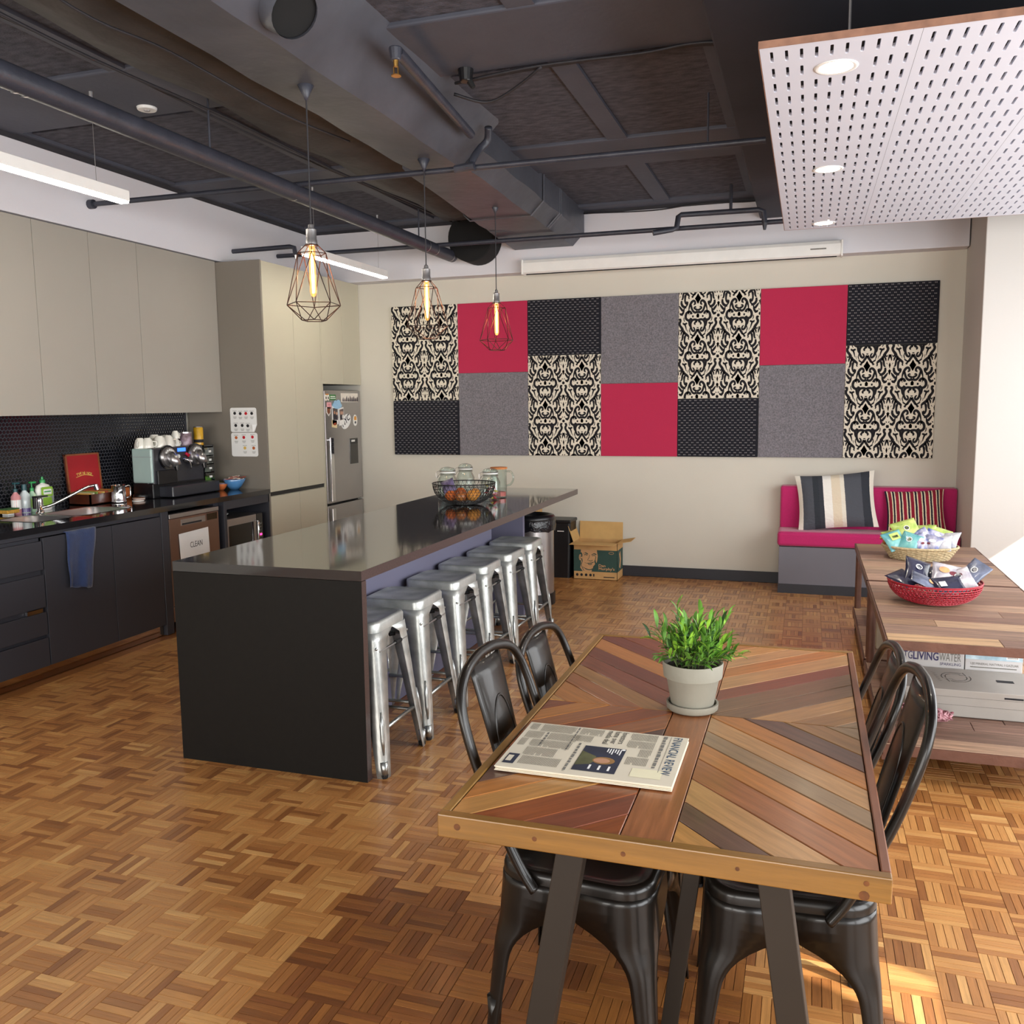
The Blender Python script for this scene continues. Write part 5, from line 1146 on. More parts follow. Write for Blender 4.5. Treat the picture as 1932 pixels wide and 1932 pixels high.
def pillow_mesh(M, w, h, th, nu=10, nv=8, crimp=0.12, seed=0, ruck=0.0):
    """pillow packet with flat crimped ends in local xy, thickness z"""
    rr = random.Random(seed); m = MB(); rows_t = []; rows_b = []
    for i in range(nv + 1):
        v = i / nv; a = []; b = []
        for j in range(nu + 1):
            u = j / nu
            ed = max(0.0, min(1, (min(v, 1 - v) - crimp * 0.6) / 0.35)); eu = max(0.0, min(1, min(u, 1 - u) / 0.28))
            tz = th / 2 * (ed ** 0.5) * (eu ** 0.6); k = ruck * rr.uniform(-1, 1) * ed
            px = (u - 0.5) * w * (1 - 0.06 * math.sin(v * math.pi)); py = (v - 0.5) * h
            a.append(M @ Vector((px, py, tz + k + 0.0006))); b.append(M @ Vector((px, py, -tz + k - 0.0006)))
        rows_t.append(a); rows_b.append(b)
    loop = [ta + tb[::-1] for ta, tb in zip(rows_t, rows_b)]
    m.ring(loop, True, True, True); return m
PK = Matrix.Translation(Vector((BC[0] - 0.10, BC[1] - 0.03, BC[2] + 0.125))) @ Matrix.Rotation(0.9, 4, 'X') @ Matrix.Rotation(0.5, 4, 'Z')
o = pillow_mesh(PK, 0.09, 0.11, 0.03, seed=5, ruck=0.003).build('snack_packet', 'plum_wrap', loc=(BC[0] - 0.1, BC[1] - 0.03, BC[2] + 0.08), smooth=True); tag(o, 'dark purple snack packet resting on the fruit bowl', 'snack packet')
def jar(label, x, y, h, r):
    t = thing('glass_jar', label, 'jar', (x, y, 0.90), 0, 'clip-top glass jars on the island')
    MB().lathe([(0.001, 0.006), (r * 0.9, 0.002), (r, 0.012), (r, h * 0.58), (r * 0.72, h * 0.74), (r * 0.70, h * 0.82)], (x, y, 0.90), 24).build('body', 'clear_glass', t, smooth=True)
    MB().lathe([(r * 0.76, h * 0.82), (r * 0.78, h * 0.86)], (x, y, 0.90), 24).build('seal', 'white_plastic', t)
    MB().lathe([(r * 0.76, h * 0.865), (r * 0.80, h * 0.90), (r * 0.62, h * 0.965), (r * 0.25, h), (0.001, h)], (x, y, 0.90), 24).build('lid', 'clear_glass', t, smooth=True)
    for z in (h * 0.77, h * 0.88): MB().tube([(x + r * 0.80 * math.cos(2 * math.pi * i / 24), y + r * 0.80 * math.sin(2 * math.pi * i / 24), 0.90 + z) for i in range(24)], 0.0018, 5, closed=True).build('clip_wire', 'steel', t)
    MB().tube(smooth_path([(x - r * 0.8, y - 0.02, 0.90 + h * 0.88), (x - r * 1.08, y - 0.02, 0.90 + h * 0.82), (x - r * 1.02, y - 0.02, 0.90 + h * 0.66), (x - r * 0.8, y - 0.02, 0.90 + h * 0.76)], 4), 0.0022, 5).build('clip', 'steel', t)
    return t
jar('clip-top glass jar behind the left side of the fruit bowl', -2.42, 5.86, 0.232, 0.072); jar('taller clip-top glass jar behind the middle of the fruit bowl', -2.385, 6.12, 0.24, 0.068)
j3 = jar('clip-top glass jar half full of wrapped sweets', -2.105, 5.88, 0.226, 0.07)
rg = random.Random(4)
for i, c in enumerate(('#e8b8b4', '#d0464a', '#f0e6dc', '#d9c23a', '#3a3436', '#e39aa0', '#5a9a50', '#efd9d0', '#c03a48')):
    mat('sweet_%d' % i, c, 0.35, noise=(60.0, 0.1))
for i in range(22):
    a = rg.uniform(0, 6.28); rr_ = 0.045 * math.sqrt(rg.random()); M = Matrix.Translation(Vector((-2.105 + rr_ * math.cos(a), 5.88 + rr_ * math.sin(a), 0.914 + 0.0042 * i))) @ Matrix.Rotation(rg.uniform(0, 3), 4, 'Z') @ Matrix.Rotation(rg.uniform(-1, 1), 4, 'X')
    o = pillow_mesh(M, 0.020, 0.038, 0.014, 4, 5, seed=i).build('wrapped_sweet', 'sweet_%d' % (i % 9), loc=M.translation, smooth=True)
    tag(o, 'small wrapped sweet inside the half-full glass jar', 'sweet', 'wrapped sweets in the glass jar')
t = thing('juice_jug', 'straight glass jug with cork lid behind the sweet jar', 'jug', (-2.115, 6.09, 0.90))
MB().lathe([(0.001, 0.004), (0.055, 0.002), (0.058, 0.01), (0.058, 0.205), (0.06, 0.21)], (-2.115, 6.09, 0.90), 24).build('body', 'clear_glass', t, smooth=True)
mat('cork', '#c07a45', 0.8, noise=(40.0, 0.2)); mat('pink_print', '#d9706a', 0.6, noise=(30.0, 0.2))
MB().lathe([(0.061, 0.205), (0.062, 0.218), (0.0, 0.219)], (-2.115, 6.09, 0.90), 24).build('lid', 'cork', t)
MB().lathe([(0.0, 0.01), (0.05, 0.01), (0.05, 0.04), (0.0, 0.042)], (-2.115, 6.09, 0.90), 20).build('contents', 'pink_print', t)
MB().tube(smooth_path([(-2.06, 6.09, 1.09), (-2.02, 6.085, 1.085), (-2.0, 6.08, 1.045), (-2.02, 6.085, 1.0), (-2.06, 6.09, 0.985)], 5), 0.007, 8).build('handle', 'clear_glass', t, smooth=True)

# ------------------------------------------------------------------ bins and boxes by the back wall
t = thing('pedal_bin', 'tall stainless pedal bin with black bag liner', 'bin', (-2.05, 6.66, 0.0)); bx, by = -2.04, 6.68
MB().lathe([(0.175, 0.0), (0.175, 0.09)], (bx, by, 0), 28).build('base', 'black_plastic', t, auto=40)
MB().lathe([(0.165, 0.09), (0.165, 0.60)], (bx, by, 0), 36).build('drum', 'steel', t, auto=40)
MB().lathe([(0.172, 0.66), (0.178, 0.668), (0.176, 0.69), (0.165, 0.705), (0.14, 0.71), (0.13, 0.70), (0.12, 0.66)], (bx, by, 0), 32).build('rim', 'black_plastic', t, auto=50)
mat('bin_bag', '#15151a', 0.22, noise=(20.0, 0.3), bump=(30, 0.8))
rows = []
rg = random.Random(8)
for k, (z, r) in enumerate(((0.69, 0.172), (0.66, 0.177), (0.63, 0.179), (0.605, 0.178), (0.585, 0.176))):
    rows.append([(bx + (r + rg.uniform(-0.004, 0.006) * (k > 0)) * math.cos(2 * math.pi * i / 36), by + (r + rg.uniform(-0.004, 0.006) * (k > 0)) * math.sin(2 * math.pi * i / 36), z + rg.uniform(-0.012, 0.012) * (k > 2)) for i in range(36)])
MB().ring(rows, True).build('bag_liner', 'bin_bag', t, smooth=True)
MB().box(bx - 0.06, bx + 0.10, by - 0.27, by - 0.16, 0.0, 0.05).build('pedal', 'black_plastic', t, bevel=0.012)
MB().tube([(bx - 0.02, by - 0.25, 0.05), (bx + 0.04, by - 0.2, 0.16)], [0.03, 0.015], 8).build('pedal_housing', 'black_plastic', t, smooth=True)
t = thing('slim_bin', 'slim black bin standing between steel bin and carton', 'bin', (-2.16, 7.80, 0))
MB().ring([[(x, y, z) for x, y in rrect(-2.30 + e, -2.0 - e, 7.70 + e, 7.93 - e, 0.02, 3)] for z, e in ((0, 0.012), (0.50, 0.0))], True, True, True).build('body', 'black_plastic', t)
MB().box(-2.305, -1.995, 7.695, 7.935, 0.50, 0.53).build('lid', 'black_plastic', t, bevel=0.008)
MB().box(-2.12, -2.06, 7.692, 7.696, 0.425, 0.432).build('badge', 'white_plastic', t)
# carton behind the steel bin
t = thing('carton', 'small plain carton glimpsed behind the steel bin', 'box', (-2.32, 7.82, 0.0))
MB().box(-2.60, -2.335, 7.74, 7.95, 0.0, 0.715).build('body', 'kraft', t, bevel=0.003); MB().box(-2.335, -2.3335, 7.80, 7.82, 0.1, 0.7).build('tape', 'kraft_inside', t)
# wine carton with open flaps
mat('bottle_green', '#2f4a42', 0.8, noise=(20.0, 0.06)); mat('tan_print', '#c79a6c', 0.85, noise=(20.0, 0.05))
CX0, CX1, CY0, CY1, CZ = -1.972, -1.572, 7.70, 7.94, 0.335
t = thing('wine_carton', 'open brown and green wine carton printed with a smiling face', 'box', ((CX0 + CX1) / 2, 7.82, 0))
MB().box(CX0, CX1, CY0, CY0 + 0.004, 0, CZ).box(CX0, CX1, CY1 - 0.004, CY1, 0, CZ).box(CX0, CX0 + 0.004, CY0, CY1, 0, CZ).box(CX1 - 0.004, CX1, CY0, CY1, 0, CZ).box(CX0, CX1, CY0, CY1, 0, 0.004).build('body', 'kraft', t)
def flap(a, b_, d, l): 
    a, b_, d = Vector(a), Vector(b_), Vector(d).normalized() * l
    return MB().add([a, b_, b_ + d * 0.99, a + d], [(0, 1, 2, 3)]).build('flap', 'kraft_inside', t, solid=0.004)
flap((CX0, CY1, CZ), (CX1, CY1, CZ), (0, 0.05, 1), 0.16); flap((CX0, CY0, CZ), (CX1, CY0, CZ), (-0.05, -0.9, -0.02), 0.13)
flap((CX1, CY0, CZ), (CX1, CY1, CZ), (1, 0, 0.18), 0.12); flap((CX0, CY0, CZ), (CX0, CY1, CZ), (-0.35, 0, 1), 0.15)
CF = frame((CX0, CY0 - 0.0003, 0), (1, 0, 0), (0, 0, 1))
gp = lambda pts, mm, off, nm='print': MB().flatpoly(pts, CF, off).build(nm, mm, t)
gp(R4(0.002, 0.398, 0.072, 0.268), 'bottle_green', 0.0002)
face = [(0.068, 0.268), (0.066, 0.225), (0.054, 0.222), (0.050, 0.195), (0.056, 0.172), (0.068, 0.172), (0.07, 0.150), (0.062, 0.105), (0.085, 0.072), (0.165, 0.072), (0.172, 0.098), (0.205, 0.135), (0.218, 0.175), (0.222, 0.215), (0.214, 0.268)]
gp(face, 'tan_print', 0.0005, 'portrait_print')
FS = [([(0.090, 0.232), (0.110, 0.240), (0.134, 0.228)], [0.003, 0.009, 0.006]), ([(0.165, 0.222), (0.188, 0.235), (0.212, 0.226)], [0.006, 0.009, 0.003]), ([(0.098, 0.220), (0.112, 0.225), (0.128, 0.217)], 0.006), ([(0.172, 0.214), (0.188, 0.220), (0.204, 0.213)], 0.006),
      ([(0.148, 0.222), (0.142, 0.195), (0.130, 0.178), (0.136, 0.172)], 0.004), ([(0.140, 0.172), (0.160, 0.168), (0.176, 0.176)], 0.005), ([(0.104, 0.150), (0.135, 0.146), (0.165, 0.150), (0.186, 0.160)], [0.003, 0.007, 0.007, 0.003]), ([(0.134, 0.138), (0.152, 0.134), (0.170, 0.140)], 0.006),
      ([(0.206, 0.210), (0.198, 0.165), (0.205, 0.140), (0.180, 0.108)], [0.006, 0.014, 0.014, 0.006]), ([(0.085, 0.112), (0.115, 0.095), (0.150, 0.088), (0.180, 0.100)], [0.004, 0.008, 0.008, 0.004]), ([(0.060, 0.215), (0.060, 0.190), (0.066, 0.182)], 0.004), ([(0.074, 0.190), (0.080, 0.160), (0.072, 0.125), (0.098, 0.075)], [0.010, 0.006, 0.005, 0.003]), ([(0.066, 0.24), (0.076, 0.225), (0.074, 0.20)], [0.014, 0.012, 0.004])]
m = MB()
for pts, w in FS:
    sp = smooth_path(pts, 3); ww = [w[min(i // 3, len(w) - 1)] for i in range(len(sp))] if isinstance(w, list) else w
    m.stroke(sp, ww, CF, 0.0008)
m.build('portrait_lines', 'bottle_green', t)
text('lettering', 'Dan', (CF[0] + CF[1] * 0.228 + CF[2] * 0.118, CF[1], CF[2], CF[3]), 0.034, 'tan_print', t, width=0.062, bold=0.0006)
text('lettering', "Murphy's", (CF[0] + CF[1] * 0.228 + CF[2] * 0.090, CF[1], CF[2], CF[3]), 0.034, 'tan_print', t, width=0.145, bold=0.0006)
m = MB()
for u in (0.034, 0.074, 0.116, 0.156): m.flatpoly(ell(u, 0.040, 0.012, 0.013, 12), CF, 0.0003)
m.flatpoly(R4(0.18, 0.192, 0.028, 0.052), CF, 0.0003); m.flatpoly(R4(0.275, 0.375, 0.022, 0.030), CF, 0.0003); m.build('handling_marks', 'ink_black', t)
MB().stroke(ell(0.345, 0.245, 0.022, 0.010, 12), 0.003, CF, 0.0006, closed=True).build('emblem', 'tan_print', t)
RFc = frame((CX1 + 0.0003, CY0, 0), (0, 1, 0), (0, 0, 1))
MB().flatpoly(R4(0.002, 0.238, 0.072, 0.268), RFc, 0.0002).build('print', 'bottle_green', t); MB().stroke([(0.1, 0.1), (0.13, 0.17), (0.1, 0.24)], 0.05, RFc, 0.0005).build('print', 'tan_print', t)

# ------------------------------------------------------------------ magenta bench seat
mat('magenta_cloth', '#b3145f', 0.85, noise=(120.0, 0.08), bump=(200, 0.2), sheen=0.3); mat('bench_laminate', '#67666f', 0.5, noise=(2.0, 0.05)); mat('piping', '#8e0f4c', 0.8, noise=(50.0, 0.1))
t = thing('bench_seat', 'built-in bench with magenta cushions and grey base', 'bench', (0.47, 7.76, 0))
MB().box(-0.20, 1.145, 7.565, YB - 0.02, 0.075, 0.385).build('base', 'bench_laminate', t, bevel=0.002)
MB().box(-0.203, 1.145, 7.56, YB - 0.02, 0.0, 0.075).build('kickboard', 'baseboard_paint', t)
MB().box(-0.215, 1.145, 7.545, YB - 0.02, 0.39, 0.512).build('seat_cushion', 'magenta_cloth', t, bevel=0.028, bseg=4)
MB().box(-0.205, 1.147, YB - 0.155, YB - 0.012, 0.50, 0.862).build('back_cushion', 'magenta_cloth', t, bevel=0.022, bseg=4)
MB().tube([(-0.20, 7.555, 0.500), (1.14, 7.555, 0.500)], 0.004, 6).build('piping', 'piping', t); MB().tube([(-0.20, 7.555, 0.402), (1.14, 7.555, 0.402)], 0.004, 6).build('piping', 'piping', t)
MB().tube([(-0.19, YB - 0.148, 0.850), (1.13, YB - 0.148, 0.850)], 0.004, 6).build('piping', 'piping', t)
# scatter cushions
def stripes(name, bands, axis=0, w=0.4):
    """fabric with bands across local X: list of (width fraction, colour)"""
    m, nt, b = _base(name); L = nt.links.new
    uv = N(nt, 'ShaderNodeUVMap'); sp = N(nt, 'ShaderNodeSeparateXYZ'); L(uv.outputs[0], sp.inputs[0])
    r = N(nt, 'ShaderNodeValToRGB'); r.color_ramp.interpolation = 'CONSTANT'; el = r.color_ramp.elements
    acc = 0.0; tot = sum(x for x, _ in bands)
    while len(el) < min(32, len(bands)): el.new(1.0)
    for i, (x, c) in enumerate(bands[:32]): el[i].position = acc / tot; el[i].color = (*lin(c), 1); acc += x
    n = N(nt, 'ShaderNodeTexNoise'); n.inputs['Scale'].default_value = 60
    mm = N(nt, 'ShaderNodeMath', operation='MULTIPLY_ADD'); mm.inputs[1].default_value = 0.012; L(n.outputs['Fac'], mm.inputs[0])
    ad = N(nt, 'ShaderNodeMath', operation='SUBTRACT'); ad.inputs[1].default_value = 0.006; L(sp.outputs['XYZ'.index('X')], ad.inputs[0]); L(ad.outputs[0], mm.inputs[2])
    L(mm.outputs[0], r.inputs[0]); L(r.outputs[0], b.inputs['Base Color']); b.inputs['Roughness'].default_value = 0.95
    bp = N(nt, 'ShaderNodeBump'); bp.inputs['Strength'].default_value = 0.3; n2 = N(nt, 'ShaderNodeTexNoise'); n2.inputs['Scale'].default_value = 25; L(n2.outputs['Fac'], bp.inputs['Height']); bp.inputs['Distance'].default_value = 0.02; L(bp.outputs[0], b.inputs['Normal'])
stripes('wide_stripes', [(0.06, '#e6e0d4'), (0.14, '#4a4d55'), (0.07, '#2c3138'), (0.05, '#33363e'), (0.10, '#e9e6e0'), (0.10, '#d9cbb4'), (0.05, '#ddd6c8'), (0.20, '#4b4e56'), (0.10, '#2e323a'), (0.06, '#e6e0d4')])
bd = []
for i in range(8): bd += [(0.5, '#1b1a2c'), (0.35, '#e5d8b8'), (0.9, '#8e1730'), (0.35, '#e5d8b8')]
stripes('narrow_stripes', bd)
def cushion(label, c, w, h, th, rot, tilt, mm, seed):
    M = Matrix.Translation(Vector(c)) @ Matrix.Rotation(rot, 4, 'Y') @ Matrix.Rotation(tilt, 4, 'X') @ Matrix.Rotation(H90, 4, 'X')
    m = MB(); nu = nv = 14; rr = random.Random(seed)
    for side in (1, -1):
        base = len(m.v)
        for i in range(nv + 1):
            for j in range(nu + 1):
                u, v = j / nu * 2 - 1, i / nv * 2 - 1
                f = (max(0, 1 - u * u) * max(0, 1 - v * v)) ** 0.42; pin = 1 - 0.07 * (1 - abs(u) ** 2) * abs(v) ** 3 ; pin2 = 1 - 0.07 * (1 - abs(v) ** 2) * abs(u) ** 3
                m.v.append(tuple(M @ Vector((u * w / 2 * pin2, v * h / 2 * pin, side * th / 2 * f + (0.006 * math.sin(v * 9 + u * 3) * f if side > 0 else 0)))))
        for i in range(nv):
            for j in range(nu):
                a = base + i * (nu + 1) + j; q = (a, a + 1, a + nu + 2, a + nu + 1)
                m.f.append(q if side > 0 else q[::-1])
                us = [j / nu, (j + 1) / nu, (j + 1) / nu, j / nu]; vs = [i / nv, i / nv, (i + 1) / nv, (i + 1) / nv]
                uv = list(zip(us, vs)); m.uv[len(m.f) - 1] = uv if side > 0 else uv[::-1]
    t = thing('cushion', label, 'cushion', (c[0], c[1], 0.512), 0, 'scatter cushions on the magenta bench')
    m.build('cover', mm, t, smooth=True)
    return t
cushion('large grey and cream wide-striped cushion on the magenta bench', (0.235, 7.745, 0.75), 0.62, 0.47, 0.15, -0.09, -0.30, 'wide_stripes', 1)
cushion('smaller red and navy narrow-striped cushion on the magenta bench', (0.83, 7.735, 0.685), 0.44, 0.34, 0.13, -0.06, -0.30, 'narrow_stripes', 2)
# ------------------------------------------------------------------ industrial trolleys
wood('reclaimed', ['#785a4c', '#957566', '#ac8b72', '#80604f', '#9a7f6c', '#b8956f', '#6c4f44', '#8b6e5c'], rough=0.6, uscale=3, vscale=45, grain=0.5)
mat('rust_steel', '#6a4a3e', 0.45, 0.4, noise=(12.0, 0.2), bump=(60, 0.1))
def board(mb, x0, x1, y0, y1, z0, z1, along='x'):
    n = len(mb.f); mb.box(x0, x1, y0, y1, z0, z1)
    for q in range(n, n + 6): mb.uv[q] = [((mb.v[i][0], mb.v[i][1] + mb.v[i][2]) if along == 'x' else (mb.v[i][1], mb.v[i][0] + mb.v[i][2])) for i in mb.f[q]]
    return mb
def trolley(label, y0, y1, seed):
    x0, x1 = 0.325, 1.065; rr = random.Random(seed)
    t = thing('trolley_table', label, 'trolley', ((x0 + x1) / 2, (y0 + y1) / 2, 0), 0, 'reclaimed wood trolleys')
    def deck(z0, z1, nm):
        y = y0 + 0.008
        while y < y1 - 0.02:
            w = rr.uniform(0.10, 0.185); ye = min(y + w, y1 - 0.008)
            if y1 - 0.008 - ye < 0.05: ye = y1 - 0.008
            xs = rr.choice([None, rr.uniform(0.55, 0.85)])
            segs = [(x0 + 0.008, x1 - 0.008)] if xs is None else [(x0 + 0.008, xs - 0.0008), (xs + 0.0008, x1 - 0.008)]
            for a, b_ in segs: board(MB(), a, b_, y + 0.0012, ye - 0.0012, z0, z1 + rr.uniform(-0.002, 0.001)).build(nm, 'reclaimed', t, bevel=0.0015, bseg=1)
            y = ye
    deck(0.572, 0.60, 'top_plank'); deck(0.135, 0.16, 'shelf_plank')
    for z0, z1 in ((0.560, 0.598), (0.115, 0.158)):
        MB().box(x0, x1, y0, y0 + 0.006, z0, z1).box(x0, x1, y1 - 0.006, y1, z0, z1).box(x0, x0 + 0.006, y0, y1, z0, z1).box(x1 - 0.006, x1, y0, y1, z0, z1).build('edge_frame', 'rust_steel', t)
    for x in (x0 + 0.03, x1 - 0.03):
        for y in (y0 + 0.035, y1 - 0.035):
            lg = MB().cyl((x, y, 0.10), (x, y, 0.562), 0.021, 0.021, 12).build('post', 'rust_steel', t, auto=40)
            MB().box(x - 0.028, x + 0.028, y - 0.03, y + 0.03, 0.09, 0.115).build('bracket', 'rust_steel', lg)
            cs = MB().box(x - 0.016, x - 0.012, y - 0.022, y + 0.022, 0.03, 0.09).box(x + 0.012, x + 0.016, y - 0.022, y + 0.022, 0.03, 0.09).box(x - 0.018, x + 0.018, y - 0.025, y + 0.025, 0.082, 0.092).build('castor', 'black_plastic', t)
            MB().cyl((x - 0.011, y + 0.01, 0.038), (x + 0.011, y + 0.01, 0.038), 0.037, 0.037, 18).build('wheel', 'rubber', cs, auto=40)
    return t
trolley('reclaimed wood trolley carrying the red wire bowl', 3.845, 5.118, 21); trolley('reclaimed wood trolley carrying the wicker basket', 5.14, 6.46, 22)
# wicker basket
mat('wicker', '#bba883', 0.7, noise=(60.0, 0.25), bump=(90, 0.4))
t = thing('wicker_basket', 'oval woven wicker basket on the far trolley', 'basket', (0.672, 5.93, 0.60)); wc = (0.672, 5.93, 0.60)
m = MB(); nst = 44
for j in range(11):
    f = j / 10; z = 0.004 + 0.068 * f; ra = 0.165 + 0.045 * f
    m.tube([(wc[0] + (ra + (0.004 if (i + j) % 2 else -0.004)) * math.cos(2 * math.pi * i / nst), wc[1] + 0.80 * (ra + (0.004 if (i + j) % 2 else -0.004)) * math.sin(2 * math.pi * i / nst), wc[2] + z) for i in range(nst)], 0.0042, 5, closed=True)
m.build('weave', 'wicker', t)
for i in range(nst): 
    a = 2 * math.pi * i / nst
    if i % 2 == 0: MB().tube([(wc[0] + (0.165 + 0.045 * f) * math.cos(a), wc[1] + 0.8 * (0.165 + 0.045 * f) * math.sin(a), wc[2] + 0.004 + 0.07 * f) for f in (0, 0.5, 1)], 0.003, 5).build('stake', 'wicker', t)
MB().tube([(wc[0] + 0.214 * math.cos(2 * math.pi * i / 48), wc[1] + 0.172 * math.sin(2 * math.pi * i / 48), wc[2] + 0.078) for i in range(48)], 0.0075, 8, closed=True).build('rim', 'wicker', t, smooth=True)
MB().lathe([(0.001, 0.001), (0.16, 0.001), (0.16, 0.006), (0.001, 0.006)], wc, 28, 1, 0.8).build('base', 'wicker', t)
MB().tube(smooth_path([(wc[0] - 0.20, wc[1] + 0.03, wc[2] + 0.075), (wc[0] - 0.205, wc[1] + 0.02, wc[2] + 0.12), (wc[0] - 0.215, wc[1] + 0.0, wc[2] + 0.135), (wc[0] - 0.225, wc[1] - 0.02, wc[2] + 0.115)], 4), 0.008, 8).build('handle', 'cork', t, smooth=True)
# red wire bowl
rc = (0.596, 4.63, 0.60)
t = thing('wire_bowl', 'crimson wire mesh bowl on the near trolley', 'bowl', rc); wire_bowl(t, rc, 0.208, 0.105, 'wire_red', 'wire_mesh', 60, 14, 0.0022)
def packet(label, c, w, h, th, yaw_, pit_, rol_, base, seed, deco, group, cat='snack packet'):
    M = Matrix.Translation(Vector(c)) @ Matrix.Rotation(yaw_, 4, 'Z') @ Matrix.Rotation(pit_, 4, 'X') @ Matrix.Rotation(rol_, 4, 'Z')
    t = thing('snack_packet', label, cat, c, 0, group)
    pillow_mesh(M, w, h, th, 10, 10, seed=seed, ruck=0.0022).build('wrapper', base, t, smooth=True)
    for col, pts in deco:
        O = M @ Vector((0, 0, th / 2 * 0.98 + 0.0035)); U = (M.to_3x3() @ Vector((1, 0, 0))); V = (M.to_3x3() @ Vector((0, 1, 0)))
        MB().flatpoly(pts, (O, U, V, U.cross(V)), 0.0).build('print', col, t)
    return t
mat('foil_navy', '#23243c', 0.3, noise=(16.0, 0.3), bump=(18, 0.5), coat=0.3); mat('foil_clear', '#a9a4b4', 0.25, noise=(14.0, 0.4, '#e4dce0'), bump=(18, 0.5), coat=0.4); mat('foil_slate', '#3c4052', 0.3, noise=(16.0, 0.35, '#8088a0'), bump=(18, 0.5), coat=0.3)
mat('foil_aqua', '#4ea6b8', 0.3, noise=(14.0, 0.25, '#8cc8c0'), bump=(18, 0.5), coat=0.3); mat('foil_lime', '#9cc04a', 0.3, noise=(14.0, 0.3, '#d8e08a'), bump=(18, 0.5), coat=0.3); mat('foil_blue', '#2f4fb0', 0.3, noise=(22.0, 0.3, '#e4dfe4'), bump=(18, 0.5), coat=0.3); mat('foil_white', '#c9cede', 0.3, noise=(22.0, 0.25, '#f0eef0'), bump=(18, 0.5), coat=0.3)
mat('biscuit', '#d69a6a', 0.7, noise=(30.0, 0.3)); mat('berry', '#6a2b36', 0.7, noise=(30.0, 0.4))
dq = [('ink_white', ell(0, 0.018, 0.016, 0.016, 16)), ('foil_navy', ell(0, 0.018, 0.0125, 0.0125, 16)), ('ink_white', ell(0, 0.018, 0.007, 0.009, 12))]
g = 'snack packets in the crimson wire bowl'
RB = [('navy snack packet with round logo standing highest in the red bowl', (-0.075, 0.02, 0.125), 0.10, 0.13, 0.03, 0.5, 0.75, -0.5, 'foil_navy', dq), ('navy snack packet lying behind the highest one in the red bowl', (0.02, 0.05, 0.105), 0.11, 0.13, 0.03, -0.5, 0.5, 0.9, 'foil_navy', dq),
      ('clear biscuit packet in the middle of the red bowl', (0.055, -0.01, 0.115), 0.12, 0.12, 0.03, 0.2, 0.7, -0.3, 'foil_clear', [('biscuit', ell(-0.02, 0.02, 0.024, 0.018, 14)), ('berry', ell(0.02, 0.008, 0.018, 0.013, 10))] ), ('clear packet of berry biscuits right of centre in the red bowl', (0.105, -0.03, 0.100), 0.10, 0.11, 0.028, -0.25, 0.75, 0.5, 'foil_clear', [('berry', ell(0, 0.02, 0.02, 0.014, 12))] + dq),
      ('dark packet leaning out at the right rim of the red bowl', (0.165, 0.02, 0.125), 0.09, 0.12, 0.026, -0.5, 0.9, -0.5, 'foil_slate', dq), ('dark packet leaning out at the left rim of the red bowl', (-0.135, -0.02, 0.098), 0.10, 0.11, 0.024, 0.2, 0.35, 0.6, 'foil_navy', []),
      ('slate packet slumped over the front of the red bowl', (-0.045, -0.075, 0.095), 0.085, 0.12, 0.024, 0.9, 0.55, 0.6, 'foil_slate', [('biscuit', ell(0, -0.02, 0.02, 0.014, 12))]), ('navy packet with pale label at the bowl front', (0.05, -0.09, 0.088), 0.11, 0.09, 0.024, 0.1, 0.55, 0.2, 'foil_navy', [('ink_white', R4(-0.045, -0.015, -0.02, 0.012))]),
      ('grey packet low on the right inside the red bowl', (0.115, 0.06, 0.075), 0.10, 0.10, 0.024, 0.9, 0.25, 0.1, 'foil_slate', []), ('small dark packet at the back left of the red bowl', (-0.115, 0.06, 0.085), 0.09, 0.11, 0.024, -0.8, 0.3, 0.4, 'foil_slate', [])]
for i, (lb, d, w, h, th, a, b_, c_, mm, dc) in enumerate(RB): packet(lb, (rc[0] + d[0], rc[1] + d[1], rc[2] + d[2] + 0.018), w * 1.22, h * 1.22, th, a, b_, c_, mm, 40 + i, dc, g)
g = 'snack packets in the wicker basket'
lm = [('ink_white', ell(0, 0.01, 0.017, 0.017, 16)), ('ink_black', ell(0, 0.01, 0.0135, 0.0135, 16)), ('foil_lime', ell(0, 0.01, 0.008, 0.010, 12))]
WB = [('aqua and green snack packet at the left front of the basket', (-0.145, -0.06, 0.105), 0.11, 0.11, 0.04, 0.35, 0.85, 0.3, 'foil_aqua', [('foil_lime', R4(-0.032, 0.03, -0.005, 0.042)), ('ink_black', R4(-0.02, 0.018, 0.008, 0.024))]), ('aqua snack packet with round logo second from the left', (-0.07, -0.085, 0.100), 0.10, 0.11, 0.04, -0.3, 0.9, -0.3, 'foil_aqua', lm),
      ('tallest lime snack packet with black round logo', (-0.075, 0.02, 0.155), 0.13, 0.13, 0.04, 0.1, 0.85, 0.35, 'foil_lime', lm), ('lime packet peeking over the back of the basket', (0.02, 0.075, 0.135), 0.13, 0.10, 0.035, -0.2, 0.9, 0.1, 'foil_lime', []), ('lime packet at the back right of the basket', (0.115, 0.07, 0.125), 0.12, 0.10, 0.035, 0.3, 0.9, -0.4, 'foil_lime', []), ('green packet lying at the left rim behind the aqua one', (-0.14, 0.03, 0.11), 0.11, 0.11, 0.035, 0.8, 0.6, 0.1, 'foil_lime', [])]
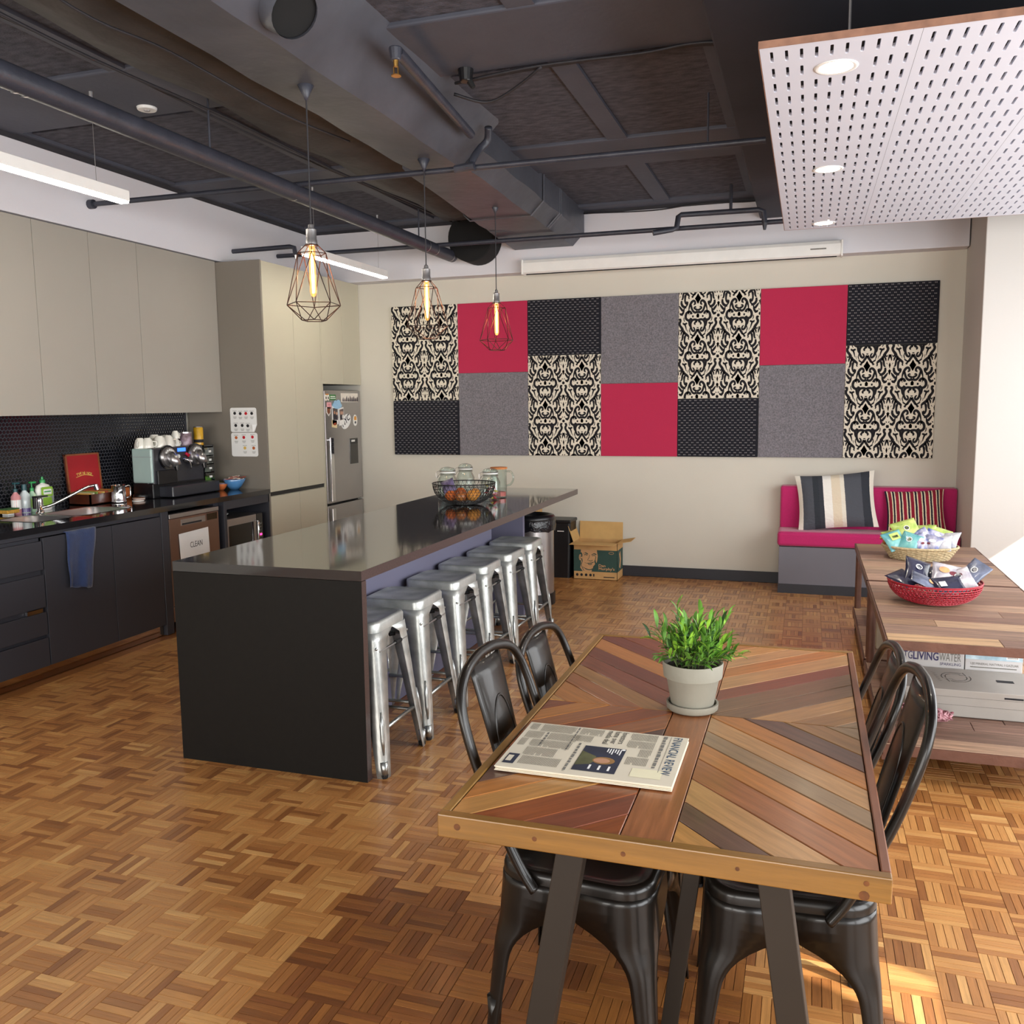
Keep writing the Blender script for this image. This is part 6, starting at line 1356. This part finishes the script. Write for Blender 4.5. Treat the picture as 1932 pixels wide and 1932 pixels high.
for k in range(6):
    WB.append((['blue and white', 'small blue', 'blue speckled', 'pale blue', 'bright blue', 'blue-grey'][k] + ' sweet packet ' + ['at the front centre of the basket', 'just right of the front centre of the basket', 'in the middle of the basket', 'at the right front of the basket', 'right of the basket middle', 'leaning on the right rim of the basket'][k], [(0.0, -0.085, 0.100), (0.055, -0.085, 0.095), (0.02, -0.015, 0.125), (0.115, -0.075, 0.095), (0.085, 0.0, 0.120), (0.165, -0.02, 0.110)][k], 0.085, 0.10, 0.035, [0.3, -0.4, 0.1, -0.6, 0.5, -0.8][k], 0.85, [0.4, -0.2, 0.6, 0.3, -0.5, 0.2][k], ['foil_blue', 'foil_blue', 'foil_blue', 'foil_white', 'foil_blue', 'foil_white'][k], [('ink_white', ell(0.004, 0.012, 0.022, 0.012, 12)), ('berry', ell(-0.01, -0.012, 0.012, 0.008, 10))]))
for i, (lb, d, w, h, th, a, b_, c_, mm, dc) in enumerate(WB): packet(lb, (wc[0] + d[0], wc[1] + d[1], wc[2] + d[2] + 0.008), w * 1.25, h * 1.2, th, a, b_, c_, mm, 70 + i, dc, g)
# cartons on the near trolley's shelf
mat('grey_carton', '#a59f98', 0.75, noise=(6.0, 0.05)); mat('white_carton', '#c4c1c0', 0.7, noise=(6.0, 0.03)); mat('water_blue', '#8fb9cf', 0.6, noise=(14.0, 0.35, '#d9ecf4')); mat('ink_navy', '#3a3560', 0.7, noise=(20.0, 0.1))
ZS = 0.162
t = thing('long_carton', 'long pale grey carton with circling arrows printed on top', 'box', (0.74, 4.45, ZS))
MB().box(0.45, 1.035, 4.27, 4.62, ZS, 0.285).build('body', 'grey_carton', t, bevel=0.004)
MB().box(0.45, 1.035, 4.2693, 4.2697, 0.252, 0.2535).box(0.45, 1.035, 4.2693, 4.2697, 0.215, 0.2165).build('fold_line', 'ink_grey', t)
TF = frame((0.45, 4.27, 0.2853), (1, 0, 0), (0, 1, 0))
def arc_pts(cu, cv, ru, rv, a0, a1, n=12): return [(cu + ru * math.cos(math.radians(a0 + (a1 - a0) * i / n)), cv + rv * math.sin(math.radians(a0 + (a1 - a0) * i / n))) for i in range(n + 1)]
m = MB()
for a0, a1 in ((200, 60), (20, -120)):
    m.stroke(arc_pts(0.235, 0.20, 0.062, 0.075, a0, a1), 0.003, TF, 0.0004); m.stroke(arc_pts(0.235, 0.20, 0.046, 0.055, a0, a1), 0.003, TF, 0.0004)
    e = arc_pts(0.235, 0.20, 0.054, 0.065, a1, a1 - 28, 2); s1 = arc_pts(0.235, 0.20, 0.074, 0.09, a1, a1, 1)[0]; s2 = arc_pts(0.235, 0.20, 0.034, 0.040, a1, a1, 1)[0]
    m.stroke([s2, e[-1], s1], 0.003, TF, 0.0004)
m.build('arrow_symbol', 'ink_black', t)
m = MB()
for k in range(5): m.stroke([(0.135 + 0.004 * k, 0.26 - 0.03 * k), (0.155 + 0.003 * k, 0.25 - 0.03 * k), (0.14 + 0.004 * k, 0.243 - 0.03 * k)], 0.003, TF, 0.0004)
m.build('handwriting', 'ink_grey', t)
MB().prism(R4(0.40, 0.47, 0.165, 0.20), TF, 0, 0.0008).build('carry_slot', 'ink_black', t)
FFt = frame((0.45, 4.2695, ZS), (1, 0, 0), (0, 0, 1))
MB().flatpoly(R4(0.40, 0.475, 0.097, 0.105), FFt, 0.0005).build('maker_mark', 'ink_black', t)
t = thing('water_carton', 'grey carton lettered GTG LIVING WATER SPARKLING', 'box', (0.59, 4.74, ZS))
MB().box(0.425, 0.742, 4.63, 4.86, ZS, 0.41).build('body', 'white_carton', t, bevel=0.003)
GF = frame((0.43, 4.6295, 0.295), (1, 0, 0), (0, 0, 1))
text('lettering', 'GTG', (GF[0] + GF[1] * 0.020 + GF[2] * 0.021, GF[1], GF[2], GF[3]), 0.056, 'ink_navy', t, width=0.062)
text('lettering', 'LIVING', (GF[0] + GF[1] * 0.085 + GF[2] * 0.021, GF[1], GF[2], GF[3]), 0.056, 'ink_navy', t, width=0.112, bold=0.0012)
text('lettering', 'WATER', (GF[0] + GF[1] * 0.202 + GF[2] * 0.021, GF[1], GF[2], GF[3]), 0.056, 'ink_grey', t, width=0.095)
text('lettering', 'SPARKLING', (GF[0] + GF[1] * 0.205 + GF[2] * -0.001, GF[1], GF[2], GF[3]), 0.020, 'ink_navy', t, width=0.092)
t = thing('water_carton', 'white mineral water carton with blue band and barcode', 'box', (0.87, 4.74, ZS))
MB().box(0.746, 0.99, 4.63, 4.86, ZS, 0.395).build('body', 'white_carton', t, bevel=0.003)
UF = frame((0.746, 4.6295, 0.295), (1, 0, 0), (0, 0, 1))
MB().flatpoly(R4(0.0, 0.244, 0.040, 0.090), UF, 0.0004).build('blue_band', 'water_blue', t)
MB().flatpoly(R4(0.175, 0.228, 0.048, 0.078), UF, 0.0008).build('barcode_patch', 'white_paper', t)
m = MB()
for k in range(10): m.flatpoly(R4(0.180 + k * 0.0045, 0.182 + k * 0.0045, 0.052, 0.073), UF, 0.0011)
m.build('barcode', 'ink_black', t)
text('lettering', 'UJE MINERAL NATYRAL I GAZUAR', (UF[0] + UF[1] * 0.022 + UF[2] * 0.014, UF[1], UF[2], UF[3]), 0.016, 'ink_grey', t, width=0.205)
MB().flatpoly(R4(0.022, 0.22, 0.000, 0.005), UF, 0.0004).build('fine_print', 'ink_grey', t)
mat('net_red', '#a83a52', 0.8, noise=(70.0, 0.5, '#e0b0b8'), bump=(60, 0.9))
t = thing('mesh_bag', 'red and pink knotted mesh bag on the trolley shelf', 'bag', (0.55, 4.15, ZS))
rg = random.Random(2); m = MB()
for i in range(26):
    f = i / 25; 
    m.tube([(0.44 + 0.175 * f + rg.uniform(-0.02, 0.02), 4.15 + 0.05 * math.cos(a + f * 8) * (1 - 0.5 * f), ZS + 0.040 + 0.034 * math.sin(a + f * 8) * (1 - 0.6 * f)) for a in [k * 0.7 for k in range(9)]], 0.006, 5)
m.build('netting', 'net_red', t, smooth=True)
MB().tube([(0.43, 4.15, ZS + 0.038), (0.50, 4.15, ZS + 0.04), (0.58, 4.16, ZS + 0.036), (0.615, 4.165, ZS + 0.02)], [0.03, 0.036, 0.03, 0.012], 10).build('bundle', 'net_red', t, smooth=True)
mat('carton_beige', '#a99b86', 0.8, noise=(8.0, 0.08))
o = MB().box(0.40, 0.72, 5.35, 5.75, ZS, 0.36).build('shelf_carton', 'carton_beige', loc=(0.56, 5.5, ZS), bevel=0.004); tag(o, 'beige carton on the shelf of the basket trolley', 'box')

# ------------------------------------------------------------------ chevron table
TX0, TX1, TY0, TY1, TZ = -0.690, 0.160, 1.580, 3.068, 0.75
wood('table_rim', ['#86602a', '#90692e', '#7e5826'], rough=0.35, coat=0.35, uscale=3, vscale=45, grain=0.3)
wood('table_rim_dark', ['#7c4a30', '#86543a'], rough=0.35, coat=0.35, uscale=3, vscale=45, grain=0.3)
PLK = {'a': '#8a4a26', 'b': '#ad7038', 'c': '#6b3826', 'd': '#b58248', 'e': '#7c442e', 'f': '#9c7042', 'g': '#65483a', 'h': '#99603a', 'i': '#8f7354', 'j': '#b28556', 'k': '#76593f'}
for k, c in PLK.items():
    c0 = lin(c); wood('plank_' + k, [c, c], rough=0.32, coat=0.4, uscale=5, vscale=70, grain=0.32)
t = thing('dining_table', 'rectangular table of chevron reclaimed planks on steel legs', 'table', (-0.265, 2.32, 0))
CXL, CXR, YM = -0.322, -0.223, 2.328
IXL, IXR, IYN, IYF = TX0 + 0.020, TX1 - 0.018, TY0 + 0.024, TY1 - 0.022
def half(poly, a, b_, c):   # keep a*x+b*y<=c
    out = []
    for i in range(len(poly)):
        p, q = poly[i - 1], poly[i]; fp, fq = c - a * p[0] - b_ * p[1], c - a * q[0] - b_ * q[1]
        if (fp >= 0) != (fq >= 0): s_ = fp / (fp - fq); out.append((p[0] + (q[0] - p[0]) * s_, p[1] + (q[1] - p[1]) * s_))
        if fq >= 0: out.append(q)
    return out
def plank(poly, m_, ang, rr):
    # inset slightly, extrude with chamfer
    cx = sum(p[0] for p in poly) / len(poly); cy = sum(p[1] for p in poly) / len(poly)
    zt = TZ - 0.0025 + rr.uniform(-0.0004, 0.0004); b = 0.0016; n = len(poly)
    def inset(d):
        out = []
        for i in range(n):
            p0, p1, p2 = Vector(poly[i - 1]), Vector(poly[i]), Vector(poly[(i + 1) % n])
            e1 = (p1 - p0).normalized(); e2 = (p2 - p1).normalized(); n1 = Vector((-e1.y, e1.x)); n2 = Vector((-e2.y, e2.x)); k = 1 + n1.dot(n2)
            out.append(p1 + (n1 + n2) * (d / max(k, 0.15)))
        return out
    mb = MB(); A = inset(0.0010); B = inset(0.0010 + b)
    mb.v = [(p.x, p.y, zt - 0.014) for p in A] + [(p.x, p.y, zt - b) for p in A] + [(p.x, p.y, zt) for p in B]
    mb.f = [tuple(2 * n + i for i in range(n))] + [(n + i, n + (i + 1) % n, 2 * n + (i + 1) % n, 2 * n + i) for i in range(n)] + [(i, (i + 1) % n, n + (i + 1) % n, n + i) for i in range(n)]
    ca, sa = math.cos(ang), math.sin(ang)
    for q, f in enumerate(mb.f): mb.uv[q] = [(mb.v[i][0] * ca + mb.v[i][1] * sa, -mb.v[i][0] * sa + mb.v[i][1] * ca) for i in f]
    return mb.build('plank', 'plank_' + m_, t)
def ccw(poly): 
    s_ = sum(poly[i - 1][0] * poly[i][1] - poly[i][0] * poly[i - 1][1] for i in range(len(poly)))
    return poly if s_ > 0 else poly[::-1]
rr = random.Random(5)
def quadrant(x0, x1, y0, y1, sgn, cuts, mats):
    """boards at 45 degrees: value w = y + sgn*x measured at the centre plank edge"""
    for i in range(len(cuts) - 1):
        p = [(x0, y0), (x1, y0), (x1, y1), (x0, y1)]
        p = half(p, -sgn, -1, -cuts[i]); p = half(p, sgn, 1, cuts[i + 1]) if p else p
        if p and len(p) >= 3:
            ar = abs(sum(p[k - 1][0] * p[k][1] - p[k][0] * p[k - 1][1] for k in range(len(p)))) / 2
            if ar > 1e-4:
                pl = []
                for k in range(len(p)):
                    if (Vector(p[k]) - Vector(p[k - 1])).length > 1e-4: pl.append(p[k])
                plank(ccw(pl), mats[i % len(mats)], -sgn * math.pi / 4, rr)
# near right (boards fall to the right): w = y + x ; near left: w = y - x ; far left: w = y + x ; far right: w = y - x
quadrant(CXR, IXR, IYN, YM, 1, [v - 0.223 for v in (1.56, 1.70, 1.789, 1.908, 2.025, 2.124, 2.212, 2.316, 2.41, 2.51, 2.61, 2.75)], 'dgjhbijbgfi')
quadrant(IXL, CXL, IYN, YM, -1, [v + 0.322 for v in (1.56, 1.698, 1.798, 1.912, 2.01, 2.10, 2.20, 2.31, 2.41, 2.50, 2.59, 2.72)], 'aeadbghahbe')
quadrant(IXL, CXL, YM, IYF, 1, [v - 0.322 for v in (1.90, 2.03, 2.16, 2.25, 2.34, 2.45, 2.55, 2.66, 2.76, 2.87, 2.98, 3.10)], 'dbhfecbceba')
quadrant(CXR, IXR, YM, IYF, -1, [v + 0.223 for v in (1.88, 2.02, 2.13, 2.23, 2.335, 2.445, 2.542, 2.66, 2.76, 2.86, 2.96, 3.10)], 'ifjkkejbjdb')
mbp = [(CXL, IYN), (CXR, IYN), (CXR, IYF), (CXL, IYF)]; plank(mbp, 'h', math.pi / 2, rr)
MB().box(TX0 + 0.01, TX1 - 0.01, TY0 + 0.01, TY1 - 0.01, TZ - 0.035, TZ - 0.016).build('under_board', 'black_panel', t)
Z0 = TZ - 0.048
board(MB(), TX0, TX1, TY0, TY0 + 0.0235, Z0, TZ).build('rim', 'table_rim', t, bevel=0.0025); board(MB(), TX0, TX1, TY1 - 0.0215, TY1, Z0, TZ).build('rim', 'table_rim', t, bevel=0.0025)
board(MB(), TX0, TX0 + 0.0195, TY0 + 0.024, TY1 - 0.022, Z0, TZ, 'y').build('rim', 'table_rim', t, bevel=0.0025); board(MB(), TX1 - 0.0175, TX1, TY0 + 0.024, TY1 - 0.022, Z0, TZ, 'y').build('rim', 'table_rim_dark', t, bevel=0.0025)
mat('knot', '#5d3412', 0.5, noise=(60.0, 0.4))
for x, z, r in ((-0.647, 0.728, 0.007), (-0.485, 0.727, 0.005), (-0.31, 0.723, 0.005), (-0.10, 0.727, 0.004), (0.118, 0.735, 0.005), (0.115, 0.712, 0.009)):
    MB().cyl((x, TY0 - 0.0006, z), (x, TY0 + 0.002, z), r, r, 10).build('knot', 'knot', t)
mat('leg_steel', '#2c251e', 0.5, 0.3, noise=(4.0, 0.1))
def bar(p0, p1, w, d, nm='leg'):
    a = MB()
    for (x, y, z) in (p0, p1): pass
    rows = [[(p[0] - w / 2, p[1] - d / 2, p[2]), (p[0] + w / 2, p[1] - d / 2, p[2]), (p[0] + w / 2, p[1] + d / 2, p[2]), (p[0] - w / 2, p[1] + d / 2, p[2])] for p in (p0, p1)]
    return a.ring(rows, True, True, True).build(nm, 'leg_steel', t, bevel=0.002)
for y in (1.675, 2.975):
    bar((-0.548, y, 0.0), (-0.425, y, Z0 + 0.012), 0.058, 0.05); bar((0.058, y, 0.0), (-0.045, y, Z0 + 0.012), 0.058, 0.05)
    MB().box(-0.47, 0.0, y - 0.03, y + 0.03, Z0 + 0.006, Z0 + 0.014).build('leg_plate', 'leg_steel', t)
bar((-0.293, 2.10, 0.0), (-0.203, 2.10, Z0 + 0.03), 0.042, 0.012, 'brace')

# ------------------------------------------------------------------ black steel chairs
mat('chair_black', '#0d0b09', 0.34, 0.0, noise=(4.0, 0.35, '#1a140f'), coat=0.22, spec=0.3)
def make_chair():
    t = thing('metal_chair', 'x', 'chair', (0, 0, 0), 0, 'black steel cafe chairs at the table')
    HS = 0.445
    rows = []
    for ins, z in ((0.0, HS - 0.034), (0.0, HS - 0.016), (0.003, HS - 0.004), (0.010, HS), (0.018, HS - 0.002), (0.028, HS - 0.010), (0.06, HS - 0.016), (0.12, HS - 0.018)):
        rows.append([(x, y, z) for x, y in rrect(-0.182 + ins, 0.182 - ins, -0.182 + ins, 0.182 - ins, 0.075 - ins * 0.3, 6)])
    MB().ring(rows, True, False, True).build('seat', 'chair_black', t, world=False, auto=60)
    def ext(z):
        e = 0.030 + 0.035 * (z / 0.4)
        if z > 0.20: e += 0.14 * ((z - 0.20) / 0.155) ** 2.6
        return e
    for sx in (1, -1):
        for sy in (1, -1):
            rws = legsheet(sx, sy, 0.1815, 0.205, HS - 0.03, ext, 0.072, 22)
            lg = MB().ring(rws, False).build('leg', 'chair_black', t, world=False, auto=60, solid=0.003)
            MB().tube([(sx * 0.185, sy * 0.185, 0.0), (sx * 0.184, sy * 0.184, 0.10)], [0.013, 0.019], 10).build('foot_tube', 'chair_black', lg, world=False, smooth=True)
            MB().cyl((sx * 0.185, sy * 0.185, 0.0), (sx * 0.185, sy * 0.185, 0.012), 0.015, 0.015, 10).build('foot_cap', 'rubber', lg, world=False)
    hp = [(-0.075, -0.200, 0.41), (-0.105, -0.200, 0.455), (-0.145, -0.203, 0.54), (-0.195, -0.206, 0.66), (-0.238, -0.203, 0.79), (-0.258, -0.182, 0.862), (-0.268, -0.135, 0.905), (-0.275, -0.06, 0.925), (-0.277, 0.0, 0.928)]
    hp = hp + [(x, -y, z) for x, y, z in hp[-2::-1]]
    MB().tube(smooth_path(hp, 5), 0.0145, 10, flat=(Vector((0.93, 0, 0.3)).normalized(), 0.75)).build('back_hoop', 'chair_black', t, world=False, smooth=True)
    rows = []
    for i in range(13):
        f = i / 12; z = 0.425 + 0.485 * f; x = -0.150 - 0.122 * f; hw = 0.062 + 0.030 * f
        rows.append([(x + 0.012 * (1 - (k / 5 - 1) ** 2) - 0.008, hw * (k / 5 - 1), z) for k in range(11)])
    bk = MB().ring(rows, False).build('splat', 'chair_black', t, world=False, auto=60, solid=0.004)
    arch = [(-0.158 - 0.122 * ((z - 0.425) / 0.485) + 0.012 * (1 - (y / (0.062 + 0.030 * (z - 0.425) / 0.485)) ** 2) + 0.001, y, z) for y, z in [(-0.042, 0.44), (-0.048, 0.60), (-0.050, 0.70), (-0.040, 0.765), (-0.020, 0.80), (0.0, 0.81), (0.020, 0.80), (0.040, 0.765), (0.050, 0.70), (0.048, 0.60), (0.042, 0.44)]]
    MB().tube(smooth_path(arch, 4), 0.0038, 6).build('pressed_arch', 'chair_black', bk, world=False, smooth=True)
    return t
ch = make_chair(); ch['label'] = 'black steel chair with arched back beside the newspaper'; ch.location = (-0.500, 2.135, 0); ch.rotation_euler = (0, 0, -0.06)
c2 = dup(ch, (-0.506, 2.615, 0), -0.05, 'black steel chair half hidden behind the one beside the newspaper')
dup(ch, (-0.022, 2.20, 0), math.pi + 0.08, 'black steel chair on the window side nearest the table corner')
c4 = dup(ch, (-0.033, 2.665, 0), math.pi + 0.06, 'black steel chair on the window side in front of the lettered cartons')

c2.scale = c4.scale = (1.0, 1.0, 0.93)
for o in bpy.data.objects:
    if o.name.startswith('metal_chair'): o.scale[0] = 1.06; o.scale[1] = 1.06
# ------------------------------------------------------------------ newspaper (its top edge towards +x, reading towards -y)
mat('newsprint', '#d9cfbb', 0.9, noise=(8.0, 0.04)); mat('news_blue', '#24496b', 0.85, noise=(30.0, 0.1)); mat('news_navy', '#272b3e', 0.85, noise=(12.0, 0.3)); mat('news_text', '#8a8478', 0.9, noise=(600.0, 0.5))
NZ = TZ + 0.0005; n0, n1, m0, m1 = -0.652, -0.253, 1.818, 2.108
t = thing('newspaper', 'folded financial newspaper lying on the table', 'newspaper', (-0.45, 1.96, NZ))
for i in range(5):
    e = [0.0, 0.0015, 0.003, 0.001, 0.0][i]
    MB().box(n0 + e, n1 - e * 0.7, m0 + e * 1.4, m1 - e * 0.5, NZ + i * 0.0022, NZ + i * 0.0022 + 0.0019).build('page', 'newsprint', t, bevel=0.0006, bseg=1)
NF_ = frame((n1, m1, NZ + 0.0109), (0, -1, 0), (1, 0, 0))    # u along reading direction (-y), v towards the head (+x); v is negative down the page
WN = m1 - m0
text('lettering', 'FINANCIAL REVIEW', (NF_[0] + NF_[1] * 0.008 + NF_[2] * -0.034, NF_[1], NF_[2], NF_[3]), 0.030, 'news_blue', t, width=0.225)
text('lettering', 'Labor at war with AOC over gas line', (NF_[0] + NF_[1] * 0.006 + NF_[2] * -0.058, NF_[1], NF_[2], NF_[3]), 0.014, 'ink_black', t, width=0.215) if False else None
m = MB()
m.flatpoly(R4(0.006, 0.225, -0.0410, -0.0400), NF_, 0.0005)
m.build('rule', 'ink_grey', t)
text('lettering', 'Investors', (NF_[0] + NF_[1] * 0.008 + NF_[2] * -0.158, NF_[1], NF_[2], NF_[3]), 0.021, 'ink_black', t, width=0.075)
text('lettering', 'fume over', (NF_[0] + NF_[1] * 0.008 + NF_[2] * -0.176, NF_[1], NF_[2], NF_[3]), 0.021, 'ink_black', t, width=0.082)
text('lettering', 'media deal', (NF_[0] + NF_[1] * 0.008 + NF_[2] * -0.194, NF_[1], NF_[2], NF_[3]), 0.021, 'ink_black', t, width=0.086)
m = MB(); rg = random.Random(17)
def block(u0, u1, v0, v1):
    v = v1
    while v > v0:
        m.flatpoly(R4(u0, u1 - (rg.uniform(0, 0.4) * (u1 - u0) if rg.random() < 0.14 else 0), v - 0.0014, v), NF_, 0.0004); v -= 0.0036
for u0, u1, v0, v1 in ((0.008, 0.052, -0.135, -0.072), (0.056, 0.100, -0.135, -0.072), (0.104, 0.150, -0.10, -0.072), (0.155, 0.20, -0.12, -0.072), (0.008, 0.05, -0.262, -0.205), (0.055, 0.095, -0.262, -0.222), (0.008, 0.055, -0.36, -0.275), (0.06, 0.105, -0.33, -0.255), (0.11, 0.155, -0.36, -0.262), (0.16, 0.21, -0.36, -0.285), (0.215, 0.262, -0.355, -0.262), (0.06, 0.105, -0.385, -0.345), (0.008, 0.05, -0.388, -0.37), (0.11, 0.155, -0.388, -0.372)): block(u0, u1, v0, v1)
m.build('body_text', 'news_text', t)['kind'] = 'stuff'
m = MB()
for u0, u1, v, h in ((0.008, 0.205, -0.058, 0.009), (0.105, 0.275, -0.246, 0.007), (0.008, 0.16, -0.270, 0.004), (0.06, 0.15, -0.338, 0.006)): 
    u = u0
    while u < u1: w = rg.uniform(0.008, 0.02); m.flatpoly(R4(u, min(u + w, u1), v, v + h * rg.uniform(0.75, 1)), NF_, 0.0004); u += w + 0.004
m.build('headline_strip', 'ink_grey', t)
ph = MB().flatpoly(R4(0.116, 0.262, -0.228, -0.130), NF_, 0.0005).build('photo', 'news_navy', t)
mat('skin_print', '#b98a6c', 0.85, noise=(20.0, 0.15)); mat('hair_print', '#8f6a3c', 0.85, noise=(20.0, 0.2)); mat('green_print', '#5a5a3a', 0.85, noise=(20.0, 0.3))
MB().flatpoly([(0.205, -0.225), (0.262, -0.225), (0.262, -0.21), (0.235, -0.188), (0.212, -0.195)], NF_, 0.0008).build('photo_coat', 'green_print', t) if False else None
MB().flatpoly([(0.150, -0.227), (0.235, -0.227), (0.222, -0.195), (0.20, -0.186), (0.175, -0.190)], NF_, 0.0008).build('photo_coat', 'green_print', t)
MB().flatpoly(ell(0.196, -0.168, 0.021, 0.026, 16), NF_, 0.0009).build('photo_hair', 'hair_print', t); MB().flatpoly(ell(0.197, -0.172, 0.014, 0.019, 16), NF_, 0.0011).build('photo_face', 'skin_print', t)
m = MB()
for k in range(6): m.flatpoly(R4(0.122, 0.155 - 0.006 * (k % 3), -0.142 - k * 0.006, -0.139 - k * 0.006), NF_, 0.0009)
for k in range(3): m.flatpoly(R4(0.225, 0.250, -0.150 - k * 0.022, -0.145 - k * 0.022), NF_, 0.0009)
m.flatpoly(ell(0.122, -0.136, 0.005, 0.005, 10), NF_, 0.0009); m.build('photo_caption', 'ink_white', t)
MB().flatpoly(R4(0.200, 0.270, -0.395, -0.372), NF_, 0.0005).build('advert', 'water_blue', t) if False else None
MB().flatpoly(R4(0.21, 0.268, -0.388, -0.362), NF_, 0.0005).build('small_photo', 'news_navy', t); MB().flatpoly(R4(0.222, 0.255, -0.385, -0.372), NF_, 0.0008).build('small_photo_detail', 'newsprint', t)
mat('cream_print', '#e8e0c0', 0.9, noise=(20.0, 0.03)); MB().flatpoly(R4(0.215, 0.262, -0.098, -0.03), NF_, 0.0004).build('advert', 'cream_print', t)

# ------------------------------------------------------------------ potted plant
PC = (-0.276, 2.36, TZ)
mat('pot_clay', '#8b877a', 0.75, noise=(8.0, 0.08), bump=(40, 0.1)); mat('soil', '#2a2118', 0.95, noise=(60.0, 0.4), bump=(60, 0.8))
mat('leaf_bright', '#8ab83a', 0.5, noise=(20.0, 0.25)); mat('leaf_mid', '#5c8c30', 0.5, noise=(20.0, 0.25)); mat('leaf_dark', '#2c4f22', 0.5, noise=(20.0, 0.25)); mat('twig', '#4a5a2a', 0.7, noise=(30.0, 0.2))
t = thing('potted_plant', 'bushy green plant in a pale clay pot with saucer', 'potted plant', PC)
MB().lathe([(0.001, 0.004), (0.064, 0.0), (0.068, 0.004), (0.069, 0.020), (0.064, 0.020), (0.062, 0.008), (0.001, 0.007)], PC, 36).build('saucer', 'pot_clay', t, auto=50)
MB().lathe([(0.001, 0.009), (0.054, 0.008), (0.056, 0.012), (0.070, 0.088), (0.0715, 0.090), (0.0775, 0.091), (0.0805, 0.128), (0.079, 0.131), (0.074, 0.130), (0.072, 0.110)], PC, 36).build('pot', 'pot_clay', t, auto=45)
MB().lathe([(0.001, 0.118), (0.073, 0.115)], PC, 24).build('soil', 'soil', t)
rg = random.Random(12)
leaf = {}
def leafmesh(k):
    if k in leaf: return leaf[k]
    m = MB(); L_, w = 0.042, 0.0052; rows = []
    for i in range(6):
        f = i / 5; ww = w * math.sin(math.pi * min(1, f * 0.92 + 0.06)) ** 0.8; z = 0.010 * math.sin(f * 2.2)
        rows.append([(-ww, L_ * f, z + 0.0016), (0, L_ * f, z), (ww, L_ * f, z + 0.0016)])
    m.ring(rows, False)
    me = bpy.data.meshes.new('leaf'); me.from_pydata(m.v, [], m.f); me.shade_smooth(); me.materials.append(MATS[k]); leaf[k] = me; return me
nleaf = 0; rest = MB()
for s_ in range(58):
    a = rg.uniform(0, 2 * math.pi); el = rg.uniform(0.30, 1.45); ln = rg.uniform(0.075, 0.125) * (1.0 + 0.5 * max(0, el - 0.8))
    b0 = Vector((PC[0] + rg.uniform(-0.045, 0.045), PC[1] + rg.uniform(-0.045, 0.045), PC[2] + 0.118)); d = Vector((math.cos(a) * math.cos(el), math.sin(a) * math.cos(el), math.sin(el)))
    up = Vector((0, 0, 1)); pts = [b0 + d * ln * f + up * (0.022 * f * (1 - f)) for f in (0, 0.25, 0.5, 0.75, 1.0)]
    sp = MB().tube(pts, [0.0016, 0.0014, 0.0012, 0.001, 0.0006], 5).build('sprig', 'twig', t)
    for k in range(9):
        f = 0.30 + 0.70 * k / 8; q = pts[0].lerp(pts[-1], f) + up * (0.022 * f * (1 - f)); az = rg.uniform(0, 6.28)
        side = d.orthogonal().normalized(); side = Matrix.Rotation(az, 3, d) @ side
        v = (d * (0.75 if k < 8 else 1.4) + side * 0.62).normalized(); x = v.cross(up if abs(v.z) < 0.95 else Vector((1, 0, 0))).normalized(); z = x.cross(v)
        sc = rg.uniform(0.65, 1.2)
        kk = rg.choice(['leaf_bright', 'leaf_bright', 'leaf_mid', 'leaf_mid', 'leaf_dark']); w0 = Vector(PC); me = leafmesh(kk)
        M = Matrix((( x.x, v.x, z.x, q.x - w0.x), (x.y, v.y, z.y, q.y - w0.y), (x.z, v.z, z.z, q.z - w0.z), (0, 0, 0, 1))) @ Matrix.Scale(sc, 4)
        if (s_ * 9 + k) % 7 < 4 and nleaf < 300:
            o = bpy.data.objects.new('leaf', me); COL.objects.link(o); o.parent = t; o.matrix_local = M; nleaf += 1
        else:
            rest.add([M @ vv.co + w0 for vv in me.vertices], [tuple(p.vertices) for p in me.polygons])
rest.build('inner_foliage', 'leaf_mid', t, smooth=True)['kind'] = 'stuff'
